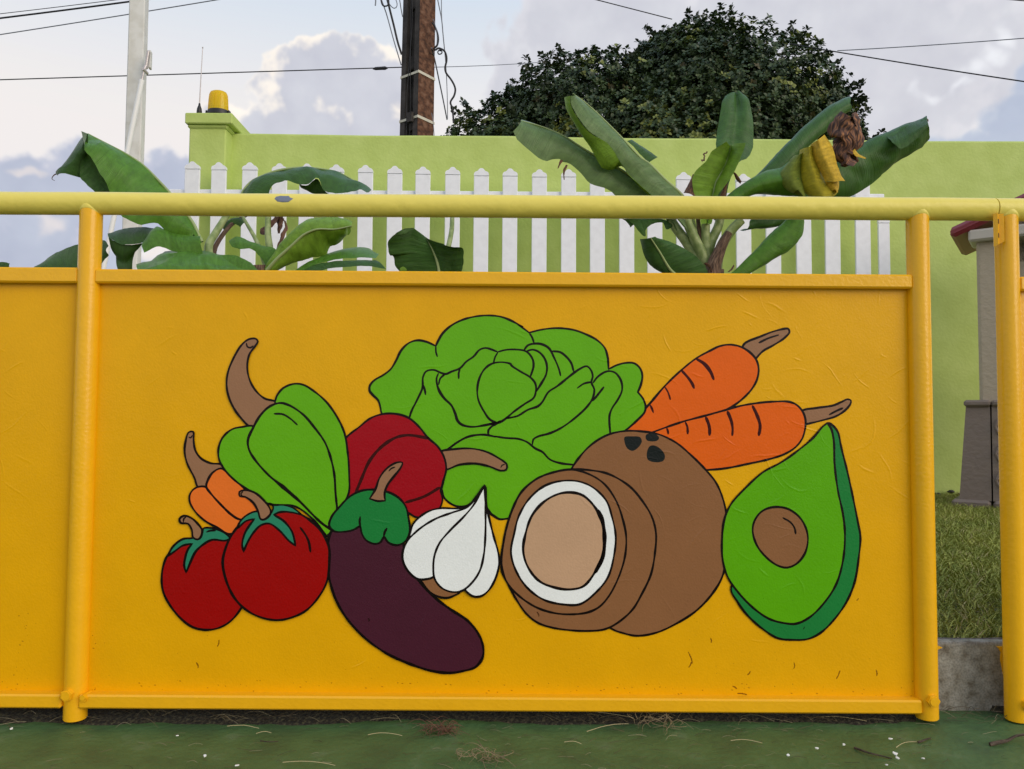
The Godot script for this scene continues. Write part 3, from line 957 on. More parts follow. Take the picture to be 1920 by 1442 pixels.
	painted(panel, "painted_lettuce", "painted head of lettuce with wavy leaves", 2, [
		["F", green, PackedVector2Array([Vector2(-0.279, 0.6482), Vector2(-0.2824, 0.6625), Vector2(-0.2874, 0.6768), Vector2(-0.2987, 0.6878), Vector2(-0.3061, 0.6973), Vector2(-0.3053, 0.7085), Vector2(-0.296, 0.7197), Vector2(-0.277, 0.731), Vector2(-0.2613, 0.7438), Vector2(-0.2504, 0.7615), Vector2(-0.2396, 0.7839), Vector2(-0.2238, 0.8), Vector2(-0.2048, 0.8065), Vector2(-0.1856, 0.8035), Vector2(-0.1648, 0.7946), Vector2(-0.1648, 0.7946), Vector2(-0.161, 0.803), Vector2(-0.1507, 0.8213), Vector2(-0.1318, 0.8391), Vector2(-0.1063, 0.8521), Vector2(-0.0777, 0.8594), Vector2(-0.0521, 0.8615), Vector2(-0.0265, 0.8591), Vector2(-0.0041, 0.8512), Vector2(0.0231, 0.8363), Vector2(0.0105, 0.8433), Vector2(0.025, 0.8331), Vector2(0.0362, 0.8248), Vector2(0.0362, 0.8248), Vector2(0.0649, 0.8318), Vector2(0.0968, 0.8349), Vector2(0.132, 0.8313), Vector2(0.1607, 0.8212), Vector2(0.1831, 0.8092), Vector2(0.199, 0.7933), Vector2(0.2054, 0.7741), Vector2(0.2077, 0.747), Vector2(0.2077, 0.747), Vector2(0.2278, 0.7567), Vector2(0.2469, 0.761), Vector2(0.2628, 0.7601), Vector2(0.2756, 0.749), Vector2(0.2803, 0.7331), Vector2(0.2771, 0.714), Vector2(0.2707, 0.698), Vector2(0.2707, 0.698), Vector2(0.2818, 0.6838), Vector2(0.2872, 0.6679), Vector2(0.285, 0.6552), Vector2(0.2691, 0.6376), Vector2(0.2437, 0.6153), Vector2(0.2088, 0.5897), Vector2(0.1455, 0.5261), Vector2(0.0509, 0.4626), Vector2(0.0069, 0.4309), Vector2(-0.0089, 0.4261), Vector2(-0.0246, 0.425), Vector2(-0.0373, 0.4321), Vector2(-0.0423, 0.4354), Vector2(-0.0535, 0.4494), Vector2(-0.0772, 0.4618), Vector2(-0.0961, 0.4523), Vector2(-0.115, 0.4515), Vector2(-0.1309, 0.4583), Vector2(-0.1437, 0.4708), Vector2(-0.1502, 0.4896), Vector2(-0.1921, 0.5555), Vector2(-0.2564, 0.6246)])],
		["L", null, PackedVector2Array([Vector2(-0.1648, 0.7953), Vector2(-0.1643, 0.7812), Vector2(-0.161, 0.771)])],
		["L", null, PackedVector2Array([Vector2(-0.2201, 0.6382), Vector2(-0.2156, 0.6534), Vector2(-0.2032, 0.6789), Vector2(-0.1924, 0.7044), Vector2(-0.1917, 0.7268), Vector2(-0.1848, 0.7396), Vector2(-0.169, 0.7429), Vector2(-0.153, 0.7366), Vector2(-0.1427, 0.7341), Vector2(-0.1307, 0.7393), Vector2(-0.1117, 0.7471), Vector2(-0.0991, 0.7609), Vector2(-0.0833, 0.7722), Vector2(-0.0706, 0.7867), Vector2(-0.0579, 0.7909), Vector2(-0.0419, 0.7868), Vector2(-0.0307, 0.7821)])],
		["L", null, PackedVector2Array([Vector2(-0.1909, 0.7108), Vector2(-0.1875, 0.6997), Vector2(-0.1855, 0.6886)])],
		["L", null, PackedVector2Array([Vector2(-0.1584, 0.7359), Vector2(-0.1624, 0.7238), Vector2(-0.158, 0.7015), Vector2(-0.146, 0.6825), Vector2(-0.1299, 0.6667), Vector2(-0.1209, 0.6477), Vector2(-0.1169, 0.6351), Vector2(-0.1073, 0.6256), Vector2(-0.085, 0.621), Vector2(-0.0597, 0.6244), Vector2(-0.0359, 0.6293)]), 0.0066],
		["L", null, PackedVector2Array([Vector2(-0.144, 0.7341), Vector2(-0.1544, 0.7245), Vector2(-0.1578, 0.7104)])],
		["L", null, PackedVector2Array([Vector2(-0.1117, 0.7471), Vector2(-0.1148, 0.7368), Vector2(-0.1146, 0.7235)])],
		["L", null, PackedVector2Array([Vector2(-0.0307, 0.7821), Vector2(-0.037, 0.7709), Vector2(-0.0407, 0.7559)])],
		["L", null, PackedVector2Array([Vector2(-0.0305, 0.6293), Vector2(-0.0471, 0.6371), Vector2(-0.0599, 0.6545), Vector2(-0.0713, 0.6766), Vector2(-0.0746, 0.6957), Vector2(-0.0716, 0.7212), Vector2(-0.0607, 0.7436), Vector2(-0.0449, 0.7565), Vector2(-0.0226, 0.7605), Vector2(-0.0035, 0.7568), Vector2(-0.0016, 0.7535), Vector2(0.0176, 0.7409), Vector2(0.0399, 0.7277), Vector2(0.0505, 0.714), Vector2(0.0512, 0.6965), Vector2(0.0465, 0.6838), Vector2(0.0275, 0.6709), Vector2(0.0054, 0.6549), Vector2(-0.0135, 0.6389), Vector2(-0.0262, 0.6309), Vector2(-0.0389, 0.6292), Vector2(-0.0468, 0.6275)])],
		["L", null, PackedVector2Array([Vector2(-0.0321, 0.7821), Vector2(-0.0146, 0.787), Vector2(0.0077, 0.7881), Vector2(0.03, 0.7841), Vector2(0.0429, 0.7698), Vector2(0.0462, 0.7539), Vector2(0.0393, 0.7289)])],
		["L", null, PackedVector2Array([Vector2(0.0249, 0.7857), Vector2(0.0332, 0.7969), Vector2(0.0491, 0.8012), Vector2(0.0651, 0.7994), Vector2(0.0794, 0.7909), Vector2(0.0907, 0.7701), Vector2(0.1003, 0.7478), Vector2(0.1046, 0.7313)])],
		["L", null, PackedVector2Array([Vector2(0.03, 0.7841), Vector2(0.0428, 0.788), Vector2(0.0556, 0.7843), Vector2(0.0684, 0.7716), Vector2(0.0748, 0.7541), Vector2(0.0733, 0.7349), Vector2(0.0623, 0.7141), Vector2(0.0509, 0.6959)])],
		["L", null, PackedVector2Array([Vector2(0.0852, 0.7851), Vector2(0.1034, 0.783), Vector2(0.1162, 0.7735), Vector2(0.1274, 0.7592), Vector2(0.1325, 0.741)])],
		["L", null, PackedVector2Array([Vector2(0.0362, 0.8248), Vector2(0.0426, 0.8146), Vector2(0.0469, 0.8025)])],
		["L", null, PackedVector2Array([Vector2(-0.0136, 0.6395), Vector2(0.0118, 0.6448), Vector2(0.034, 0.6582), Vector2(0.0562, 0.6663), Vector2(0.0657, 0.6759), Vector2(0.0783, 0.6967), Vector2(0.0973, 0.7096), Vector2(0.1291, 0.7353), Vector2(0.1449, 0.7466), Vector2(0.1609, 0.753), Vector2(0.1704, 0.7435), Vector2(0.1736, 0.7308), Vector2(0.1705, 0.718), Vector2(0.1769, 0.7037), Vector2(0.1737, 0.6846), Vector2(0.1611, 0.6655), Vector2(0.1357, 0.6415), Vector2(0.1072, 0.6207), Vector2(0.0819, 0.6085), Vector2(0.0565, 0.6013), Vector2(0.0464, 0.5949), Vector2(0.0446, 0.5832)])],
		["L", null, PackedVector2Array([Vector2(0.1396, 0.7051), Vector2(0.1546, 0.7154), Vector2(0.1711, 0.7193)])],
		["L", null, PackedVector2Array([Vector2(0.1737, 0.7165), Vector2(0.1832, 0.7293), Vector2(0.1991, 0.7405), Vector2(0.2087, 0.7428), Vector2(0.2214, 0.7397), Vector2(0.2341, 0.7232), Vector2(0.2367, 0.7025), Vector2(0.2278, 0.6818), Vector2(0.2151, 0.6626), Vector2(0.2097, 0.6467), Vector2(0.2113, 0.6071)])],
		["L", null, PackedVector2Array([Vector2(0.1982, 0.7093), Vector2(0.1864, 0.6942), Vector2(0.1731, 0.6776)])],
		["L", null, PackedVector2Array([Vector2(-0.1431, 0.5668), Vector2(-0.1164, 0.5876), Vector2(-0.0912, 0.6004), Vector2(-0.0595, 0.6044), Vector2(-0.0341, 0.6001), Vector2(-0.0355, 0.6007), Vector2(-0.0133, 0.5977), Vector2(0.0153, 0.5957), Vector2(0.0344, 0.5885), Vector2(0.0503, 0.576), Vector2(0.0662, 0.5682), Vector2(0.0821, 0.5525), Vector2(0.1043, 0.5448), Vector2(0.136, 0.5412)])],
		["L", null, PackedVector2Array([Vector2(-0.0494, 0.6032), Vector2(-0.0501, 0.614), Vector2(-0.0375, 0.6261), Vector2(-0.0388, 0.6244), Vector2(-0.023, 0.635)])]])
	painted(panel, "painted_coconut", "painted whole brown coconut with three dark eyes", 3, [
		["F", brown, PackedVector2Array([Vector2(0.1228, 0.5205), Vector2(0.1505, 0.5641), Vector2(0.1784, 0.5904), Vector2(0.2097, 0.6073), Vector2(0.2446, 0.6145), Vector2(0.2795, 0.6137), Vector2(0.3144, 0.608), Vector2(0.3528, 0.5898), Vector2(0.3841, 0.5639), Vector2(0.4153, 0.5329), Vector2(0.4395, 0.5019), Vector2(0.4566, 0.4536), Vector2(0.4604, 0.4054), Vector2(0.4587, 0.3538), Vector2(0.4505, 0.3092), Vector2(0.4312, 0.2748), Vector2(0.3965, 0.237), Vector2(0.355, 0.2095), Vector2(0.3101, 0.1888), Vector2(0.2687, 0.1817), Vector2(0.2411, 0.1866), Vector2(0.2135, 0.1967), Vector2(0.1305, 0.266), Vector2(0.0954, 0.4029)])],
		["D", black, PackedVector2Array([Vector2(0.2418, 0.6012), Vector2(0.2586, 0.6031), Vector2(0.2753, 0.6015), Vector2(0.2792, 0.5928), Vector2(0.2708, 0.5788), Vector2(0.2586, 0.5718), Vector2(0.2481, 0.5769), Vector2(0.2418, 0.5908)])],
		["D", black, PackedVector2Array([Vector2(0.2893, 0.6078), Vector2(0.3075, 0.6087), Vector2(0.3162, 0.6), Vector2(0.3109, 0.5937), Vector2(0.29, 0.5946), Vector2(0.2869, 0.6016)])],
		["D", black, PackedVector2Array([Vector2(0.3004, 0.5842), Vector2(0.3109, 0.5822), Vector2(0.3248, 0.5705), Vector2(0.3286, 0.5601), Vector2(0.3248, 0.551), Vector2(0.3073, 0.5481), Vector2(0.2917, 0.5536), Vector2(0.29, 0.5703), Vector2(0.2952, 0.5814)])]])
	painted(panel, "painted_coconut_half", "painted coconut half showing its white ring and tan middle", 4, [
		["F", brown, PackedVector2Array([Vector2(-0.0203, 0.3265), Vector2(-0.0171, 0.3677), Vector2(-0.0104, 0.4056), Vector2(0.0014, 0.4436), Vector2(0.022, 0.4835), Vector2(0.0497, 0.5079), Vector2(0.0845, 0.5237), Vector2(0.1227, 0.5316), Vector2(0.1645, 0.5305), Vector2(0.2063, 0.5228), Vector2(0.2516, 0.4972), Vector2(0.2794, 0.4662), Vector2(0.3002, 0.4318), Vector2(0.3088, 0.3975), Vector2(0.307, 0.3596), Vector2(0.2982, 0.3116), Vector2(0.2791, 0.2704), Vector2(0.2584, 0.2361), Vector2(0.2273, 0.2087), Vector2(0.1997, 0.1949), Vector2(0.1652, 0.1912), Vector2(0.1238, 0.1927), Vector2(0.0893, 0.1975), Vector2(0.0582, 0.2075), Vector2(0.034, 0.2261), Vector2(0.0131, 0.2549), Vector2(-0.0044, 0.2856), Vector2(-0.0167, 0.3094)])],
		["F", brown, PackedVector2Array([Vector2(-0.02, 0.3403), Vector2(-0.0154, 0.3781), Vector2(-0.0087, 0.4091), Vector2(0.0049, 0.4506), Vector2(0.022, 0.4825), Vector2(0.0532, 0.5104), Vector2(0.0879, 0.5245), Vector2(0.1297, 0.531), Vector2(0.168, 0.5208), Vector2(0.1994, 0.5003), Vector2(0.2238, 0.4658), Vector2(0.2377, 0.428), Vector2(0.2453, 0.3901), Vector2(0.2429, 0.3489), Vector2(0.2307, 0.3077), Vector2(0.21, 0.2665), Vector2(0.1893, 0.2425), Vector2(0.1652, 0.2304), Vector2(0.1306, 0.2257), Vector2(0.0927, 0.2282), Vector2(0.0546, 0.2399), Vector2(0.02, 0.2618), Vector2(-0.0037, 0.2856), Vector2(-0.0163, 0.3112)])],
		["F", white, PackedVector2Array([Vector2(0.0003, 0.3541), Vector2(0.007, 0.3954), Vector2(0.0171, 0.4334), Vector2(0.0395, 0.4698), Vector2(0.0707, 0.4959), Vector2(0.1054, 0.5066), Vector2(0.1437, 0.5061), Vector2(0.175, 0.4932), Vector2(0.2029, 0.4657), Vector2(0.2151, 0.4313), Vector2(0.2231, 0.39), Vector2(0.2186, 0.3453), Vector2(0.2065, 0.3041), Vector2(0.1823, 0.2732), Vector2(0.1478, 0.2473), Vector2(0.1133, 0.2461), Vector2(0.0718, 0.2553), Vector2(0.0371, 0.279), Vector2(0.0127, 0.3131)])],
		["F", tan, PackedVector2Array([Vector2(0.0263, 0.3577), Vector2(0.0313, 0.3956), Vector2(0.0449, 0.4336), Vector2(0.0708, 0.4631), Vector2(0.102, 0.4795), Vector2(0.1298, 0.4825), Vector2(0.1542, 0.4757), Vector2(0.1786, 0.4517), Vector2(0.1925, 0.4242), Vector2(0.1978, 0.3864), Vector2(0.1944, 0.3486), Vector2(0.1788, 0.3142), Vector2(0.1547, 0.2849), Vector2(0.127, 0.2779), Vector2(0.0959, 0.2811), Vector2(0.0613, 0.2946), Vector2(0.0369, 0.3235)]), 0.0070],
		["L", null, PackedVector2Array([Vector2(0.1838, 0.4466), Vector2(0.1953, 0.4208), Vector2(0.1992, 0.3864), Vector2(0.1961, 0.3486), Vector2(0.1788, 0.3125)]), 0.0105]])
	painted(panel, "painted_avocado", "painted avocado half with brown stone and dark green skin", 5, [
		["F", dark, PackedVector2Array([Vector2(0.6765, 0.6342), Vector2(0.6886, 0.6289), Vector2(0.6992, 0.6147), Vector2(0.7059, 0.5827), Vector2(0.7194, 0.5259), Vector2(0.7294, 0.4764), Vector2(0.7393, 0.4235), Vector2(0.7441, 0.3918), Vector2(0.74, 0.3496), Vector2(0.7303, 0.2969), Vector2(0.7121, 0.2548), Vector2(0.6869, 0.2198), Vector2(0.6583, 0.1917), Vector2(0.6299, 0.1776), Vector2(0.5981, 0.1756), Vector2(0.5664, 0.1789), Vector2(0.5348, 0.1978), Vector2(0.5032, 0.2255), Vector2(0.4822, 0.2533), Vector2(0.4683, 0.2846), Vector2(0.5647, 0.3765)])],
		["F", leaf2, PackedVector2Array([Vector2(0.6765, 0.6338), Vector2(0.6765, 0.6338), Vector2(0.6843, 0.6235), Vector2(0.69, 0.5968), Vector2(0.6911, 0.547), Vector2(0.6975, 0.4903), Vector2(0.7075, 0.4409), Vector2(0.7112, 0.3986), Vector2(0.7062, 0.3423), Vector2(0.6914, 0.2931), Vector2(0.6661, 0.2545), Vector2(0.6339, 0.2229), Vector2(0.6055, 0.2094), Vector2(0.5808, 0.2103), Vector2(0.5491, 0.2188), Vector2(0.5175, 0.2395), Vector2(0.4859, 0.2708), Vector2(0.4614, 0.3056), Vector2(0.4509, 0.3406), Vector2(0.4494, 0.3828), Vector2(0.455, 0.4286), Vector2(0.4695, 0.4605), Vector2(0.5018, 0.4961), Vector2(0.5376, 0.5282), Vector2(0.5771, 0.5498), Vector2(0.613, 0.5749), Vector2(0.6454, 0.6019), Vector2(0.6672, 0.627)])],
		["F", brown, PackedVector2Array([Vector2(0.5146, 0.4061), Vector2(0.5208, 0.429), Vector2(0.5369, 0.4468), Vector2(0.5619, 0.4547), Vector2(0.5903, 0.4507), Vector2(0.615, 0.4332), Vector2(0.6289, 0.4086), Vector2(0.6322, 0.384), Vector2(0.6248, 0.3558), Vector2(0.6068, 0.3346), Vector2(0.5855, 0.3268), Vector2(0.5643, 0.3326), Vector2(0.5397, 0.3517), Vector2(0.5221, 0.3762)])],
		["L", null, PackedVector2Array([Vector2(0.5787, 0.4323), Vector2(0.5954, 0.4225), Vector2(0.6041, 0.4102), Vector2(0.6064, 0.3972)]), 0.0066]])
	painted(panel, "painted_pepper", "painted dark red bell pepper with a long brown stalk", 6, [
		["F", wood, PackedVector2Array([Vector2(-0.1535, 0.5655), Vector2(-0.1193, 0.5734), Vector2(-0.0851, 0.5745), Vector2(-0.055, 0.5683), Vector2(-0.0293, 0.5557), Vector2(-0.0099, 0.5409), Vector2(-0.0111, 0.5302), Vector2(-0.0226, 0.528), Vector2(-0.0462, 0.5364), Vector2(-0.0762, 0.5426), Vector2(-0.1104, 0.5402), Vector2(-0.1445, 0.5302)])],
		["L", null, PackedVector2Array([Vector2(-0.0227, 0.534), Vector2(-0.0201, 0.5395), Vector2(-0.0137, 0.5413)]), 0.0045],
		["F", pepper, PackedVector2Array([Vector2(-0.3594, 0.5876), Vector2(-0.3256, 0.6199), Vector2(-0.3002, 0.6394), Vector2(-0.2703, 0.6481), Vector2(-0.2402, 0.6462), Vector2(-0.2187, 0.6378), Vector2(-0.197, 0.6186), Vector2(-0.1796, 0.5974), Vector2(-0.1579, 0.5783), Vector2(-0.1448, 0.557), Vector2(-0.1394, 0.5315), Vector2(-0.1451, 0.5059), Vector2(-0.1504, 0.4846), Vector2(-0.1504, 0.4846), Vector2(-0.1468, 0.4634), Vector2(-0.1564, 0.4421), Vector2(-0.1818, 0.4293), Vector2(-0.2031, 0.4283), Vector2(-0.2203, 0.4375), Vector2(-0.2802, 0.4498), Vector2(-0.3485, 0.4493), Vector2(-0.3543, 0.5385)])],
		["L", maroon, PackedVector2Array([Vector2(-0.3327, 0.477), Vector2(-0.3216, 0.5047), Vector2(-0.3031, 0.5474), Vector2(-0.2778, 0.5775), Vector2(-0.2481, 0.5969), Vector2(-0.2225, 0.6022), Vector2(-0.1967, 0.5994), Vector2(-0.1774, 0.5952)]), 0.0080],
		["L", maroon, PackedVector2Array([Vector2(-0.227, 0.4586), Vector2(-0.1866, 0.4716), Vector2(-0.1518, 0.4918)]), 0.0070]])
	painted(panel, "painted_pepper", "painted orange pepper with a curved brown stalk", 7, [
		["F", wood, PackedVector2Array([Vector2(-0.6694, 0.4892), Vector2(-0.6769, 0.5082), Vector2(-0.6934, 0.5393), Vector2(-0.6993, 0.5635), Vector2(-0.6981, 0.5844), Vector2(-0.6917, 0.6053), Vector2(-0.6823, 0.6065), Vector2(-0.6808, 0.588), Vector2(-0.6767, 0.5672), Vector2(-0.6641, 0.5499), Vector2(-0.6429, 0.5396), Vector2(-0.6202, 0.5373), Vector2(-0.6077, 0.526), Vector2(-0.6351, 0.5084), Vector2(-0.6589, 0.484)])],
		["L", null, PackedVector2Array([Vector2(-0.6918, 0.5956), Vector2(-0.6872, 0.5935), Vector2(-0.6835, 0.5991)]), 0.0045],
		["F", orange2, PackedVector2Array([Vector2(-0.5821, 0.4017), Vector2(-0.5975, 0.3896), Vector2(-0.6256, 0.4032), Vector2(-0.6537, 0.4185), Vector2(-0.6751, 0.439), Vector2(-0.6861, 0.4597), Vector2(-0.6847, 0.4752), Vector2(-0.6729, 0.4874), Vector2(-0.652, 0.4889), Vector2(-0.6341, 0.4669), Vector2(-0.6056, 0.4395), Vector2(-0.5739, 0.4207)])],
		["F", orange2, PackedVector2Array([Vector2(-0.651, 0.4893), Vector2(-0.6489, 0.5014), Vector2(-0.6389, 0.5188), Vector2(-0.6217, 0.5286), Vector2(-0.6076, 0.5208), Vector2(-0.5791, 0.495), Vector2(-0.5363, 0.4469), Vector2(-0.5358, 0.4262), Vector2(-0.5774, 0.4207), Vector2(-0.5985, 0.4326), Vector2(-0.6234, 0.4566), Vector2(-0.6413, 0.4755)])]])
	painted(panel, "painted_pepper", "painted large green pepper with a horn shaped brown stalk", 8, [
		["F", wood, PackedVector2Array([Vector2(-0.5059, 0.6702), Vector2(-0.5312, 0.6791), Vector2(-0.5516, 0.6973), Vector2(-0.5656, 0.724), Vector2(-0.5695, 0.7507), Vector2(-0.5651, 0.7743), Vector2(-0.5537, 0.7911), Vector2(-0.5479, 0.8013), Vector2(-0.5524, 0.8073), Vector2(-0.5675, 0.8062), Vector2(-0.5823, 0.7943), Vector2(-0.5984, 0.7673), Vector2(-0.6109, 0.7337), Vector2(-0.6126, 0.7036), Vector2(-0.6045, 0.6735), Vector2(-0.5837, 0.6403), Vector2(-0.5548, 0.6166), Vector2(-0.5235, 0.6341)])],
		["L", null, PackedVector2Array([Vector2(-0.5727, 0.7984), Vector2(-0.5705, 0.7903), Vector2(-0.5637, 0.7877), Vector2(-0.5571, 0.7924)])],
		["F", green, PackedVector2Array([Vector2(-0.5498, 0.6173), Vector2(-0.5798, 0.6171), Vector2(-0.5997, 0.6119), Vector2(-0.6192, 0.5935), Vector2(-0.6269, 0.5702), Vector2(-0.6247, 0.547), Vector2(-0.6108, 0.5239), Vector2(-0.587, 0.5009), Vector2(-0.56, 0.4829), Vector2(-0.5196, 0.4552), Vector2(-0.4598, 0.449), Vector2(-0.4194, 0.4196), Vector2(-0.3923, 0.3869), Vector2(-0.3923, 0.3869), Vector2(-0.3809, 0.3985), Vector2(-0.4264, 0.4393), Vector2(-0.5279, 0.5311)])],
		["F", green, PackedVector2Array([Vector2(-0.5083, 0.6702), Vector2(-0.5083, 0.6702), Vector2(-0.5046, 0.6842), Vector2(-0.4916, 0.701), Vector2(-0.4684, 0.7106), Vector2(-0.4483, 0.7087), Vector2(-0.4246, 0.6948), Vector2(-0.3975, 0.6716), Vector2(-0.3735, 0.6384), Vector2(-0.358, 0.6053), Vector2(-0.3506, 0.5654), Vector2(-0.3465, 0.5158), Vector2(-0.3475, 0.4761), Vector2(-0.3685, 0.4447), Vector2(-0.3835, 0.4495), Vector2(-0.4298, 0.6147)])],
		["F", green, PackedVector2Array([Vector2(-0.5531, 0.6172), Vector2(-0.5403, 0.6406), Vector2(-0.5208, 0.6608), Vector2(-0.4976, 0.6693), Vector2(-0.4775, 0.6644), Vector2(-0.447, 0.6446), Vector2(-0.4232, 0.6181), Vector2(-0.3992, 0.585), Vector2(-0.3853, 0.5486), Vector2(-0.378, 0.5156), Vector2(-0.3747, 0.4759), Vector2(-0.3708, 0.4446), Vector2(-0.3708, 0.4446), Vector2(-0.3826, 0.4001), Vector2(-0.3826, 0.4001), Vector2(-0.4061, 0.4164), Vector2(-0.4466, 0.4557), Vector2(-0.4804, 0.4868), Vector2(-0.5142, 0.5113), Vector2(-0.5482, 0.5475), Vector2(-0.5621, 0.5706), Vector2(-0.5642, 0.5906)]), 0.0066],
		["L", null, PackedVector2Array([Vector2(-0.5104, 0.6462), Vector2(-0.4904, 0.645), Vector2(-0.4735, 0.6351), Vector2(-0.4589, 0.6222)])]])
	painted(panel, "painted_tomato", "painted red tomato behind and left of the other", 9, [
		["F", red, PackedVector2Array([Vector2(-0.7405, 0.2942), Vector2(-0.7378, 0.3217), Vector2(-0.7281, 0.3457), Vector2(-0.7009, 0.3665), Vector2(-0.6665, 0.3771), Vector2(-0.632, 0.3842), Vector2(-0.6006, 0.3775), Vector2(-0.5752, 0.3296), Vector2(-0.5598, 0.2613), Vector2(-0.5729, 0.2305), Vector2(-0.593, 0.2065), Vector2(-0.6169, 0.1927), Vector2(-0.6443, 0.1884), Vector2(-0.6721, 0.194), Vector2(-0.6967, 0.2109), Vector2(-0.7216, 0.2397), Vector2(-0.7362, 0.2669)])],
		["F", teal, PackedVector2Array([Vector2(-0.7297, 0.3416), Vector2(-0.7297, 0.3416), Vector2(-0.7181, 0.363), Vector2(-0.6978, 0.3786), Vector2(-0.677, 0.3811), Vector2(-0.6565, 0.3926), Vector2(-0.655, 0.4012), Vector2(-0.6325, 0.4014), Vector2(-0.6079, 0.3912), Vector2(-0.5955, 0.3803), Vector2(-0.5955, 0.3803), Vector2(-0.6075, 0.3758), Vector2(-0.6353, 0.3773), Vector2(-0.6524, 0.3686), Vector2(-0.6694, 0.353), Vector2(-0.6808, 0.3289), Vector2(-0.6889, 0.3076), Vector2(-0.6889, 0.3076), Vector2(-0.6935, 0.322), Vector2(-0.6918, 0.3391), Vector2(-0.6868, 0.3563), Vector2(-0.6777, 0.3691), Vector2(-0.6777, 0.3691), Vector2(-0.6974, 0.3648), Vector2(-0.7144, 0.3527)])],
		["F", wood, PackedVector2Array([Vector2(-0.6764, 0.3822), Vector2(-0.6792, 0.3976), Vector2(-0.6882, 0.4113), Vector2(-0.7032, 0.4126), Vector2(-0.7062, 0.4209), Vector2(-0.6974, 0.4278), Vector2(-0.6816, 0.4235), Vector2(-0.6674, 0.4115), Vector2(-0.6577, 0.3978), Vector2(-0.6597, 0.3833), Vector2(-0.6665, 0.3778)])],
		["L", null, PackedVector2Array([Vector2(-0.6977, 0.414), Vector2(-0.6968, 0.4216), Vector2(-0.6921, 0.4251)]), 0.0045],
		["L", null, PackedVector2Array([Vector2(-0.6486, 0.3934), Vector2(-0.6393, 0.3969), Vector2(-0.6282, 0.3966)])]])
	painted(panel, "painted_eggplant", "painted dark purple eggplant with green cap", 10, [
		["F", plum, PackedVector2Array([Vector2(-0.3905, 0.3644), Vector2(-0.3837, 0.394), Vector2(-0.3649, 0.4153), Vector2(-0.3013, 0.4327), Vector2(-0.2368, 0.3993), Vector2(-0.2279, 0.3655), Vector2(-0.2232, 0.3318), Vector2(-0.2015, 0.3025), Vector2(-0.1671, 0.265), Vector2(-0.1286, 0.2359), Vector2(-0.0902, 0.211), Vector2(-0.0688, 0.1861), Vector2(-0.058, 0.1612), Vector2(-0.0577, 0.1362), Vector2(-0.0724, 0.1153), Vector2(-0.0976, 0.1068), Vector2(-0.1272, 0.1024), Vector2(-0.1652, 0.1063), Vector2(-0.2119, 0.1206), Vector2(-0.2629, 0.1431), Vector2(-0.31, 0.1762), Vector2(-0.3488, 0.2177), Vector2(-0.3728, 0.2594), Vector2(-0.3864, 0.3055), Vector2(-0.3904, 0.3391)]), 0.0070],
		["F", dark, PackedVector2Array([Vector2(-0.387, 0.4088), Vector2(-0.3822, 0.4279), Vector2(-0.3655, 0.4492), Vector2(-0.3446, 0.4706), Vector2(-0.3191, 0.4835), Vector2(-0.2893, 0.4858), Vector2(-0.2593, 0.4796), Vector2(-0.2378, 0.467), Vector2(-0.2247, 0.4502), Vector2(-0.218, 0.4248), Vector2(-0.2155, 0.3994), Vector2(-0.2238, 0.3782), Vector2(-0.2407, 0.3688), Vector2(-0.2599, 0.3738), Vector2(-0.2699, 0.3872), Vector2(-0.2699, 0.3872), Vector2(-0.2791, 0.3736), Vector2(-0.2918, 0.3714), Vector2(-0.309, 0.3798), Vector2(-0.3177, 0.3945), Vector2(-0.3209, 0.4093), Vector2(-0.3209, 0.4093), Vector2(-0.3349, 0.4007), Vector2(-0.3561, 0.3963), Vector2(-0.3766, 0.3975)])],
		["L", null, PackedVector2Array([Vector2(-0.3213, 0.4292), Vector2(-0.3224, 0.4177), Vector2(-0.3205, 0.4063)])],
		["L", null, PackedVector2Array([Vector2(-0.2638, 0.405), Vector2(-0.2683, 0.3969), Vector2(-0.2707, 0.3864)])],
		["F", wood, PackedVector2Array([Vector2(-0.3018, 0.4666), Vector2(-0.3018, 0.4666), Vector2(-0.2893, 0.4879), Vector2(-0.2811, 0.5114), Vector2(-0.2643, 0.5328), Vector2(-0.2431, 0.5444), Vector2(-0.2328, 0.5436), Vector2(-0.2365, 0.533), Vector2(-0.2512, 0.5137), Vector2(-0.2638, 0.4966), Vector2(-0.27, 0.4796), Vector2(-0.2689, 0.4626), Vector2(-0.2689, 0.4626), Vector2(-0.2846, 0.4616)])],
		["L", null, PackedVector2Array([Vector2(-0.2621, 0.5251), Vector2(-0.2566, 0.5311), Vector2(-0.2481, 0.5342)]), 0.0045]])
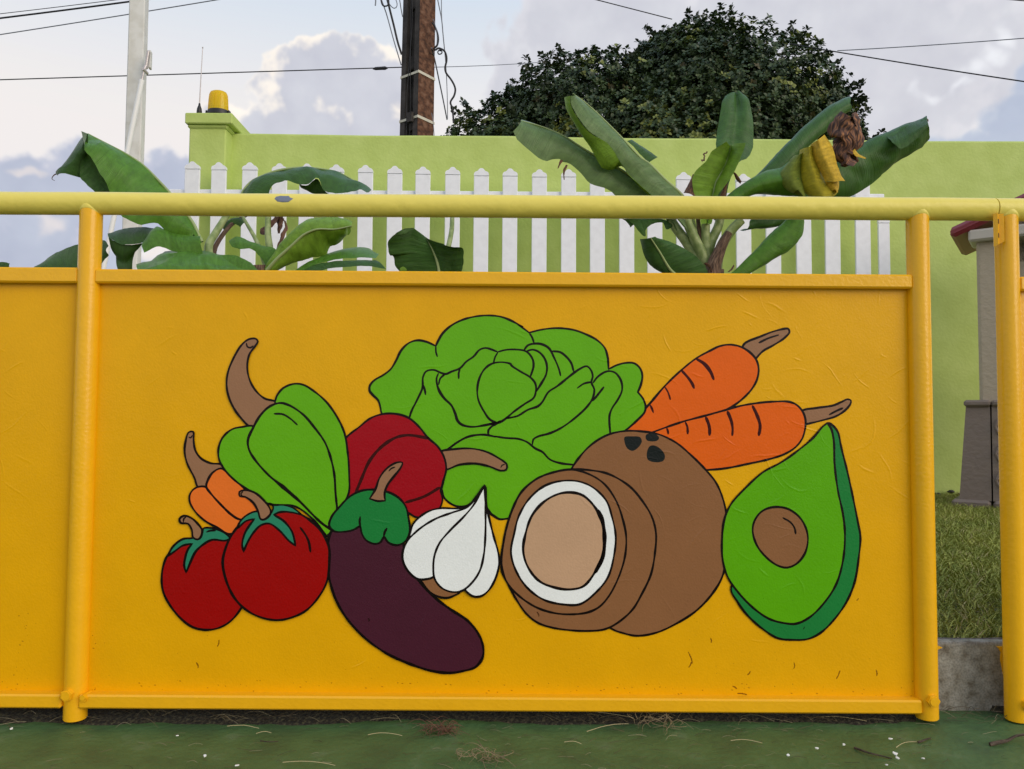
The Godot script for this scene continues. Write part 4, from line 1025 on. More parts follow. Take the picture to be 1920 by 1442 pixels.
	painted(panel, "painted_tomato", "painted red tomato in front, largest of the two", 11, [
		["F", red, PackedVector2Array([Vector2(-0.6116, 0.3294), Vector2(-0.6071, 0.3569), Vector2(-0.594, 0.3879), Vector2(-0.5737, 0.4121), Vector2(-0.5359, 0.4296), Vector2(-0.4944, 0.4368), Vector2(-0.4597, 0.437), Vector2(-0.4281, 0.42), Vector2(-0.4033, 0.3961), Vector2(-0.3872, 0.3652), Vector2(-0.3855, 0.3309), Vector2(-0.3893, 0.2932), Vector2(-0.4043, 0.2623), Vector2(-0.4314, 0.2314), Vector2(-0.4621, 0.2159), Vector2(-0.4931, 0.2099), Vector2(-0.5277, 0.2154), Vector2(-0.5591, 0.2306), Vector2(-0.5838, 0.2543), Vector2(-0.6019, 0.2883)]), 0.0066],
		["F", teal, PackedVector2Array([Vector2(-0.5828, 0.401), Vector2(-0.5828, 0.401), Vector2(-0.5773, 0.4155), Vector2(-0.5637, 0.4294), Vector2(-0.5431, 0.4382), Vector2(-0.5134, 0.4332), Vector2(-0.5068, 0.4488), Vector2(-0.5164, 0.456), Vector2(-0.5164, 0.456), Vector2(-0.5034, 0.4516), Vector2(-0.4878, 0.4524), Vector2(-0.4668, 0.4473), Vector2(-0.445, 0.4313), Vector2(-0.445, 0.4313), Vector2(-0.4666, 0.4363), Vector2(-0.4909, 0.4375), Vector2(-0.5054, 0.4312), Vector2(-0.5054, 0.4312), Vector2(-0.4836, 0.4179), Vector2(-0.4658, 0.3956), Vector2(-0.4575, 0.3658), Vector2(-0.4575, 0.3658), Vector2(-0.4723, 0.3767), Vector2(-0.4936, 0.3989), Vector2(-0.5147, 0.4125), Vector2(-0.532, 0.409), Vector2(-0.5489, 0.3916), Vector2(-0.5623, 0.3675), Vector2(-0.5678, 0.3527), Vector2(-0.5678, 0.3527), Vector2(-0.5713, 0.3674), Vector2(-0.5663, 0.3915), Vector2(-0.5563, 0.4088), Vector2(-0.5462, 0.422), Vector2(-0.5462, 0.422), Vector2(-0.5634, 0.418)])],
		["F", wood, PackedVector2Array([Vector2(-0.533, 0.4217), Vector2(-0.5396, 0.4399), Vector2(-0.5504, 0.4571), Vector2(-0.5681, 0.4691), Vector2(-0.5786, 0.4704), Vector2(-0.5795, 0.4794), Vector2(-0.5649, 0.483), Vector2(-0.5474, 0.4779), Vector2(-0.5297, 0.4642), Vector2(-0.5136, 0.4436), Vector2(-0.5124, 0.4332), Vector2(-0.5246, 0.4214)])],
		["L", null, PackedVector2Array([Vector2(-0.5726, 0.4701), Vector2(-0.5766, 0.4749), Vector2(-0.5718, 0.4798)]), 0.0045],
		["L", null, PackedVector2Array([Vector2(-0.4493, 0.4054), Vector2(-0.4379, 0.3907), Vector2(-0.43, 0.3752), Vector2(-0.4254, 0.3522)])]])
	painted(panel, "painted_garlic", "painted white garlic bulb with a brown root", 12, [
		["F", brown, PackedVector2Array([Vector2(-0.1938, 0.2984), Vector2(-0.1938, 0.2984), Vector2(-0.1677, 0.3154), Vector2(-0.112, 0.2779), Vector2(-0.1077, 0.2704), Vector2(-0.1162, 0.2653), Vector2(-0.1331, 0.2589), Vector2(-0.1543, 0.2617), Vector2(-0.1714, 0.2712)])],
		["F", white, PackedVector2Array([Vector2(-0.084, 0.4575), Vector2(-0.084, 0.4575), Vector2(-0.1095, 0.448), Vector2(-0.1522, 0.4473), Vector2(-0.1777, 0.4399), Vector2(-0.1988, 0.4249), Vector2(-0.2093, 0.4121), Vector2(-0.2162, 0.3859), Vector2(-0.2162, 0.3859), Vector2(-0.1688, 0.4082)])],
		["F", white, PackedVector2Array([Vector2(-0.0579, 0.4959), Vector2(-0.0579, 0.4959), Vector2(-0.0714, 0.4766), Vector2(-0.0925, 0.451), Vector2(-0.1265, 0.4381), Vector2(-0.1604, 0.4252), Vector2(-0.1943, 0.4038), Vector2(-0.2195, 0.3783), Vector2(-0.2298, 0.3529), Vector2(-0.2274, 0.3318), Vector2(-0.2144, 0.3109), Vector2(-0.1972, 0.2984), Vector2(-0.1802, 0.2976), Vector2(-0.1612, 0.3049), Vector2(-0.1343, 0.3704), Vector2(-0.088, 0.4341)])],
		["F", white, PackedVector2Array([Vector2(-0.0544, 0.4959), Vector2(-0.0544, 0.4959), Vector2(-0.0519, 0.4513), Vector2(-0.0453, 0.4217), Vector2(-0.0365, 0.3879), Vector2(-0.0277, 0.3585), Vector2(-0.0246, 0.3374), Vector2(-0.0295, 0.3079), Vector2(-0.0441, 0.2784), Vector2(-0.061, 0.2636), Vector2(-0.0779, 0.2622), Vector2(-0.0929, 0.2718), Vector2(-0.0968, 0.2789), Vector2(-0.0826, 0.3075), Vector2(-0.0704, 0.3666), Vector2(-0.0603, 0.4343)])],
		["F", white, PackedVector2Array([Vector2(-0.0574, 0.4971), Vector2(-0.0574, 0.4971), Vector2(-0.0797, 0.4554), Vector2(-0.1008, 0.4298), Vector2(-0.1303, 0.4), Vector2(-0.1513, 0.3745), Vector2(-0.1617, 0.3491), Vector2(-0.1644, 0.3238), Vector2(-0.1611, 0.2986), Vector2(-0.146, 0.2798), Vector2(-0.1247, 0.2716), Vector2(-0.1035, 0.2738), Vector2(-0.0824, 0.2907), Vector2(-0.0657, 0.3161), Vector2(-0.0575, 0.3498), Vector2(-0.0544, 0.392), Vector2(-0.0549, 0.4513)])]])

# ---------------------------------------------------------------- beyond the barrier
func playhouse() -> void:
	# a plastic children's house: beige walls on a taupe foot, grey ledge, red gable roof
	var t := thing("playhouse", "beige plastic playhouse with red roof and taupe stone-like foot beyond the right post", "playhouse", "", Vector3(2.765, 0.13, -2.90))
	var m := MB.new()
	m.box(Vector3(2.845, 1.25, -2.98), Vector3(0.16, 1.02, 0.16), 0.018)
	part(t, "corner_column", m, M.beige_plastic)
	m = MB.new()
	m.box(Vector3(3.52, 1.25, -2.98), Vector3(0.16, 1.02, 0.16), 0.018)
	part(t, "corner_column", m, M.beige_plastic)
	m = MB.new() # walls, with a door opening left free in front
	m.box(Vector3(2.96, 1.22, -3.02), Vector3(0.09, 0.98, 0.05), 0.004)
	m.box(Vector3(3.18, 1.66, -3.02), Vector3(0.52, 0.14, 0.05), 0.004)
	for s in [2.80, 3.56]: # low side walls, open above
		m.box(Vector3(s, 0.93, -3.26), Vector3(0.05, 0.40, 0.42), 0.004)
		m.box(Vector3(s, 1.66, -3.26), Vector3(0.05, 0.14, 0.42), 0.004)
	m.box(Vector3(3.18, 0.93, -3.45), Vector3(0.80, 0.40, 0.05), 0.004)
	m.box(Vector3(3.18, 1.66, -3.45), Vector3(0.80, 0.14, 0.05), 0.004)
	part(t, "wall", m, M.beige_plastic)
	m = MB.new() # a dark hinge plate on the wall
	m.box(Vector3(3.02, 1.76, -2.985), Vector3(0.028, 0.20, 0.03), 0.006)
	part(t, "hinge", m, M.dark_plastic)
	for s in [[2.815, 0.225], [3.45, 0.20]]:
		m = MB.new() # the foot flares downward, a groove between its slabs
		for h in 2:
			var x0: float = s[0] + (-0.118 if h == 0 else 0.012)
			var x1: float = s[0] + (0.004 if h == 0 else s[1])
			var out := [0.04, 0.0]
			var a := [Vector3(x0 - (out[0] if h == 0 else 0.0), 0.19, -2.84), Vector3(x1, 0.19, -2.84), Vector3(x1, 0.745, -2.88), Vector3(x0, 0.745, -2.88)]
			var b := [Vector3(x0 - (out[0] if h == 0 else 0.0), 0.19, -3.1), Vector3(x1, 0.19, -3.1), Vector3(x1, 0.745, -3.1), Vector3(x0, 0.745, -3.1)]
			var mid := Vector3((x0 + x1) / 2, 0.45, -2.97)
			m.face(a, mid); m.face(b, mid)
			for k in 4: m.face([a[k], a[(k + 1) % 4], b[(k + 1) % 4], b[k]], mid)
		var foot := part(t, "foot", m, M.taupe_plastic)
		m = MB.new()
		m.box(Vector3(s[0] - 0.059, 0.757, -2.975), Vector3(0.138, 0.04, 0.24), 0.012)
		m.box(Vector3(s[0] + (s[1] + 0.014) / 2.0, 0.757, -2.975), Vector3(s[1] - 0.012, 0.04, 0.24), 0.012)
		part(foot, "foot_cap", m, M.taupe_plastic)
		m = MB.new()
		m.box(Vector3(s[0] - 0.098, 0.162, -2.96), Vector3(0.20, 0.06, 0.28), 0.014)
		m.box(Vector3(s[0] + 0.098, 0.162, -2.96), Vector3(0.17, 0.06, 0.28), 0.014)
		part(foot, "plinth", m, M.taupe_plastic)
		m = MB.new() # moulded stones
		for k in 3:
			var path := PackedVector3Array()
			for q in 9:
				var an := TAU * q / 8.0
				path.append(Vector3(s[0] + 0.085 + cos(an) * 0.055, 0.62 - k * 0.155 + sin(an) * 0.055, -2.862 + k * 0.011))
			m.tube(path, 0.008, 6, false)
		part(foot, "moulded_stones", m, M.taupe_plastic)
	m = MB.new()
	m.box(Vector3(3.175, 1.752, -2.965), Vector3(0.89, 0.07, 0.24), 0.012)
	part(t, "ledge", m, M.ledge_plastic)
	m = MB.new()
	m.prism(PackedVector2Array([Vector2(2.83, 1.788), Vector2(3.53, 1.788), Vector2(3.18, 1.93)]), -3.02, -3.0)
	part(t, "gable", m, M.beige_plastic)
	for s in [-1.0, 1.0]: # two roof slopes, each a rounded slab with a raised rib at the verge
		m = MB.new()
		var mid := Vector3(3.18 + s * 0.246, 1.892, -3.17)
		m.box(mid, Vector3(0.64, 0.05, 0.66), 0.02, Basis(Vector3(0, 0, 1), -s * 0.38))
		m.box(mid + Vector3(0, 0.014, 0.30), Vector3(0.64, 0.05, 0.06), 0.02, Basis(Vector3(0, 0, 1), -s * 0.38))
		part(t, "roof_slope", m, M.red_plastic)
	m = MB.new()
	m.tube(PackedVector3Array([Vector3(3.18, 1.992, -2.85), Vector3(3.18, 1.992, -3.5)]), 0.032, 14)
	part(t, "ridge", m, M.red_plastic)
	t.rotation.y = -0.62 # set askew, its door towards the court

func mast() -> void:
	var t := thing("metal_post", "tall square off-white metal post beside the end of the wall", "post", "", Vector3(-2.356, 0.12, -3.06))
	var m := MB.new()
	m.box(Vector3(-2.356, 2.6, -3.06), Vector3(0.092, 5.0, 0.092), 0.006, Basis(Vector3.UP, 0.2))
	part(t, "shaft", m, M.mast_paint)
	m = MB.new()
	m.box(Vector3(-2.356, 2.145, -3.06), Vector3(0.094, 0.004, 0.094), 0.001, Basis(Vector3.UP, 0.2))
	part(t, "joint", m, M.mast_paint)
	m = MB.new()
	m.box(Vector3(-2.356, 0.14, -3.06), Vector3(0.26, 0.02, 0.26), 0.003, Basis(Vector3.UP, 0.2))
	part(t, "base_plate", m, M.mast_paint)
	var b := thing("metal_brace", "thin white metal stay leaning up against the off-white post", "brace", "", Vector3(-2.53, 0.12, -2.9))
	var top: Vector3 = Vector3(-2.2596, 2.6872, -2.93)
	var low: Vector3 = Vector3(-2.4372, 1.5466, -2.9)
	m = MB.new()
	m.tube(PackedVector3Array([low + (low - top).normalized() * 1.42, low, top]), 0.0145, 12)
	part(b, "rod", m, M.brace_paint)
	m = MB.new() # the turnbuckle at its head
	m.tube(PackedVector3Array([top, top + Vector3(0.008, 0.05, 0), top + Vector3(0.014, 0.09, -0.01)]), PackedFloat32Array([0.009, 0.006, 0.011]), 8)
	m.box(top + Vector3(0.020, 0.135, -0.02), Vector3(0.016, 0.11, 0.026), 0.004, Basis(Vector3(0, 0, 1), -0.12))
	m.tube(PackedVector3Array([top + Vector3(0.012, 0.06, 0.02), top + Vector3(0.012, 0.06, -0.04)]), 0.009, 8)
	part(b, "turnbuckle", m, M.antenna_steel)
	m = MB.new()
	m.box(top + Vector3(0.020, 0.15, -0.055), Vector3(0.014, 0.11, 0.04), 0.003, Basis(Vector3.UP, 0.2))
	part(b, "bracket", m, M.mast_paint)

func utility_pole() -> void:
	# an I-shaped concrete pole set cornerwise: its web carries a row of openings
	var t := thing("utility_pole", "weathered concrete utility pole with rust brown side and pale straps", "pole", "", Vector3(-1.19, 0.1, -7.5))
	var turn := Basis(Vector3.UP, 0.92)
	var base := Vector3(-1.19, 0, -7.62)
	var at := func(p: Vector3, y: float) -> Vector3:
		var k := 1.0 - (y - 4.0) * 0.022 # narrower with height
		return base + turn * Vector3(p.x * k, 0, p.z * k) + Vector3(0.008 * (y - 4.1), y, 0)
	# two flanges, their outer faces turned to the right; then web ladder between them
	for s in [1.0, -1.0]:
		var m := MB.new()
		for k in 7:
			var y0 := k * 1.3
			var y1 := y0 + 1.3
			var c := []
			for y in [y0, y1]:
				for q in [Vector2(0.150, 0.14), Vector2(0.150, -0.14), Vector2(0.070, -0.14), Vector2(0.070, 0.14)]:
					c.append(at.call(Vector3(q.y, 0, q.x * s), y))
			var mid: Vector3 = at.call(Vector3(0, 0, 0.11 * s), y0 + 0.65)
			for q in 4: m.face([c[q], c[(q + 1) % 4], c[4 + (q + 1) % 4], c[4 + q]], mid)
		part(t, "flange", m, M.weathered_concrete)
	var face := MB.new() # the rust stained outer face
	for k in 7:
		var q := []
		for c in [Vector2(-0.14, 0), Vector2(0.14, 0), Vector2(0.14, 1.3), Vector2(-0.14, 1.3)]: q.append(at.call(Vector3(c.x, 0, 0.1525), k * 1.3 + c.y))
		face.face(q, base + Vector3(0, k * 1.3 + 0.65, 0))
	part(t, "stained_face", face, M.rust_stain, "rust brown stained face of the pole")
	for k in 12:
		var m := MB.new()
		var y := 0.45 + k * 0.76
		var p0: Vector3 = at.call(Vector3(0, 0, 0), y)
		m.box(p0, Vector3(0.15, 0.17, 0.15), 0.01, turn)
		part(t, "web_rung", m, M.weathered_concrete)
	var web := MB.new()
	web.box(at.call(Vector3(-0.02, 0, 0), 4.5), Vector3(0.03, 9.0, 0.2), 0.0, turn)
	part(t, "web", web, M.weathered_concrete)
	for y in [4.28, 4.83]:
		var m := MB.new()
		var k: float = 1.0 - (y - 4.0) * 0.022
		for q in [[Vector3(0, 0, 0.156), Vector3(0.30, 0.034, 0.006)], [Vector3(0, 0, -0.153), Vector3(0.30, 0.034, 0.006)], [Vector3(0.143, 0, 0), Vector3(0.006, 0.030, 0.30)], [Vector3(-0.143, 0, 0), Vector3(0.006, 0.030, 0.30)]]:
			m.box(at.call(q[0], y), q[1] * Vector3(k, 1, k), 0.001, turn)
		part(t, "strap", m, M.steel_strap)
	var m2 := MB.new()
	m2.box(at.call(Vector3(-0.165, 0, 0.05), 4.28), Vector3(0.04, 0.12, 0.08), 0.004, turn)
	part(t, "strap_clip", m2, M.weathered_concrete)
	m2 = MB.new()
	m2.tube(PackedVector3Array([at.call(Vector3(-0.148, 0, -0.02), 3.0), at.call(Vector3(-0.149, 0, -0.03), 4.6), at.call(Vector3(-0.150, 0, 0.03), 5.4), at.call(Vector3(-0.15, 0, 0.0), 7.5)]), 0.0045, 8)
	m2.tube(PackedVector3Array([at.call(Vector3(-0.148, 0, 0.04), 3.0), at.call(Vector3(-0.149, 0, 0.03), 4.5), at.call(Vector3(-0.150, 0, 0.00), 5.6), at.call(Vector3(-0.15, 0, 0.06), 7.5)]), 0.0035, 8)
	part(t, "pole_cable", m2, M.black_cable)

func cable(label: String, path: PackedVector3Array, radius: float, material: Material, group := "") -> Node3D:
	var m := MB.new()
	m.tube(path, radius, 7)
	var o := MeshInstance3D.new()
	o.name = "cable"
	o.mesh = m.mesh()
	o.material_override = material
	add_child(o, true)
	return tag(o, label, "cable", group)

func wires() -> void:
	var over := "overhead cables"
	cable("thick black overhead cable rising rightwards behind the off-white post", slack(Vector3(-9.0943, 6.0595, -9), Vector3(-2.8977, 6.5546, -8.4), 0.03), 0.012, M.black_cable, over)
	cable("thin black cable just above the thick one at the top left corner", slack(Vector3(-9.2688, 6.2402, -9.2), Vector3(-2.9559, 6.7024, -8.6), 0.03), 0.005, M.black_cable, over)
	cable("grey cable below the thick black one, sloping up past the off-white post", slack(Vector3(-8.2278, 5.2775, -8), Vector3(-2.1403, 6.0735, -7.6), 0.02), 0.0065, M.grey_cable, over)
	var c := MB.new()
	c.tube(slack(Vector3(-7.5291, 4.5347, -7.2), Vector3(-1.3617, 4.9632, -7.6), 0.0), 0.0065, 7)
	var line := thing("cable", "dark cable with black splice reaching the utility pole from the left", "cable", over, Vector3(-7.5291, 4.5347, -7.2))
	part(line, "strand", c, M.black_cable)
	c = MB.new()
	c.tube(PackedVector3Array([Vector3(-1.7251, 4.9173, -7.55), Vector3(-1.6926, 4.9201, -7.55), Vector3(-1.6146, 4.9247, -7.55), Vector3(-1.5755, 4.9269, -7.55), Vector3(-1.543, 4.9278, -7.55)]), PackedFloat32Array([0.008, 0.019, 0.02, 0.022, 0.008]), 10)
	part(line, "splice", c, M.black_cable, "black splice sleeve on the cable")
	cable("thin grey cable leaving the pole's right side toward the tree", slack(Vector3(-1.0214, 4.9655, -7.6), Vector3(0.3654, 5.9865, -9.6), 0.01), 0.0045, M.grey_cable, over)
	cable("dark cable dropping to the tree top from above it", slack(Vector3(0.716, 7.4362, -10.2), Vector3(2.5681, 7.1968, -10.6), 0.0), 0.008, M.black_cable, over)
	cable("dark cable sloping down to the right from the tree's right shoulder", slack(Vector3(4.4039, 6.7003, -10.4), Vector3(7.6119, 4.865, -8), 0.02), 0.009, M.black_cable, over)
	cable("thin cable rising slightly to the right from the tree's right shoulder", slack(Vector3(5.1712, 6.5922, -10.4), Vector3(8.428, 6.2125, -9), 0.02), 0.007, M.grey_cable, over)
	cable("short dark cable in the top right corner", slack(Vector3(6.7764, 6.6815, -9), Vector3(8.2868, 6.5523, -9), 0.0), 0.008, M.black_cable, over)
	var drops := "cables hanging beside the utility pole"
	cable("thin grey cable hanging down to the pole's left edge, lower end lowest", even(PackedVector3Array([Vector3(-1.6538, 5.8431, -7.4), Vector3(-1.6163, 5.7285, -7.4375), Vector3(-1.5597, 5.5757, -7.475), Vector3(-1.47, 5.2602, -7.5125), Vector3(-1.3802, 4.968, -7.55)]), 14), 0.007, M.grey_cable, drops)
	cable("thick dark cable hanging to the pole's left edge", even(PackedVector3Array([Vector3(-1.5755, 5.8436, -7.4), Vector3(-1.536, 5.7, -7.43), Vector3(-1.509, 5.5928, -7.46), Vector3(-1.4626, 5.4104, -7.49), Vector3(-1.4222, 5.2395, -7.52), Vector3(-1.3759, 5.0989, -7.55)]), 14), 0.013, M.black_cable, drops)
	cable("short grey cable between the thick dark one and the pole", even(PackedVector3Array([Vector3(-1.4128, 5.8448, -7.4), Vector3(-1.3892, 5.7029, -7.4333), Vector3(-1.3783, 5.6222, -7.4667), Vector3(-1.3626, 5.5408, -7.5)]), 10), 0.006, M.grey_cable, drops)
	cable("grey cable loop curling at the top left of the pole", even(PackedVector3Array([Vector3(-1.5631, 5.819, -7.4), Vector3(-1.5311, 5.6956, -7.4), Vector3(-1.5002, 5.6341, -7.4), Vector3(-1.4575, 5.5949, -7.4), Vector3(-1.4263, 5.6038, -7.4), Vector3(-1.4161, 5.6471, -7.4), Vector3(-1.435, 5.7087, -7.4), Vector3(-1.4723, 5.7949, -7.4)]), 20), 0.0055, M.grey_cable, drops)
	cable("dark stub of cable at the top, left of the hanging bunch", even(PackedVector3Array([Vector3(-1.7016, 5.818, -7.4), Vector3(-1.6756, 5.6946, -7.4), Vector3(-1.6794, 5.6267, -7.4)]), 8), 0.008, M.grey_cable, drops)
	cable("white-tied joint where the hanging cables meet at the top", even(PackedVector3Array([Vector3(-1.6122, 5.7085, -7.38), Vector3(-1.593, 5.6286, -7.38), Vector3(-1.5687, 5.6078, -7.38), Vector3(-1.5268, 5.6167, -7.38), Vector3(-1.513, 5.6599, -7.38), Vector3(-1.5283, 5.7214, -7.38)]), 12), 0.009, M.black_cable, drops)
	cable("straight grey cable right of the pole running down to the splice", even(PackedVector3Array([Vector3(-0.9488, 5.848, -7.4), Vector3(-0.9317, 5.7279, -7.45), Vector3(-0.8879, 5.5192, -7.5), Vector3(-0.8709, 5.3334, -7.55), Vector3(-0.8565, 5.1833, -7.6)]), 12), 0.0065, M.grey_cable, drops)
	cable("second straight grey cable beside it, farther right", even(PackedVector3Array([Vector3(-0.8971, 5.9061, -7.5), Vector3(-0.8963, 5.7748, -7.5333), Vector3(-0.8918, 5.5423, -7.5667), Vector3(-0.8674, 5.2836, -7.6), Vector3(-0.8386, 4.9735, -7.6333), Vector3(-0.8213, 4.5866, -7.6667), Vector3(-0.8192, 4.3617, -7.7)]), 12), 0.005, M.grey_cable, drops)
	cable("dark cable running down from the pole's right side to the tree", even(PackedVector3Array([Vector3(-1.0053, 5.1578, -7.5), Vector3(-0.9858, 5.1056, -7.675), Vector3(-0.9512, 4.9456, -7.85), Vector3(-0.9147, 4.7773, -8.025), Vector3(-0.8693, 4.5477, -8.2)]), 12), 0.0085, M.grey_cable, drops)
	cable("thin cable leaving the lower strap down to the wall top", even(PackedVector3Array([Vector3(-0.9959, 4.3544, -7.5), Vector3(-0.9764, 4.2438, -7.5), Vector3(-0.9531, 3.9983, -7.5)]), 8), 0.004, M.grey_cable, drops)
	cable("curly black cable with coils bulging out right of the pole", even(PackedVector3Array([Vector3(-0.9975, 5.4484, -7.45), Vector3(-0.9618, 5.3989, -7.4614), Vector3(-0.9317, 5.3182, -7.4727), Vector3(-0.9235, 5.2497, -7.4841), Vector3(-0.9384, 5.187, -7.4955), Vector3(-0.9696, 5.1614, -7.5068), Vector3(-0.9803, 5.1446, -7.5182), Vector3(-0.9596, 5.1479, -7.5295), Vector3(-0.9305, 5.1761, -7.5409), Vector3(-0.8888, 5.1695, -7.5523), Vector3(-0.8554, 5.1529, -7.5636), Vector3(-0.8313, 5.0961, -7.575), Vector3(-0.8292, 5.0391, -7.5864), Vector3(-0.8477, 4.9567, -7.5977), Vector3(-0.8358, 4.8995, -7.6091), Vector3(-0.7807, 4.8299, -7.6205), Vector3(-0.7379, 4.7602, -7.6318), Vector3(-0.7222, 4.7026, -7.6432), Vector3(-0.7383, 4.6322, -7.6545), Vector3(-0.7839, 4.5552, -7.6659), Vector3(-0.7632, 4.4973, -7.6773), Vector3(-0.7508, 4.4078, -7.6886), Vector3(-0.7445, 4.3119, -7.7)]), 60), 0.012, M.black_cable, drops)
	cable("small coil of black cable hanging in the bend", even(PackedVector3Array([Vector3(-0.8639, 5.097, -7.42), Vector3(-0.901, 5.0992, -7.43), Vector3(-0.9234, 5.0794, -7.44), Vector3(-0.912, 5.0572, -7.45), Vector3(-0.8793, 5.0709, -7.46), Vector3(-0.8782, 5.1043, -7.47), Vector3(-0.9058, 5.1139, -7.48)]), 22), 0.0075, M.black_cable, drops)
	cable("loose grey wire trailing from the coil", even(PackedVector3Array([Vector3(-0.9859, 5.4918, -7.45), Vector3(-0.9672, 5.4424, -7.45), Vector3(-0.9482, 5.3683, -7.45), Vector3(-0.9348, 5.257, -7.45), Vector3(-0.9376, 5.1829, -7.45)]), 14), 0.004, M.grey_cable, drops)

func tree() -> void:
	var t := thing("tree", "large rounded dark green tree behind the lime wall", "tree", "", Vector3(3.5, 0.1, -12.2))
	var m := MB.new()
	m.tube(even(PackedVector3Array([Vector3(3.5, -0.2, -12.2), Vector3(3.45, 1.2, -12.2), Vector3(3.6, 2.6, -12.2), Vector3(3.6, 3.6, -12.2)]), 12), taper(12, 0.26, 0.17), 14)
	part(t, "trunk", m, M.bark)
	var tips := [Vector3(1.2, 5.6, -11.9), Vector3(2.2, 6.3, -12.5), Vector3(3.4, 7.2, -12.0), Vector3(4.6, 7.0, -12.6), Vector3(5.4, 6.0, -12.0), Vector3(0.4, 5.0, -12.6), Vector3(6.0, 5.2, -12.5), Vector3(3.0, 5.5, -11.2)]
	for k in tips.size():
		m = MB.new()
		var a := Vector3(3.5, 2.0 + 0.2 * k, -12.2)
		m.tube(even(PackedVector3Array([a, a.lerp(tips[k], 0.45) + Vector3(0, -0.15, 0), a.lerp(tips[k], 0.8), tips[k]]), 10), taper(10, 0.11, 0.015), 8)
		part(t, "limb", m, M.bark)
	# foliage: rosettes of stiff round leaves spread through and over a crown of several domes
	var rosette := MB.new()
	var g := RandomNumberGenerator.new()
	g.seed = 77
	for k in 6:
		var b := Basis(Vector3.UP, TAU * k / 6.0 + g.randf_range(-0.4, 0.4)) * Basis(Vector3.RIGHT, g.randf_range(-1.25, -0.1))
		var s := g.randf_range(0.75, 1.15)
		rosette.col = Color.WHITE * g.randf_range(0.75, 1.15)
		var rows := []
		for r in [-1.0, 0.0, 1.0]:
			var row := PackedVector3Array()
			for q in 5:
				var w: float = [0.006, 0.034, 0.045, 0.034, 0.004][q]
				row.append(b * (Vector3(r * w, absf(r) * w * 0.35 - 0.012 * q * q * 0.12, 0.03 + q * 0.026) * s))
			rows.append(row)
		rosette.grid(rows)
	var domes := [[Vector3(3.75, 5.95, -11.9), Vector3(2.25, 1.72, 1.6)], [Vector3(3.3, 6.40, -12.1), Vector3(1.4, 1.40, 1.3)], [Vector3(1.35, 5.55, -11.9), Vector3(1.7, 1.62, 1.5)], [Vector3(0.40, 5.08, -12.0), Vector3(1.78, 1.38, 1.3)], [Vector3(4.9, 5.5, -12.2), Vector3(1.35, 1.35, 1.4)], [Vector3(5.55, 4.85, -12.2), Vector3(1.15, 1.05, 1.3)], [Vector3(-0.1, 4.5, -12.0), Vector3(1.55, 1.2, 1.2)], [Vector3(3.0, 4.9, -11.5), Vector3(3.0, 1.6, 1.5)]]
	var lump := noise(1.1, 3, 111)
	var xf: Array[Transform3D] = []
	var tint: Array[Color] = []
	var tries := 0
	while xf.size() < 46000 and tries < 600000:
		tries += 1
		var d: Array = domes[g.randi() % domes.size()]
		var dir := Vector3(g.randfn(0, 1), g.randfn(0, 1), g.randfn(0, 1)).normalized()
		var depth := 1.0 - 0.42 * pow(g.randf(), 1.6)
		var p: Vector3 = d[0] + dir * d[1] * depth * (1.0 + lump.get_noise_3dv(d[0] + dir * d[1]) * 0.16)
		if p.y < 3.7: continue
		var deep := false
		for e in domes:
			var q: Vector3 = (p - e[0]) / e[1]
			if q.length() < 0.52: deep = true
		if deep: continue
		if lump.get_noise_3dv(p * 2.2 + Vector3(30, 0, 0)) < -0.29: continue # gaps between the clumps
		var b := Basis(Vector3.UP, g.randf() * TAU)
		var out := (dir + Vector3(0, 0.5, 0) + Vector3(g.randfn(0, 0.3), g.randfn(0, 0.3), g.randfn(0, 0.3))).normalized()
		var axis := Vector3.UP.cross(out)
		if axis.length() > 0.01: b = Basis(axis.normalized(), Vector3.UP.angle_to(out)) * b
		xf.append(Transform3D(b.scaled(Vector3.ONE * g.randf_range(0.42, 0.7)), p))
		var c := lin(44, 66, 36).lerp(lin(74, 94, 48), g.randf())
		var kind := lump.get_noise_3dv(p * 0.9 + Vector3(0, 60, 0)) + g.randf_range(-0.35, 0.35)
		if kind > 0.40: c = lin(128, 138, 62)
		elif kind < -0.7: c = lin(100, 92, 56)
		tint.append(c)
	for k in 120: # twigs that stand out of the outline
		var d: Array = domes[g.randi() % 6]
		var dir := Vector3(g.randfn(0, 1), absf(g.randfn(0, 1)) + 0.1, g.randfn(0, 0.6)).normalized()
		for q in 3:
			var p: Vector3 = d[0] + dir * (d[1] * 1.02 + Vector3.ONE * (0.05 + q * 0.07))
			xf.append(Transform3D(Basis(Vector3(g.randfn(0, 1), g.randfn(0, 1), g.randfn(0, 1)).normalized(), g.randf_range(0, 1.5)).scaled(Vector3.ONE * g.randf_range(0.5, 0.8)), p))
			tint.append(lin(52, 66, 44))
	var mm := MultiMesh.new()
	mm.transform_format = MultiMesh.TRANSFORM_3D
	mm.use_colors = true
	mm.mesh = rosette.mesh()
	mm.instance_count = xf.size()
	for k in xf.size():
		mm.set_instance_transform(k, xf[k].translated(-t.position))
		mm.set_instance_color(k, tint[k])
	var crown := MultiMeshInstance3D.new()
	crown.name = "crown"
	crown.multimesh = mm
	crown.material_override = M.tree_leaf
	t.add_child(crown, true)
	crown.set_meta("kind", "stuff")

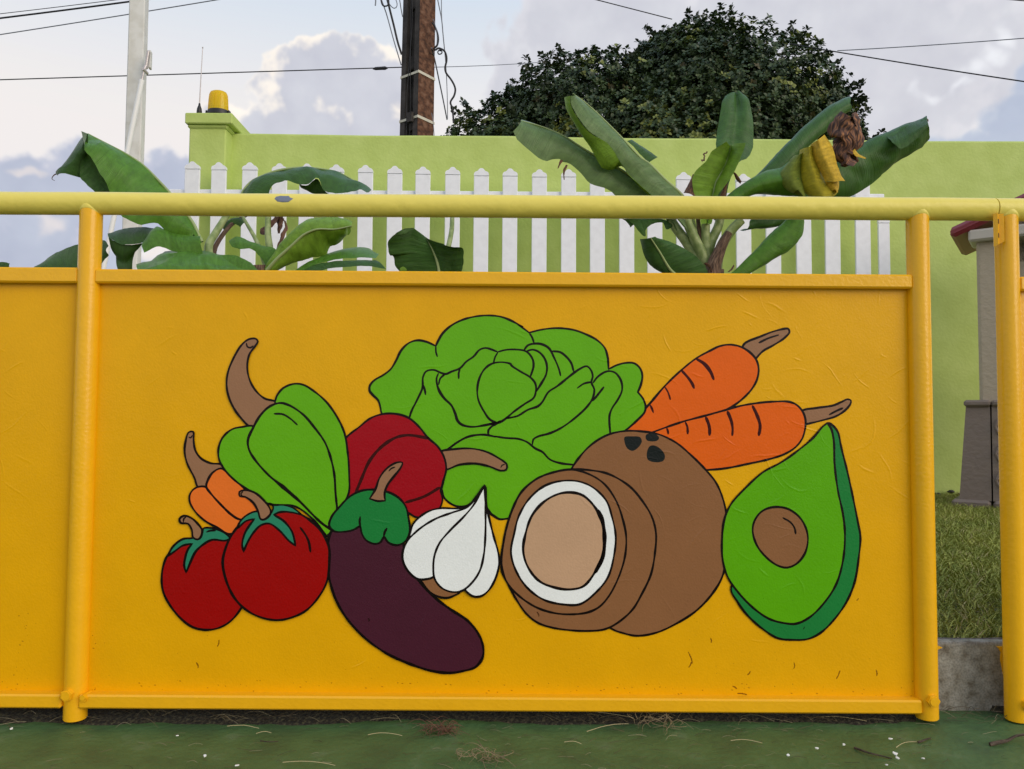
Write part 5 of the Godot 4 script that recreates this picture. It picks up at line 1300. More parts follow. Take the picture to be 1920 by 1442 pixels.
# ---------------------------------------------------------------- banana plants
# a leaf is lofted across lines that run from its tip to its base: margin, (fold,) midrib, margin
func leaf(t: Node3D, called: String, lines: Array, material: String, bulge := 0.006, rib := -1, wave := 0.004, rag := 0.002) -> MeshInstance3D:
	var n := 44
	var ev := []
	for l in lines: ev.append(even(l, n))
	var f := noise(9.0, 3, 113)
	var rows := []
	var last := ev.size() - 1
	for k in last:
		var steps := 6
		for s in (steps + 1 if k == last - 1 else steps):
			var q := float(s) / steps
			var row := PackedVector3Array()
			for r in n:
				var a: Vector3 = ev[k][r]
				var b: Vector3 = ev[k + 1][r]
				var p := a.lerp(b, q)
				var along: Vector3 = ev[k][mini(r + 1, n - 1)] - ev[k][maxi(r - 1, 0)]
				var nn := along.cross(b - a)
				nn = nn.normalized() if nn.length() > 1e-9 else Vector3.ZERO
				if nn.z < 0.0: nn = -nn
				p += nn * (sin(q * PI) * bulge + wave * f.get_noise_3dv(p))
				if (k == 0 and s == 0) or (k == last - 1 and s == steps):
					p += (a - b).normalized() * (1.0 if s == 0 else -1.0) * rag * f.get_noise_3dv(p * 5.0)
				row.append(p)
			rows.append(row)
	var m := MB.new()
	m.grid(rows)
	var o := part(t, called, m, M[material])
	if rib >= 0:
		m = MB.new()
		m.tube(ev[rib], taper(n, 0.0018, 0.0062), 8)
		part(o, "midrib", m, M.midrib)
	return o

func stalk(t: Node3D, called: String, path: PackedVector3Array, r0: float, r1: float, material: String) -> MeshInstance3D:
	var m := MB.new()
	m.tube(even(path, 18), taper(18, r0, r1), 12)
	return part(t, called, m, M[material])

func right_banana() -> void:
	var t := thing("banana_plant", "tall banana plant with a yellowing and withered leaf, right of centre", "banana plant", "banana plants behind the barrier", Vector3(0.62, 0.12, -0.98))
	# leaves that reach up and left
	leaf(t, "leaf", [PackedVector3Array([Vector3(-0.0019, 1.5946, -0.86), Vector3(0.0028, 1.5828, -0.8659), Vector3(0.0098, 1.571, -0.8718), Vector3(0.0518, 1.5358, -0.8776), Vector3(0.0799, 1.5168, -0.8835), Vector3(0.108, 1.5049, -0.8894), Vector3(0.1339, 1.5142, -0.8953), Vector3(0.1576, 1.5159, -0.9012), Vector3(0.1697, 1.5061, -0.9071), Vector3(0.1889, 1.5064, -0.9129), Vector3(0.2318, 1.4705, -0.9188), Vector3(0.2606, 1.4415, -0.9247), Vector3(0.3085, 1.427, -0.9306), Vector3(0.3328, 1.417, -0.9365), Vector3(0.3502, 1.4044, -0.9424), Vector3(0.3866, 1.3944, -0.9482), Vector3(0.4826, 1.3679, -0.9541), Vector3(0.5503, 1.3121, -0.96)]), PackedVector3Array([Vector3(0.0235, 1.6458, -0.9), Vector3(0.0989, 1.6279, -0.9078), Vector3(0.1747, 1.598, -0.9156), Vector3(0.2225, 1.57, -0.9233), Vector3(0.2895, 1.5325, -0.9311), Vector3(0.3615, 1.4971, -0.9389), Vector3(0.4339, 1.452, -0.9467), Vector3(0.478, 1.4113, -0.9544), Vector3(0.527, 1.3511, -0.9622), Vector3(0.5762, 1.2859, -0.97)]), PackedVector3Array([Vector3(0.0296, 1.6785, -1.02), Vector3(0.1031, 1.6497, -1.015), Vector3(0.1812, 1.6086, -1.01), Vector3(0.2491, 1.5677, -1.005), Vector3(0.3264, 1.5221, -1), Vector3(0.3936, 1.4718, -0.995), Vector3(0.47, 1.4121, -0.99), Vector3(0.5268, 1.3476, -0.985), Vector3(0.5784, 1.2884, -0.98)])], "leaf_glaucous", 0.008, 1)
	leaf(t, "leaf", [PackedVector3Array([Vector3(0.1681, 1.7085, -0.86), Vector3(0.1757, 1.674, -0.8675), Vector3(0.2182, 1.6019, -0.875), Vector3(0.2561, 1.5483, -0.8825), Vector3(0.2802, 1.5087, -0.89), Vector3(0.2928, 1.49, -0.8975), Vector3(0.3053, 1.4841, -0.905), Vector3(0.3297, 1.4824, -0.9125), Vector3(0.3683, 1.5005, -0.92), Vector3(0.4118, 1.4506, -0.9275), Vector3(0.4603, 1.4054, -0.935), Vector3(0.5278, 1.3553, -0.9425), Vector3(0.6002, 1.2811, -0.95)]), PackedVector3Array([Vector3(0.1844, 1.6898, -0.8), Vector3(0.1847, 1.6711, -0.8156), Vector3(0.2143, 1.6245, -0.8311), Vector3(0.2524, 1.5866, -0.8467), Vector3(0.3186, 1.5508, -0.8622), Vector3(0.353, 1.505, -0.8778), Vector3(0.3878, 1.4633, -0.8933), Vector3(0.4509, 1.4118, -0.9089), Vector3(0.5241, 1.3551, -0.9244), Vector3(0.6027, 1.2787, -0.94)])], "leaf_young", 0.006)
	leaf(t, "leaf", [PackedVector3Array([Vector3(0.1844, 1.6898, -0.8), Vector3(0.1847, 1.6711, -0.8156), Vector3(0.2143, 1.6245, -0.8311), Vector3(0.2524, 1.5866, -0.8467), Vector3(0.3186, 1.5508, -0.8622), Vector3(0.353, 1.505, -0.8778), Vector3(0.3878, 1.4633, -0.8933), Vector3(0.4509, 1.4118, -0.9089), Vector3(0.5241, 1.3551, -0.9244), Vector3(0.6027, 1.2787, -0.94)]), PackedVector3Array([Vector3(0.1958, 1.7228, -0.86), Vector3(0.2362, 1.7, -0.8722), Vector3(0.284, 1.6628, -0.8844), Vector3(0.3556, 1.5969, -0.8967), Vector3(0.4277, 1.5257, -0.9089), Vector3(0.458, 1.511, -0.9211), Vector3(0.5168, 1.458, -0.9333), Vector3(0.576, 1.4094, -0.9456), Vector3(0.6071, 1.3601, -0.9578), Vector3(0.6288, 1.2863, -0.97)])], "leaf_glaucous", 0.010, 1)
	leaf(t, "leaf_flap", [PackedVector3Array([Vector3(0.3893, 1.5968, -0.95), Vector3(0.4129, 1.5834, -0.9633), Vector3(0.439, 1.5591, -0.9767), Vector3(0.4712, 1.5365, -0.99)]), PackedVector3Array([Vector3(0.4177, 1.6195, -1), Vector3(0.4441, 1.6043, -1.0067), Vector3(0.4745, 1.5871, -1.0133), Vector3(0.5089, 1.5668, -1.02)])], "leaf_deep", 0.004)
	leaf(t, "dry_scrap", [PackedVector3Array([Vector3(0.1575, 1.5136, -0.9), Vector3(0.1529, 1.5017, -0.9), Vector3(0.1483, 1.4827, -0.9)]), PackedVector3Array([Vector3(0.1669, 1.5113, -0.9), Vector3(0.1576, 1.497, -0.9), Vector3(0.1497, 1.4818, -0.9)])], "leaf_withered", 0.002, -1, 0.003)
	leaf(t, "dry_scrap", [PackedVector3Array([Vector3(0.1749, 1.4962, -0.9), Vector3(0.1666, 1.4734, -0.9), Vector3(0.1695, 1.4441, -0.9)]), PackedVector3Array([Vector3(0.1824, 1.4948, -0.9), Vector3(0.1731, 1.4711, -0.9), Vector3(0.1713, 1.4431, -0.9)])], "leaf_withered", 0.003, -1, 0.004)
	# the broad upright one and the young one before it
	leaf(t, "leaf", [PackedVector3Array([Vector3(0.7822, 1.8403, -1.14), Vector3(0.7628, 1.8068, -1.1167), Vector3(0.7459, 1.7301, -1.0933), Vector3(0.7292, 1.6648, -1.07), Vector3(0.7208, 1.6157, -1.0467), Vector3(0.7206, 1.4781, -1.0233), Vector3(0.7135, 1.3236, -1)]), PackedVector3Array([Vector3(0.8282, 1.8609, -1.165), Vector3(0.8238, 1.7989, -1.134), Vector3(0.8117, 1.7344, -1.103), Vector3(0.7895, 1.6355, -1.072), Vector3(0.7549, 1.4838, -1.041), Vector3(0.7234, 1.3263, -1.01)]), PackedVector3Array([Vector3(0.8433, 1.8641, -1.16), Vector3(0.8584, 1.8418, -1.1422), Vector3(0.8645, 1.816, -1.1244), Vector3(0.8711, 1.7363, -1.1067), Vector3(0.8657, 1.632, -1.0889), Vector3(0.8488, 1.5951, -1.0711), Vector3(0.8308, 1.5746, -1.0533), Vector3(0.7991, 1.5548, -1.0356), Vector3(0.7582, 1.4766, -1.0178), Vector3(0.728, 1.3237, -1)])], "leaf_deep", 0.010)
	leaf(t, "leaf", [PackedVector3Array([Vector3(0.7107, 1.5727, -0.88), Vector3(0.6846, 1.5577, -0.8871), Vector3(0.6631, 1.5412, -0.8943), Vector3(0.6508, 1.5151, -0.9014), Vector3(0.615, 1.4793, -0.9086), Vector3(0.6053, 1.453, -0.9157), Vector3(0.6133, 1.4029, -0.9229), Vector3(0.6381, 1.305, -0.93)]), PackedVector3Array([Vector3(0.7446, 1.5857, -0.95), Vector3(0.7396, 1.5518, -0.95), Vector3(0.7202, 1.5033, -0.95), Vector3(0.6937, 1.4549, -0.95), Vector3(0.684, 1.409, -0.95), Vector3(0.6621, 1.3103, -0.95)]), PackedVector3Array([Vector3(0.7712, 1.5643, -0.87), Vector3(0.7661, 1.5368, -0.88), Vector3(0.7502, 1.493, -0.89), Vector3(0.7271, 1.4489, -0.9), Vector3(0.7111, 1.4282, -0.91), Vector3(0.6925, 1.3978, -0.92), Vector3(0.6711, 1.3052, -0.93)])], "leaf_young", 0.008, 1)
	leaf(t, "dry_scrap", [PackedVector3Array([Vector3(0.6681, 1.562, -0.95), Vector3(0.6522, 1.5477, -0.94), Vector3(0.643, 1.5225, -0.93)]), PackedVector3Array([Vector3(0.6599, 1.5598, -0.94), Vector3(0.644, 1.5345, -0.93), Vector3(0.6423, 1.5138, -0.92)])], "leaf_withered", 0.004, -1, 0.01)
	leaf(t, "dry_scrap", [PackedVector3Array([Vector3(0.6225, 1.4898, -0.97), Vector3(0.6021, 1.4558, -0.955), Vector3(0.5805, 1.4149, -0.94)]), PackedVector3Array([Vector3(0.6163, 1.472, -0.93), Vector3(0.6116, 1.4321, -0.925), Vector3(0.615, 1.3973, -0.92)])], "leaf_withered", 0.006, -1, 0.012)
	leaf(t, "dry_scrap", [PackedVector3Array([Vector3(0.7525, 1.4929, -0.95), Vector3(0.7628, 1.465, -0.95), Vector3(0.7779, 1.4497, -0.95)]), PackedVector3Array([Vector3(0.7553, 1.4916, -0.94), Vector3(0.7703, 1.4715, -0.94), Vector3(0.7797, 1.4571, -0.94)])], "leaf_withered", 0.004, -1, 0.01)
	leaf(t, "dry_scrap", [PackedVector3Array([Vector3(0.7467, 1.4826, -0.96), Vector3(0.7216, 1.4378, -0.9567), Vector3(0.7062, 1.4077, -0.9533), Vector3(0.7005, 1.3923, -0.95)]), PackedVector3Array([Vector3(0.7346, 1.4631, -0.96), Vector3(0.732, 1.4282, -0.9567), Vector3(0.7252, 1.3934, -0.9533), Vector3(0.7195, 1.3876, -0.95)])], "leaf_withered", 0.006, -1, 0.012)
	# leaves that reach up and right
	leaf(t, "leaf", [PackedVector3Array([Vector3(1.2502, 1.8507, -1.16), Vector3(1.2065, 1.8292, -1.1371), Vector3(1.1462, 1.7885, -1.1143), Vector3(1.0364, 1.6924, -1.0914), Vector3(0.9484, 1.6031, -1.0686), Vector3(0.8618, 1.5105, -1.0457), Vector3(0.7673, 1.4365, -1.0229), Vector3(0.6934, 1.3447, -1)]), PackedVector3Array([Vector3(1.2251, 1.7983, -1.1), Vector3(1.1831, 1.7687, -1.0843), Vector3(1.1266, 1.7243, -1.0686), Vector3(1.0312, 1.6428, -1.0529), Vector3(0.9517, 1.5624, -1.0371), Vector3(0.878, 1.493, -1.0214), Vector3(0.7814, 1.4242, -1.0057), Vector3(0.6955, 1.3373, -0.99)]), PackedVector3Array([Vector3(1.2371, 1.7813, -1.13), Vector3(1.1945, 1.752, -1.1114), Vector3(1.1362, 1.6936, -1.0929), Vector3(1.0539, 1.6209, -1.0743), Vector3(0.9924, 1.5641, -1.0557), Vector3(0.9171, 1.4934, -1.0371), Vector3(0.814, 1.4185, -1.0186), Vector3(0.7029, 1.3351, -1)])], "leaf_deep", 0.008)
	leaf(t, "leaf", [PackedVector3Array([Vector3(1.4972, 1.7454, -1.1), Vector3(1.4528, 1.73, -1.09), Vector3(1.4028, 1.7106, -1.08), Vector3(1.3332, 1.6762, -1.07), Vector3(1.2445, 1.6369, -1.06), Vector3(1.166, 1.5832, -1.05), Vector3(1.0879, 1.5004, -1.04), Vector3(0.962, 1.3985, -1.03), Vector3(0.8523, 1.3414, -1.02)]), PackedVector3Array([Vector3(1.4664, 1.6965, -1.03), Vector3(1.3886, 1.645, -1.0257), Vector3(1.3037, 1.6036, -1.0214), Vector3(1.2238, 1.5575, -1.0171), Vector3(1.1491, 1.5067, -1.0129), Vector3(1.0504, 1.4269, -1.0086), Vector3(0.9333, 1.3572, -1.0043), Vector3(0.8219, 1.3215, -1)]), PackedVector3Array([Vector3(1.5229, 1.6697, -1.13), Vector3(1.4813, 1.6373, -1.119), Vector3(1.4402, 1.6154, -1.108), Vector3(1.3591, 1.5506, -1.097), Vector3(1.3186, 1.5166, -1.086), Vector3(1.2735, 1.4829, -1.075), Vector3(1.1945, 1.4418, -1.064), Vector3(1.1261, 1.416, -1.053), Vector3(1.0143, 1.3581, -1.042), Vector3(0.9134, 1.3213, -1.031), Vector3(0.7944, 1.3095, -1.02)])], "leaf_deep", 0.012, -1, 0.014)
	leaf(t, "dry_scrap", [PackedVector3Array([Vector3(1.4752, 1.7352, -1.09), Vector3(1.4877, 1.7414, -1.09), Vector3(1.4996, 1.7394, -1.09)]), PackedVector3Array([Vector3(1.4777, 1.7322, -1.09), Vector3(1.4848, 1.7283, -1.085), Vector3(1.4969, 1.7233, -1.08)])], "leaf_withered", 0.003)
	leaf(t, "leaf_flap", [PackedVector3Array([Vector3(1.3391, 1.6811, -1.08), Vector3(1.4011, 1.7093, -1.0767), Vector3(1.444, 1.7233, -1.0733), Vector3(1.4842, 1.7313, -1.07)]), PackedVector3Array([Vector3(1.3204, 1.6375, -1.02), Vector3(1.363, 1.6402, -1.0133), Vector3(1.408, 1.6624, -1.0067), Vector3(1.4519, 1.6846, -1)]), PackedVector3Array([Vector3(1.3197, 1.6108, -0.99), Vector3(1.352, 1.5928, -0.9933), Vector3(1.4021, 1.6245, -0.9967), Vector3(1.4467, 1.6611, -1)])], "leaf_deep", 0.004, -1, 0.004)
	# the yellowing leaf: overlapping lobes hanging from its rib, and its withered end
	var old := leaf(t, "old_leaf", [PackedVector3Array([Vector3(0.9464, 1.5304, -0.93), Vector3(0.9288, 1.5172, -0.9333), Vector3(0.9112, 1.504, -0.9367), Vector3(0.8608, 1.4915, -0.94), Vector3(0.7915, 1.4532, -0.9433), Vector3(0.736, 1.4112, -0.9467), Vector3(0.6898, 1.355, -0.95)]), PackedVector3Array([Vector3(0.9351, 1.4354, -0.84), Vector3(0.9005, 1.4403, -0.856), Vector3(0.847, 1.4358, -0.872), Vector3(0.8019, 1.422, -0.888), Vector3(0.7608, 1.3987, -0.904), Vector3(0.6864, 1.3374, -0.92)]), PackedVector3Array([Vector3(0.9777, 1.3916, -0.9), Vector3(0.937, 1.3964, -0.908), Vector3(0.8937, 1.4008, -0.916), Vector3(0.8223, 1.4051, -0.924), Vector3(0.7643, 1.3835, -0.932), Vector3(0.6964, 1.3335, -0.94)])], "leaf_green", 0.010)
	leaf(old, "lobe", [PackedVector3Array([Vector3(0.9354, 1.52, -0.9), Vector3(0.9097, 1.4919, -0.8933), Vector3(0.8888, 1.4639, -0.8867), Vector3(0.8875, 1.434, -0.88), Vector3(0.9063, 1.409, -0.8733), Vector3(0.931, 1.3924, -0.8667), Vector3(0.9592, 1.381, -0.86)]), PackedVector3Array([Vector3(0.9383, 1.5153, -0.84), Vector3(0.919, 1.4801, -0.8375), Vector3(0.911, 1.4428, -0.835), Vector3(0.9187, 1.4103, -0.8325), Vector3(0.9477, 1.3721, -0.83)]), PackedVector3Array([Vector3(0.9718, 1.5481, -0.88), Vector3(0.9635, 1.5023, -0.875), Vector3(0.9625, 1.459, -0.87), Vector3(0.9616, 1.4252, -0.865), Vector3(0.9646, 1.3811, -0.86)])], "leaf_olive", 0.006)
	leaf(old, "lobe", [PackedVector3Array([Vector3(0.9595, 1.5469, -0.89), Vector3(0.9523, 1.5053, -0.884), Vector3(0.9496, 1.4616, -0.878), Vector3(0.9515, 1.4227, -0.872), Vector3(0.967, 1.392, -0.866), Vector3(0.9916, 1.3735, -0.86)]), PackedVector3Array([Vector3(0.9622, 1.5333, -0.82), Vector3(0.9651, 1.4827, -0.8175), Vector3(0.9791, 1.4278, -0.815), Vector3(0.9954, 1.3866, -0.8125), Vector3(1.003, 1.3643, -0.81)]), PackedVector3Array([Vector3(0.9915, 1.5563, -0.86), Vector3(0.9909, 1.5137, -0.854), Vector3(1.0062, 1.4751, -0.848), Vector3(1.03, 1.4185, -0.842), Vector3(1.0608, 1.3919, -0.836), Vector3(1.0424, 1.3705, -0.83)])], "leaf_turning", 0.005, -1, 0.002)
	leaf(old, "lobe", [PackedVector3Array([Vector3(0.9829, 1.5525, -0.86), Vector3(0.9848, 1.5122, -0.85), Vector3(0.9984, 1.4723, -0.84), Vector3(1.0111, 1.4419, -0.83), Vector3(1.0148, 1.4188, -0.82)]), PackedVector3Array([Vector3(0.9835, 1.5496, -0.8), Vector3(0.9992, 1.4937, -0.7967), Vector3(1.0193, 1.4479, -0.7933), Vector3(1.0328, 1.4095, -0.79)]), PackedVector3Array([Vector3(1.0232, 1.5831, -0.84), Vector3(1.0424, 1.542, -0.83), Vector3(1.0531, 1.4841, -0.82), Vector3(1.0616, 1.4402, -0.81), Vector3(1.0711, 1.4156, -0.8)])], "leaf_yellow", 0.004, -1, 0.002)
	leaf(old, "lobe", [PackedVector3Array([Vector3(1.0185, 1.4229, -0.83), Vector3(1.0294, 1.4012, -0.83), Vector3(1.0524, 1.3841, -0.83)]), PackedVector3Array([Vector3(1.0346, 1.4167, -0.81), Vector3(1.041, 1.3951, -0.81), Vector3(1.0466, 1.379, -0.81)]), PackedVector3Array([Vector3(1.0654, 1.4232, -0.83), Vector3(1.0642, 1.3992, -0.83), Vector3(1.0569, 1.386, -0.83)])], "leaf_yellow", 0.004)
	leaf(old, "withered_end", [PackedVector3Array([Vector3(1.1082, 1.6616, -0.88), Vector3(1.0789, 1.6312, -0.8767), Vector3(1.0474, 1.6005, -0.8733), Vector3(1.0731, 1.5753, -0.87), Vector3(1.0617, 1.5463, -0.8667), Vector3(1.0626, 1.5105, -0.8633), Vector3(1.0835, 1.4851, -0.86)]), PackedVector3Array([Vector3(1.0798, 1.6314, -0.8), Vector3(1.0651, 1.5975, -0.808), Vector3(1.0591, 1.5643, -0.816), Vector3(1.0801, 1.5401, -0.824), Vector3(1.0674, 1.5065, -0.832), Vector3(1.0937, 1.4766, -0.84)]), PackedVector3Array([Vector3(1.1122, 1.6568, -0.86), Vector3(1.1208, 1.6134, -0.848), Vector3(1.0969, 1.572, -0.836), Vector3(1.1068, 1.5312, -0.824), Vector3(1.0855, 1.4997, -0.812), Vector3(1.0921, 1.4605, -0.8)]), PackedVector3Array([Vector3(1.0891, 1.6315, -0.8), Vector3(1.1137, 1.6084, -0.812), Vector3(1.1208, 1.5768, -0.824), Vector3(1.1146, 1.5493, -0.836), Vector3(1.115, 1.5216, -0.848), Vector3(1.1281, 1.4983, -0.86)]), PackedVector3Array([Vector3(1.1288, 1.6622, -0.88), Vector3(1.1515, 1.6427, -0.875), Vector3(1.1578, 1.6037, -0.87), Vector3(1.1513, 1.5694, -0.865), Vector3(1.1288, 1.5443, -0.86), Vector3(1.1352, 1.515, -0.855), Vector3(1.1362, 1.4949, -0.85)])], "leaf_withered", 0.010, -1, 0.03, 0.01)
	leaf(old, "withered_end", [PackedVector3Array([Vector3(1.1243, 1.5407, -0.85), Vector3(1.1362, 1.5207, -0.845), Vector3(1.1561, 1.5008, -0.84)]), PackedVector3Array([Vector3(1.1093, 1.5243, -0.83), Vector3(1.1203, 1.508, -0.83), Vector3(1.1492, 1.4982, -0.83)])], "leaf_yellow", 0.004)
	# low leaves between rail and panel
	leaf(t, "leaf", [PackedVector3Array([Vector3(0.9335, 1.3429, -0.9), Vector3(0.9102, 1.308, -0.9), Vector3(0.8779, 1.2823, -0.9), Vector3(0.8455, 1.2496, -0.9), Vector3(0.7993, 1.1985, -0.9), Vector3(0.7486, 1.1427, -0.9), Vector3(0.7072, 1.101, -0.9)]), PackedVector3Array([Vector3(0.9295, 1.3264, -0.84), Vector3(0.9181, 1.2872, -0.8467), Vector3(0.8886, 1.2478, -0.8533), Vector3(0.8409, 1.2036, -0.86), Vector3(0.7977, 1.1684, -0.8667), Vector3(0.7497, 1.1284, -0.8733), Vector3(0.7061, 1.0951, -0.88)]), PackedVector3Array([Vector3(0.9626, 1.333, -0.88), Vector3(0.9711, 1.3039, -0.8829), Vector3(0.9639, 1.2608, -0.8857), Vector3(0.928, 1.2152, -0.8886), Vector3(0.8648, 1.174, -0.8914), Vector3(0.8108, 1.142, -0.8943), Vector3(0.7658, 1.1193, -0.8971), Vector3(0.7163, 1.0965, -0.9)])], "leaf_green", 0.012)
	leaf(t, "leaf", [PackedVector3Array([Vector3(0.415, 1.2316, -0.84), Vector3(0.4266, 1.1908, -0.85), Vector3(0.4465, 1.1562, -0.86), Vector3(0.4804, 1.1331, -0.87), Vector3(0.5604, 1.0962, -0.88)]), PackedVector3Array([Vector3(0.4427, 1.2258, -0.8), Vector3(0.4761, 1.1852, -0.8233), Vector3(0.5168, 1.131, -0.8467), Vector3(0.5719, 1.0944, -0.87)]), PackedVector3Array([Vector3(0.4598, 1.2325, -0.82), Vector3(0.5283, 1.2156, -0.835), Vector3(0.5996, 1.1782, -0.85), Vector3(0.6396, 1.1355, -0.865), Vector3(0.6524, 1.0968, -0.88)])], "leaf_deep", 0.008, 1)
	leaf(t, "leaf", [PackedVector3Array([Vector3(0.3913, 1.3356, -0.98), Vector3(0.4393, 1.3408, -0.98), Vector3(0.4873, 1.3387, -0.98), Vector3(0.5641, 1.3223, -0.98)]), PackedVector3Array([Vector3(0.4288, 1.2872, -0.96), Vector3(0.4524, 1.2686, -0.9617), Vector3(0.4546, 1.2907, -0.9633), Vector3(0.475, 1.3115, -0.965), Vector3(0.5135, 1.3175, -0.9667), Vector3(0.529, 1.2958, -0.9683), Vector3(0.5548, 1.3109, -0.97)])], "leaf_deep", 0.006)
	leaf(t, "leaf_flap", [PackedVector3Array([Vector3(0.3769, 1.3346, -0.98), Vector3(0.3937, 1.3235, -0.98), Vector3(0.4067, 1.3066, -0.98)]), PackedVector3Array([Vector3(0.4185, 1.3332, -0.97), Vector3(0.4305, 1.3274, -0.97), Vector3(0.4061, 1.3041, -0.97)])], "leaf_deep", 0.004)
	# stalks and the brown sheathed stem
	stalk(t, "stalk", PackedVector3Array([Vector3(0.5402, 1.3512, -0.98), Vector3(0.5545, 1.3173, -0.98), Vector3(0.5927, 1.2643, -0.98), Vector3(0.626, 1.2113, -0.98), Vector3(0.6782, 1.1151, -0.98)]), 0.016, 0.020, "petiole")
	stalk(t, "stalk", PackedVector3Array([Vector3(0.5887, 1.3407, -0.94), Vector3(0.5974, 1.3092, -0.9475), Vector3(0.6203, 1.2633, -0.955), Vector3(0.6504, 1.2028, -0.9625), Vector3(0.6851, 1.1133, -0.97)]), 0.016, 0.020, "petiole")
	stalk(t, "stalk", PackedVector3Array([Vector3(0.6625, 1.3494, -0.97), Vector3(0.664, 1.3162, -0.9725), Vector3(0.6634, 1.2684, -0.975), Vector3(0.6732, 1.1966, -0.9775), Vector3(0.6925, 1.1152, -0.98)]), 0.014, 0.020, "petiole")
	stalk(t, "stalk", PackedVector3Array([Vector3(0.7206, 1.3503, -0.99), Vector3(0.7101, 1.3106, -0.9875), Vector3(0.685, 1.2564, -0.985), Vector3(0.6745, 1.1976, -0.9825), Vector3(0.6925, 1.1152, -0.98)]), 0.015, 0.020, "petiole")
	stalk(t, "stalk", PackedVector3Array([Vector3(0.7808, 1.3255, -0.95), Vector3(0.7488, 1.293, -0.955), Vector3(0.7214, 1.2508, -0.96), Vector3(0.7034, 1.2037, -0.965), Vector3(0.6923, 1.1134, -0.97)]), 0.015, 0.022, "petiole")
	stalk(t, "dry_sheath", PackedVector3Array([Vector3(0.7321, 1.2771, -0.93), Vector3(0.7138, 1.2443, -0.9325), Vector3(0.6954, 1.2019, -0.935), Vector3(0.6817, 1.1644, -0.9375), Vector3(0.6748, 1.0794, -0.94)]), 0.012, 0.034, "dry_sheath")
	stalk(t, "dry_sheath", PackedVector3Array([Vector3(0.6386, 1.3373, -0.98), Vector3(0.6432, 1.2937, -0.98), Vector3(0.6549, 1.2308, -0.98), Vector3(0.669, 1.1777, -0.98), Vector3(0.6781, 1.1055, -0.98)]), 0.007, 0.014, "dry_sheath")
	stalk(t, "stem", PackedVector3Array([Vector3(0.6894, 1.1591, -0.97), Vector3(0.684, 1.0408, -0.98), Vector3(0.62, 0.5, -0.98), Vector3(0.62, 0.1, -0.98)]), 0.036, 0.062, "dry_sheath")
	leaf(t, "dry_scrap", [PackedVector3Array([Vector3(0.642, 1.1676, -0.92), Vector3(0.6583, 1.1559, -0.92), Vector3(0.6676, 1.1395, -0.92)]), PackedVector3Array([Vector3(0.6465, 1.1703, -0.91), Vector3(0.6605, 1.1633, -0.91), Vector3(0.6697, 1.1399, -0.91)])], "leaf_withered", 0.003)
	leaf(t, "dry_scrap", [PackedVector3Array([Vector3(0.7449, 1.165, -0.92), Vector3(0.7355, 1.1517, -0.92), Vector3(0.7237, 1.1399, -0.92)]), PackedVector3Array([Vector3(0.7443, 1.1592, -0.91), Vector3(0.7358, 1.1451, -0.91), Vector3(0.7255, 1.1379, -0.91)])], "leaf_withered", 0.003)

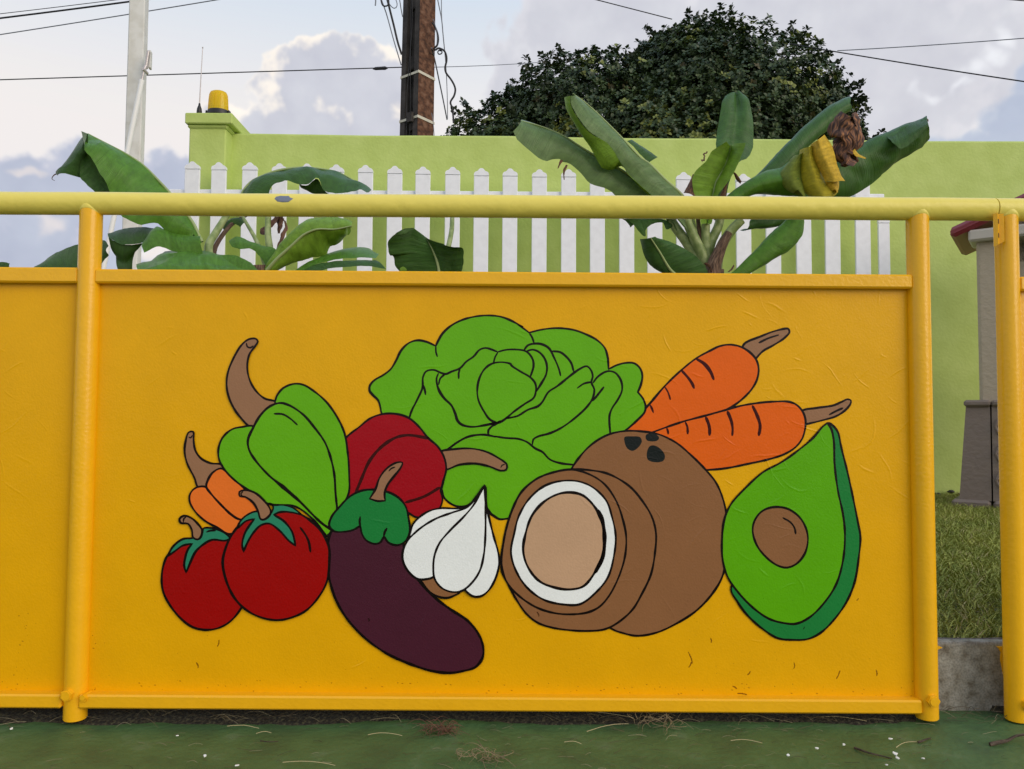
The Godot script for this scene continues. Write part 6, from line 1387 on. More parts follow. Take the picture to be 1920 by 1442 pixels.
func left_bananas() -> void:
	var t := thing("banana_plant", "broad banana plant with a big folded leaf, at the left before the wall's end", "banana plant", "banana plants behind the barrier", Vector3(-0.80, 0.12, -0.85))
	# the big folded leaf
	var big := leaf(t, "leaf", [PackedVector3Array([Vector3(-1.368, 1.5453, -0.78), Vector3(-1.3771, 1.5293, -0.7859), Vector3(-1.3841, 1.5132, -0.7918), Vector3(-1.3833, 1.4971, -0.7976), Vector3(-1.3681, 1.4847, -0.8035), Vector3(-1.3581, 1.4649, -0.8094), Vector3(-1.3476, 1.434, -0.8153), Vector3(-1.3205, 1.3921, -0.8212), Vector3(-1.3157, 1.3719, -0.8271), Vector3(-1.2801, 1.2968, -0.8329), Vector3(-1.2535, 1.2802, -0.8388), Vector3(-1.2196, 1.2672, -0.8447), Vector3(-1.1935, 1.2745, -0.8506), Vector3(-1.1707, 1.2761, -0.8565), Vector3(-1.1508, 1.2556, -0.8624), Vector3(-1.1273, 1.2405, -0.8682), Vector3(-1.0857, 1.24, -0.8741), Vector3(-1.0439, 1.2402, -0.88)]), PackedVector3Array([Vector3(-1.4348, 1.5914, -0.9), Vector3(-1.3595, 1.5528, -0.9), Vector3(-1.3024, 1.5228, -0.9), Vector3(-1.2453, 1.4852, -0.9), Vector3(-1.1876, 1.4288, -0.9), Vector3(-1.153, 1.3913, -0.9), Vector3(-1.0913, 1.3162, -0.9), Vector3(-1.0681, 1.2825, -0.9), Vector3(-1.0523, 1.248, -0.9), Vector3(-1.0405, 1.2263, -0.9)])], "leaf_green", 0.022, 1, 0.008)
	leaf(big, "folded_half", [PackedVector3Array([Vector3(-1.4031, 1.5325, -0.83), Vector3(-1.392, 1.5106, -0.8357), Vector3(-1.3746, 1.4961, -0.8414), Vector3(-1.3623, 1.474, -0.8471), Vector3(-1.3497, 1.4426, -0.8529), Vector3(-1.3239, 1.4018, -0.8586), Vector3(-1.3189, 1.3831, -0.8643), Vector3(-1.2866, 1.3142, -0.87)]), PackedVector3Array([Vector3(-1.4212, 1.4934, -0.84), Vector3(-1.4249, 1.4612, -0.8433), Vector3(-1.4241, 1.4252, -0.8467), Vector3(-1.4017, 1.3997, -0.85), Vector3(-1.3802, 1.3801, -0.8533), Vector3(-1.3375, 1.3399, -0.8567), Vector3(-1.2941, 1.304, -0.86)])], "leaf_deep", -0.012, -1, 0.006)
	leaf(big, "folded_half", [PackedVector3Array([Vector3(-1.389, 1.5603, -0.82), Vector3(-1.3951, 1.5345, -0.83), Vector3(-1.4027, 1.5084, -0.84), Vector3(-1.4128, 1.4933, -0.85), Vector3(-1.424, 1.4631, -0.86), Vector3(-1.4314, 1.4297, -0.87)]), PackedVector3Array([Vector3(-1.4017, 1.5678, -0.84), Vector3(-1.4209, 1.5259, -0.8375), Vector3(-1.4399, 1.4842, -0.835), Vector3(-1.4594, 1.4573, -0.8325), Vector3(-1.4644, 1.4325, -0.83)]), PackedVector3Array([Vector3(-1.4471, 1.5978, -0.92), Vector3(-1.4737, 1.5458, -0.904), Vector3(-1.493, 1.5021, -0.888), Vector3(-1.5118, 1.459, -0.872), Vector3(-1.5137, 1.4477, -0.856), Vector3(-1.4948, 1.4278, -0.84)])], "leaf_deep", 0.006)
	stalk(t, "dry_tip", PackedVector3Array([Vector3(-1.5457, 1.4601, -0.92), Vector3(-1.5547, 1.4582, -0.9225), Vector3(-1.5634, 1.4513, -0.925), Vector3(-1.5666, 1.4444, -0.9275), Vector3(-1.5585, 1.4395, -0.93)]), 0.0022, 0.0007, "leaf_withered")
	leaf(t, "leaf", [PackedVector3Array([Vector3(-1.3783, 1.2625, -0.95), Vector3(-1.3191, 1.2771, -0.9333), Vector3(-1.2659, 1.2786, -0.9167), Vector3(-1.198, 1.2703, -0.9)]), PackedVector3Array([Vector3(-1.3426, 1.2326, -0.88), Vector3(-1.2988, 1.2112, -0.875), Vector3(-1.2595, 1.2081, -0.87), Vector3(-1.2205, 1.215, -0.865), Vector3(-1.1968, 1.238, -0.86)])], "leaf_deep", 0.006)
	leaf(t, "leaf", [PackedVector3Array([Vector3(-1.3426, 1.2326, -0.88), Vector3(-1.3014, 1.2123, -0.88), Vector3(-1.2644, 1.2104, -0.88), Vector3(-1.2278, 1.2166, -0.88)]), PackedVector3Array([Vector3(-1.3375, 1.1798, -0.92), Vector3(-1.3167, 1.1597, -0.9133), Vector3(-1.2946, 1.1584, -0.9067), Vector3(-1.2626, 1.191, -0.9)]), PackedVector3Array([Vector3(-1.3187, 1.1158, -0.92), Vector3(-1.304, 1.1108, -0.9133), Vector3(-1.2858, 1.1135, -0.9067), Vector3(-1.2718, 1.1272, -0.9)])], "leaf_deep", 0.006)
	leaf(t, "leaf", [PackedVector3Array([Vector3(-1.2074, 1.2231, -0.86), Vector3(-1.1793, 1.2659, -0.86), Vector3(-1.1535, 1.2587, -0.86), Vector3(-1.1237, 1.2422, -0.86), Vector3(-1.0724, 1.2389, -0.86), Vector3(-1.0283, 1.2336, -0.86)]), PackedVector3Array([Vector3(-1.187, 1.1679, -0.8), Vector3(-1.1697, 1.1787, -0.806), Vector3(-1.1405, 1.1875, -0.812), Vector3(-1.107, 1.1775, -0.818), Vector3(-1.0553, 1.1665, -0.824), Vector3(-1.0072, 1.1663, -0.83)])], "leaf_green", 0.016, -1, 0.010)
	leaf(t, "leaf", [PackedVector3Array([Vector3(-1.6849, 1.165, -1.05), Vector3(-1.6137, 1.2103, -1.0333), Vector3(-1.5654, 1.2246, -1.0167), Vector3(-1.5175, 1.2368, -1), Vector3(-1.447, 1.247, -0.9833), Vector3(-1.3997, 1.2434, -0.9667), Vector3(-1.3781, 1.2204, -0.95)]), PackedVector3Array([Vector3(-1.6533, 1.1463, -1), Vector3(-1.5864, 1.1393, -0.9917), Vector3(-1.543, 1.1341, -0.9833), Vector3(-1.4999, 1.1327, -0.975), Vector3(-1.4197, 1.1528, -0.9667), Vector3(-1.3969, 1.1723, -0.9583), Vector3(-1.3771, 1.1898, -0.95)])], "leaf_deep", 0.010)
	leaf(t, "leaf", [PackedVector3Array([Vector3(-1.8701, 1.1574, -1.05), Vector3(-1.8294, 1.1786, -1.05), Vector3(-1.8051, 1.1845, -1.05), Vector3(-1.7803, 1.179, -1.05)]), PackedVector3Array([Vector3(-1.8682, 1.1099, -1.05), Vector3(-1.8268, 1.1102, -1.05), Vector3(-1.8024, 1.1142, -1.05), Vector3(-1.7798, 1.1637, -1.05)])], "leaf_deep", 0.004)
	leaf(t, "leaf", [PackedVector3Array([Vector3(-1.2498, 1.1379, -0.9), Vector3(-1.1949, 1.1562, -0.8925), Vector3(-1.1624, 1.1734, -0.885), Vector3(-1.1373, 1.1869, -0.8775), Vector3(-1.1044, 1.181, -0.87), Vector3(-1.0353, 1.1824, -0.8625), Vector3(-0.9774, 1.1774, -0.855), Vector3(-0.9268, 1.1596, -0.8475), Vector3(-0.8617, 1.1292, -0.84)]), PackedVector3Array([Vector3(-1.1648, 1.0925, -0.72), Vector3(-1.0847, 1.1199, -0.732), Vector3(-1.0207, 1.1299, -0.744), Vector3(-0.9556, 1.1276, -0.756), Vector3(-0.8897, 1.1199, -0.768), Vector3(-0.8407, 1.1084, -0.78)]), PackedVector3Array([Vector3(-1.1313, 1.0606, -0.66), Vector3(-1.0621, 1.0658, -0.685), Vector3(-0.9704, 1.0711, -0.71), Vector3(-0.8767, 1.08, -0.735), Vector3(-0.83, 1.0921, -0.76)])], "leaf_green", 0.010, -1, 0.016)
	# the arched leaf above the rail
	var arch := leaf(t, "leaf", [PackedVector3Array([Vector3(-0.516, 1.4459, -1.06), Vector3(-0.527, 1.4594, -1.054), Vector3(-0.5784, 1.4909, -1.048), Vector3(-0.6249, 1.5126, -1.042), Vector3(-0.6992, 1.5235, -1.036), Vector3(-0.7637, 1.523, -1.03), Vector3(-0.8322, 1.51, -1.024), Vector3(-0.8908, 1.4839, -1.018), Vector3(-0.9211, 1.4628, -1.012), Vector3(-0.9461, 1.4253, -1.006), Vector3(-0.9567, 1.3693, -1)]), PackedVector3Array([Vector3(-0.499, 1.4081, -0.94), Vector3(-0.5187, 1.4223, -0.9417), Vector3(-0.5371, 1.4162, -0.9433), Vector3(-0.5646, 1.4082, -0.945), Vector3(-0.6106, 1.4112, -0.9467), Vector3(-0.6499, 1.4206, -0.9483), Vector3(-0.6693, 1.4571, -0.95), Vector3(-0.699, 1.437, -0.9517), Vector3(-0.7361, 1.4392, -0.9533), Vector3(-0.7825, 1.4519, -0.955), Vector3(-0.8239, 1.4368, -0.9567), Vector3(-0.8353, 1.4117, -0.9583), Vector3(-0.8416, 1.3589, -0.96)])], "leaf_deep", 0.014, 0, 0.012)
	leaf(arch, "folded_half", [PackedVector3Array([Vector3(-0.7408, 1.4443, -0.97), Vector3(-0.7125, 1.4419, -0.9675), Vector3(-0.6755, 1.4628, -0.965), Vector3(-0.6535, 1.4259, -0.9625), Vector3(-0.6388, 1.4089, -0.96)]), PackedVector3Array([Vector3(-0.7351, 1.4438, -1), Vector3(-0.7102, 1.426, -0.995), Vector3(-0.6856, 1.4176, -0.99), Vector3(-0.6611, 1.4163, -0.985), Vector3(-0.646, 1.4125, -0.98)])], "leaf_deep", 0.004)
	# lower leaves on the right of the stem
	leaf(t, "leaf", [PackedVector3Array([Vector3(-0.5263, 1.2759, -0.82), Vector3(-0.554, 1.2896, -0.8229), Vector3(-0.6154, 1.2917, -0.8257), Vector3(-0.6638, 1.2868, -0.8286), Vector3(-0.7073, 1.2534, -0.8314), Vector3(-0.7508, 1.2143, -0.8343), Vector3(-0.7729, 1.1885, -0.8371), Vector3(-0.8072, 1.123, -0.84)]), PackedVector3Array([Vector3(-0.5095, 1.2449, -0.75), Vector3(-0.565, 1.2369, -0.7617), Vector3(-0.6229, 1.2394, -0.7733), Vector3(-0.6682, 1.2248, -0.785), Vector3(-0.7134, 1.1884, -0.7967), Vector3(-0.759, 1.1517, -0.8083), Vector3(-0.7963, 1.1148, -0.82)]), PackedVector3Array([Vector3(-0.5289, 1.2543, -0.83), Vector3(-0.5418, 1.2317, -0.8312), Vector3(-0.5764, 1.2037, -0.8325), Vector3(-0.594, 1.2012, -0.8337), Vector3(-0.609, 1.1751, -0.835), Vector3(-0.6547, 1.1619, -0.8363), Vector3(-0.6982, 1.1487, -0.8375), Vector3(-0.7547, 1.1275, -0.8388), Vector3(-0.7981, 1.1055, -0.84)])], "leaf_young", 0.010, 1, 0.010)
	leaf(t, "leaf", [PackedVector3Array([Vector3(-0.4426, 1.1729, -0.84), Vector3(-0.4727, 1.1939, -0.8367), Vector3(-0.5243, 1.195, -0.8333), Vector3(-0.5711, 1.1839, -0.83), Vector3(-0.6348, 1.1565, -0.8267), Vector3(-0.6853, 1.1292, -0.8233), Vector3(-0.7184, 1.1022, -0.82)]), PackedVector3Array([Vector3(-0.4244, 1.1373, -0.72), Vector3(-0.4863, 1.1413, -0.735), Vector3(-0.5522, 1.1373, -0.75), Vector3(-0.6187, 1.1256, -0.765), Vector3(-0.6898, 1.0969, -0.78)])], "leaf_green", 0.008)
	leaf(t, "leaf", [PackedVector3Array([Vector3(-0.4272, 1.131, -0.72), Vector3(-0.4862, 1.1338, -0.735), Vector3(-0.5521, 1.1323, -0.75), Vector3(-0.6187, 1.1256, -0.765), Vector3(-0.6898, 1.0969, -0.78)]), PackedVector3Array([Vector3(-0.3837, 1.0902, -0.66), Vector3(-0.438, 1.102, -0.68), Vector3(-0.5197, 1.1034, -0.7), Vector3(-0.5861, 1.1007, -0.72), Vector3(-0.6532, 1.079, -0.74)])], "leaf_deep", 0.006)
	leaf(t, "leaf", [PackedVector3Array([Vector3(-0.9576, 1.2367, -0.92), Vector3(-0.9256, 1.2463, -0.908), Vector3(-0.8764, 1.228, -0.896), Vector3(-0.8365, 1.2129, -0.884), Vector3(-0.7837, 1.194, -0.872), Vector3(-0.8007, 1.1359, -0.86)]), PackedVector3Array([Vector3(-0.9324, 1.2051, -0.88), Vector3(-0.9035, 1.1959, -0.874), Vector3(-0.8662, 1.1965, -0.868), Vector3(-0.8418, 1.1794, -0.862), Vector3(-0.8218, 1.1561, -0.856), Vector3(-0.8053, 1.1294, -0.85)])], "leaf_green", 0.006)
	leaf(t, "leaf", [PackedVector3Array([Vector3(-0.9536, 1.1572, -0.8), Vector3(-0.9109, 1.1619, -0.8), Vector3(-0.8851, 1.1577, -0.8), Vector3(-0.8418, 1.1364, -0.8), Vector3(-0.8199, 1.115, -0.8)]), PackedVector3Array([Vector3(-0.9363, 1.0808, -0.76), Vector3(-0.8883, 1.0824, -0.7667), Vector3(-0.8484, 1.0839, -0.7733), Vector3(-0.8128, 1.0939, -0.78)])], "leaf_green", 0.006)
	# stalks, a dry tuft and the stem
	stalk(t, "stalk", PackedVector3Array([Vector3(-0.9875, 1.381, -1.02), Vector3(-0.9967, 1.3321, -0.985), Vector3(-1.0125, 1.2727, -0.95), Vector3(-1.0238, 1.2148, -0.915), Vector3(-0.9964, 1.1104, -0.88)]), 0.010, 0.016, "petiole")
	stalk(t, "stalk", PackedVector3Array([Vector3(-0.9314, 1.3631, -1.04), Vector3(-0.9524, 1.3357, -1.012), Vector3(-0.9726, 1.3086, -0.984), Vector3(-0.9992, 1.2551, -0.956), Vector3(-1.0099, 1.2027, -0.928), Vector3(-0.9968, 1.1142, -0.9)]), 0.006, 0.009, "dry_sheath")
	stalk(t, "stalk", PackedVector3Array([Vector3(-0.9445, 1.3498, -0.98), Vector3(-0.9148, 1.3095, -0.95), Vector3(-0.8715, 1.2473, -0.92), Vector3(-0.8403, 1.1954, -0.89), Vector3(-0.8093, 1.127, -0.86)]), 0.005, 0.009, "petiole")
	leaf(t, "leaf_flap", [PackedVector3Array([Vector3(-1.0157, 1.3125, -1), Vector3(-0.979, 1.3315, -1), Vector3(-0.9512, 1.3355, -1), Vector3(-0.93, 1.3225, -1)]), PackedVector3Array([Vector3(-0.9982, 1.2842, -0.98), Vector3(-0.9712, 1.3076, -0.98), Vector3(-0.9526, 1.3031, -0.98), Vector3(-0.9423, 1.2966, -0.98)])], "leaf_deep", 0.004)
	leaf(t, "dry_scrap", [PackedVector3Array([Vector3(-0.8193, 1.359, -0.98), Vector3(-0.8283, 1.3406, -0.9775), Vector3(-0.8454, 1.3165, -0.975), Vector3(-0.8678, 1.2832, -0.9725), Vector3(-0.8635, 1.2733, -0.97)]), PackedVector3Array([Vector3(-0.8041, 1.3462, -0.94), Vector3(-0.805, 1.326, -0.94), Vector3(-0.8181, 1.3029, -0.94), Vector3(-0.8335, 1.2799, -0.94), Vector3(-0.8386, 1.2615, -0.94)])], "leaf_withered", 0.006, -1, 0.02, 0.008)
	leaf(t, "dry_scrap", [PackedVector3Array([Vector3(-0.8249, 1.3339, -0.97), Vector3(-0.8185, 1.3154, -0.97), Vector3(-0.8158, 1.2968, -0.97), Vector3(-0.8098, 1.2727, -0.97)]), PackedVector3Array([Vector3(-0.7882, 1.3238, -0.94), Vector3(-0.791, 1.3077, -0.94), Vector3(-0.7893, 1.2893, -0.94), Vector3(-0.7852, 1.2665, -0.94)])], "leaf_withered", 0.006, -1, 0.02, 0.008)
	leaf(t, "dry_scrap", [PackedVector3Array([Vector3(-0.7834, 1.3249, -0.97), Vector3(-0.7785, 1.2926, -0.9525), Vector3(-0.7853, 1.2561, -0.935), Vector3(-0.7937, 1.22, -0.9175), Vector3(-0.7921, 1.189, -0.9)]), PackedVector3Array([Vector3(-0.7727, 1.3104, -0.95), Vector3(-0.7648, 1.2797, -0.9375), Vector3(-0.7718, 1.2492, -0.925), Vector3(-0.783, 1.2144, -0.9125), Vector3(-0.7876, 1.1845, -0.9)])], "leaf_withered", 0.004, -1, 0.012, 0.006)
	stalk(t, "stalk", PackedVector3Array([Vector3(-0.837, 1.3589, -0.96), Vector3(-0.8327, 1.3153, -0.935), Vector3(-0.8235, 1.2543, -0.91), Vector3(-0.8074, 1.1856, -0.885), Vector3(-0.8027, 1.127, -0.86)]), 0.008, 0.014, "petiole")
	stalk(t, "stem", PackedVector3Array([Vector3(-0.8235, 1.1357, -0.86), Vector3(-0.8207, 1.0122, -0.86), Vector3(-0.80, 0.5, -0.86), Vector3(-0.80, 0.1, -0.86)]), 0.034, 0.062, "dry_sheath")

	t = thing("banana_plant", "low banana plant showing one dark upright leaf, between the other two", "banana plant", "banana plants behind the barrier", Vector3(-0.24, 0.12, -0.78))
	leaf(t, "leaf", [PackedVector3Array([Vector3(-0.3601, 1.2177, -0.72), Vector3(-0.3783, 1.2095, -0.7314), Vector3(-0.3921, 1.1973, -0.7429), Vector3(-0.395, 1.1851, -0.7543), Vector3(-0.3901, 1.1571, -0.7657), Vector3(-0.3813, 1.1562, -0.7771), Vector3(-0.3732, 1.1222, -0.7886), Vector3(-0.3273, 1.0839, -0.8)]), PackedVector3Array([Vector3(-0.3144, 1.2403, -0.75), Vector3(-0.3244, 1.197, -0.7667), Vector3(-0.3131, 1.1366, -0.7833), Vector3(-0.2931, 1.0841, -0.8)]), PackedVector3Array([Vector3(-0.2798, 1.2225, -0.8), Vector3(-0.2601, 1.1858, -0.8), Vector3(-0.2424, 1.1405, -0.8), Vector3(-0.2332, 1.0845, -0.8)]), PackedVector3Array([Vector3(-0.2193, 1.1905, -0.75), Vector3(-0.2013, 1.1552, -0.7667), Vector3(-0.1938, 1.1202, -0.7833), Vector3(-0.199, 1.0847, -0.8)]), PackedVector3Array([Vector3(-0.1845, 1.1724, -0.72), Vector3(-0.1576, 1.1742, -0.74), Vector3(-0.1557, 1.1541, -0.76), Vector3(-0.1596, 1.1241, -0.78), Vector3(-0.1734, 1.0849, -0.8)])], "leaf_deep", 0.004, 2)
	leaf(t, "leaf_flap", [PackedVector3Array([Vector3(-0.3502, 1.1065, -0.72), Vector3(-0.3399, 1.1107, -0.72), Vector3(-0.3295, 1.1025, -0.72)]), PackedVector3Array([Vector3(-0.3501, 1.094, -0.72), Vector3(-0.3397, 1.094, -0.72), Vector3(-0.3294, 1.0941, -0.72)])], "leaf_young", 0.002)
	stalk(t, "stalk", PackedVector3Array([Vector3(-0.2081, 1.3328, -0.95), Vector3(-0.2072, 1.2798, -0.9225), Vector3(-0.2125, 1.2278, -0.895), Vector3(-0.2271, 1.1502, -0.8675), Vector3(-0.2282, 1.0832, -0.84)]), 0.0075, 0.010, "petiole")
	stalk(t, "stem", PackedVector3Array([Vector3(-0.2316, 1.0931, -0.8), Vector3(-0.2307, 1.0071, -0.8), Vector3(-0.24, 0.5, -0.79), Vector3(-0.24, 0.1, -0.79)]), 0.022, 0.05, "dry_sheath")

func warning_light() -> void:
	var at := Vector3(-2.062, 2.738, -3.62)
	var t := thing("warning_light", "amber flashing warning light on the end pillar's cap", "warning light", "", at)
	var m := MB.new()
	m.lathe(at, [Vector2(0.0, 0.0), Vector2(0.076, 0.0), Vector2(0.076, 0.012), Vector2(0.072, 0.040), Vector2(0.070, 0.042), Vector2(0.0, 0.042)], 24, 1.0, 0.8)
	for s in [-0.078, 0.078]: m.box(at + Vector3(s, 0.022, 0), Vector3(0.014, 0.044, 0.03), 0.005)
	part(t, "base", m, M.black_plastic)
	m = MB.new()
	m.lathe(at, [Vector2(0.070, 0.0425), Vector2(0.069, 0.07), Vector2(0.066, 0.12), Vector2(0.0625, 0.154), Vector2(0.055, 0.171), Vector2(0.042, 0.178), Vector2(0.0, 0.180)], 28, 1.0, 0.8)
	part(t, "lens", m, M.amber_lens)
	m = MB.new()
	for k in 12:
		var a := TAU * k / 12.0
		m.tube(PackedVector3Array([at + Vector3(cos(a) * 0.0695, 0.046, sin(a) * 0.0556), at + Vector3(cos(a) * 0.066, 0.12, sin(a) * 0.0528), at + Vector3(cos(a) * 0.0625, 0.15, sin(a) * 0.05)]), 0.0012, 5)
	part(t, "lens_ribs", m, M.amber_lens)
	at = Vector3(-2.185, 2.738, -3.60)
	t = thing("antenna", "thin whip antenna with black foot beside the amber light", "antenna", "", at)
	m = MB.new()
	m.lathe(at, [Vector2(0.0, 0.0), Vector2(0.018, 0.0), Vector2(0.018, 0.03), Vector2(0.015, 0.052), Vector2(0.008, 0.07), Vector2(0.006, 0.086), Vector2(0.0, 0.088)], 16)
	part(t, "foot", m, M.black_plastic)
	m = MB.new()
	m.tube(PackedVector3Array([at + Vector3(0, 0.08, 0), at + Vector3(0.006, 0.3, 0), at + Vector3(0.012, 0.48, 0)]), PackedFloat32Array([0.0045, 0.0032, 0.0026]), 8)
	m.lathe(at + Vector3(0.012, 0.478, 0), [Vector2(0.0, 0.0), Vector2(0.005, 0.002), Vector2(0.005, 0.008), Vector2(0.0, 0.012)], 8)
	part(t, "whip", m, M.antenna_steel)

# ---------------------------------------------------------------- litter on the court
func floor_y(x: float) -> float:
	return 0.003 + 0.008 * clampf(x, -3.0, 3.0)

func straw_strip(m: MB, at: Vector3, dir: float, long: float, wide: float, bend: float, lift: float, g: RandomNumberGenerator) -> void:
	var a := PackedVector3Array()
	var b := PackedVector3Array()
	var c := PackedVector3Array()
	var p := at
	for k in 7:
		var t := k / 6.0
		var side := Vector3(-sin(dir), 0, cos(dir)) * wide * (1.0 - 0.7 * t)
		var y := lift * sin(PI * t) + g.randf() * 0.0006
		a.append(p + side + Vector3(0, y, 0))
		b.append(p + Vector3(0, y + wide * 0.8, 0))
		c.append(p - side + Vector3(0, y, 0))
		p += Vector3(cos(dir), 0, sin(dir)) * long / 6.0
		dir += bend / 6.0 + g.randf_range(-0.08, 0.08)
	m.grid([a, b, c])

func litter() -> void:
	var g := RandomNumberGenerator.new()
	g.seed = 41
	var tones := [lin(140, 130, 96), lin(120, 104, 74), lin(92, 78, 56), lin(176, 164, 130), lin(70, 60, 44)]
	# fine scraps of dry grass, thick under the barrier and thin on the court
	var m := MB.new()
	for k in 300:
		var x := g.randf_range(-1.25, 1.35)
		var z := g.randf_range(-0.055, 0.022)
		m.col = tones[g.randi() % 5] * g.randf_range(0.3, 0.7)
		straw_strip(m, Vector3(x, floor_y(x) + g.randf_range(0.001, 0.008), z), g.randf_range(-0.6, 0.6) + (PI if g.randf() < 0.5 else 0.0), g.randf_range(0.015, 0.075), g.randf_range(0.0005, 0.0010), g.randf_range(-1.2, 1.2), g.randf_range(0.0, 0.012), g)
	for k in 260:
		var x := g.randf_range(-1.2, 1.3)
		if g.randf() < 0.5: x = g.randfn(0.35, 0.4)
		var z := 0.03 + pow(g.randf(), 1.4) * 0.24
		m.col = tones[g.randi() % 5] * g.randf_range(0.45, 0.85)
		straw_strip(m, Vector3(x, floor_y(x) + 0.003, z), g.randf_range(-0.7, 0.7) + (PI if g.randf() < 0.5 else 0.0), g.randf_range(0.008, 0.04), g.randf_range(0.0003, 0.0007), g.randf_range(-1.0, 1.0), g.randf_range(0.0, 0.003), g)
	var o := part(self, "grass_litter", m, M.dry_straw)
	tag(o, "fine scraps of dry grass strewn along the foot of the barrier", "litter", "", "stuff")
	# larger straws
	var group := "dry straws on the court"
	for s in [[Vector3(0.0965, 0.012, -0.0366), 0.06, 0.168, "long pale straw lying right of the middle, close to the barrier"], [Vector3(-0.4155, 0.006, 0.2084), 0.0, 0.10, "pale straw near the bottom edge, left of the middle"], [Vector3(0.1068, 0.008, 0.1158), 0.15, 0.034, "short thick pale straw below the long one"], [Vector3(-0.578, 0.006, 0.0435), 0.05, 0.07, "straw under the left part of the panel"], [Vector3(0.1557, 0.008, 0.0633), -0.5, 0.10, "bent straw beside the frayed tuft, right of the middle"], [Vector3(0.6597, 0.012, -0.0107), 0.1, 0.09, "straw lying under the right part of the panel"], [Vector3(-0.2828, 0.006, 0.0815), -0.15, 0.07, "straw reaching left from the brown root tangle"], [Vector3(0.7427, 0.012, 0.1397), -0.6, 0.06, "thin straw slanting up before the right post"], [Vector3(0.434, 0.01, 0.1078), 0.02, 0.06, "fine straw lying level under the avocado"], [Vector3(-0.507, 0.006, 0.08), -0.2, 0.03, "short straw left of the bottom bar's middle"]]:
		m = MB.new()
		m.col = lin(186, 172, 128)
		straw_strip(m, s[0], s[1], s[2], 0.0010, 0.25, 0.003, g)
		o = part(self, "dry_straw", m, M.dry_straw)
		tag(o, s[3], "straw", group)
	# tangles of roots and twigs
	for s in [[Vector3(-0.1434, 0.004, 0.0688), 0.030, 70, "brown tangle of dry roots on the green court below the garlic", "root_tangle"], [Vector3(-0.0499, 0.004, 0.1848), 0.034, 40, "flat tangle of pale dry grass at the bottom edge, below the brown one", "grass_tangle"], [Vector3(0.3034, 0.008, 0.0224), 0.035, 40, "frayed tuft of dry grass under the coconut", "grass_tangle"]]:
		m = MB.new()
		for k in s[2]:
			var a := g.randf() * TAU
			var r: float = s[1] * sqrt(g.randf())
			m.col = (lin(112, 80, 60) if s[4] == "root_tangle" else lin(140, 124, 92)) * g.randf_range(0.6, 1.1)
			var p: Vector3 = s[0] + Vector3(cos(a) * r * 1.3, g.randf() * 0.012, sin(a) * r * 0.6)
			straw_strip(m, p, g.randf() * TAU, g.randf_range(0.02, 0.06), 0.0009, g.randf_range(-4.0, 4.0), g.randf_range(0.0, 0.016), g)
		o = part(self, s[4], m, M.dry_straw)
		tag(o, s[3], "tangle")
	# twigs at the right
	for s in [[even(PackedVector3Array([Vector3(0.9311, 0.014, 0.1269), Vector3(0.948, 0.018, 0.1265), Vector3(0.9765, 0.016, 0.1111), Vector3(0.9961, 0.022, 0.1053), Vector3(1.0282, 0.026, 0.1045)]), 14), 0.004, "curled grey brown twig at the right edge of the court"], [even(PackedVector3Array([Vector3(0.6643, 0.01, 0.1362), Vector3(0.6789, 0.013, 0.1669), Vector3(0.6986, 0.012, 0.1781), Vector3(0.7135, 0.01, 0.1824)]), 12), 0.0022, "thin dark twig among white flakes before the right post"], [even(PackedVector3Array([Vector3(0.7979, 0.013, 0.1167), Vector3(0.8158, 0.015, 0.1088), Vector3(0.8332, 0.013, 0.0959)]), 8), 0.0022, "short dark twig in front of the right post's foot"], [even(PackedVector3Array([Vector3(-0.4877, 0.006, 0.1131), Vector3(-0.467, 0.008, 0.1226), Vector3(-0.4516, 0.006, 0.115)]), 8), 0.0013, "thin dark twig left of the middle of the court"]]:
		m = MB.new()
		m.tube(s[0], taper(s[0].size(), s[1], s[1] * 0.5), 7)
		o = part(self, "twig", m, M.bark)
		tag(o, s[2], "twig", "twigs on the court")
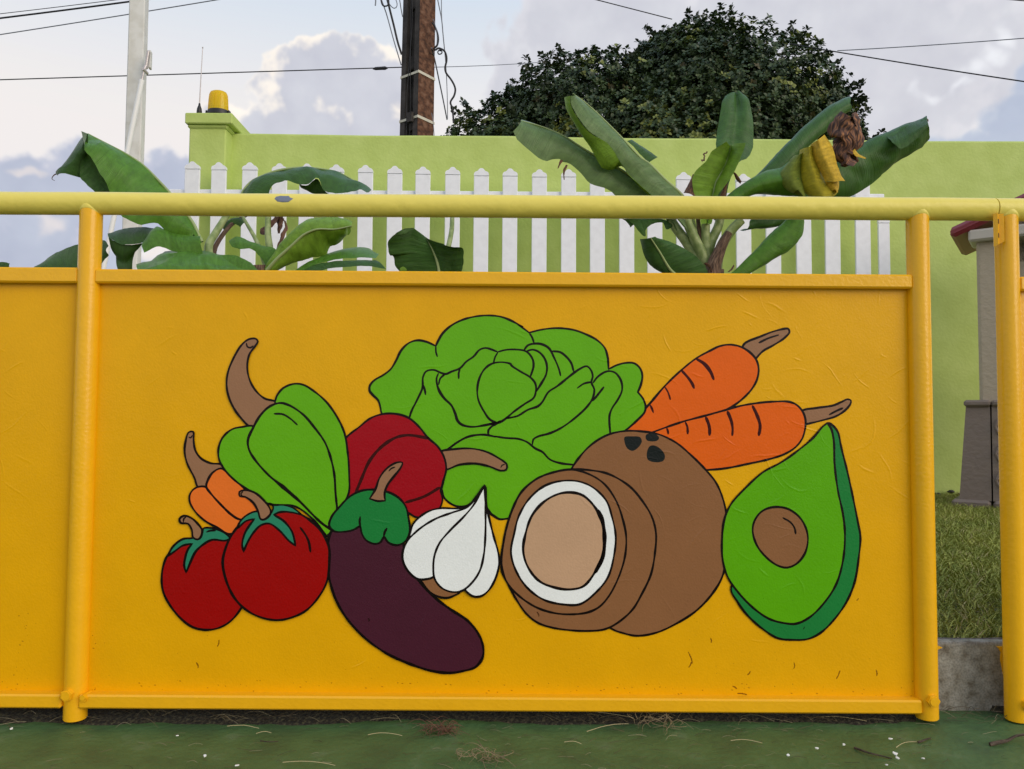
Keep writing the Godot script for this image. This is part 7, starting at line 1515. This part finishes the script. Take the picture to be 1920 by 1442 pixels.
	# white flakes
	for s in [[Vector3(-0.659, 0.004, 0.0931), 0.0040, "white flake left of the middle, halfway to the bottom edge"], [Vector3(-0.568, 0.004, 0.1837), 0.0042, "white flake near the bottom edge at the left"], [Vector3(-0.4935, 0.004, 0.2225), 0.0075, "white flake on the bottom edge, largest at the left"], [Vector3(-1.0083, 0.002, 0.0597), 0.0040, "white flake at the left edge, under the plain panel"], [Vector3(0.5201, 0.012, 0.1832), 0.0042, "single white flake under the avocado"], [Vector3(0.7485, 0.012, 0.105), 0.0060, "white flake with dark twig bits, upper of the right cluster"], [Vector3(0.7251, 0.012, 0.1731), 0.0068, "largest white flake of the right cluster"], [Vector3(0.7199, 0.012, 0.1914), 0.0050, "white flake touching the lower side of the largest one"], [Vector3(0.6458, 0.011, 0.1316), 0.0038, "small white flake at the left end of the dark twig"], [Vector3(0.7653, 0.013, 0.1953), 0.0036, "small white flake right of the right cluster"], [Vector3(0.5872, 0.011, 0.1494), 0.0045, "pale flat flake left of the dark twig"], [Vector3(0.6859, 0.012, 0.2207), 0.0042, "white flake on the bottom edge at the right"]]:
		m = MB.new()
		var poly := PackedVector2Array()
		for k in 7:
			var a := TAU * k / 7.0
			poly.append(Vector2(cos(a), sin(a)) * s[1] * 0.8 * g.randf_range(0.5, 1.15))
		var f := MB.new()
		f.prism(poly, -0.0008, 0.0008)
		o = part(self, "white_flake", f, M.flake_white)
		o.position = s[0] + Vector3(0, 0.003, 0)
		o.rotation = Vector3(-PI / 2 + g.randf_range(-0.3, 0.5), g.randf() * 0.6, g.randf() * 3.0)
		tag(o, s[2], "flake", "white flakes on the court")
	# dark stones along the foot of the wall, seen through the gap
	for s in [[Vector3(2.9109, 0.1496, -3.64), 0.022, "dark stone at the wall's foot, left of two others"], [Vector3(3.0175, 0.1702, -3.66), 0.018, "dark stone at the wall's foot, highest of three"], [Vector3(3.0561, 0.1525, -3.62), 0.020, "dark stone at the wall's foot beside the playhouse"]]:
		m = MB.new()
		var rows := []
		var nf := noise(30.0, 2, 131)
		for r in 7:
			var row := PackedVector3Array()
			for k in 11:
				var d := Vector3(sin(PI * r / 6.0) * cos(TAU * k / 10.0), cos(PI * r / 6.0), sin(PI * r / 6.0) * sin(TAU * k / 10.0))
				row.append(s[0] + d * Vector3(1.3, 0.7, 1.0) * s[1] * (1.0 + 0.4 * nf.get_noise_3dv(d * 0.05)))
			rows.append(row)
		m.grid(rows)
		o = part(self, "stone", m, M.dark_plastic)
		tag(o, s[2], "stone", "dark stones at the wall's foot")
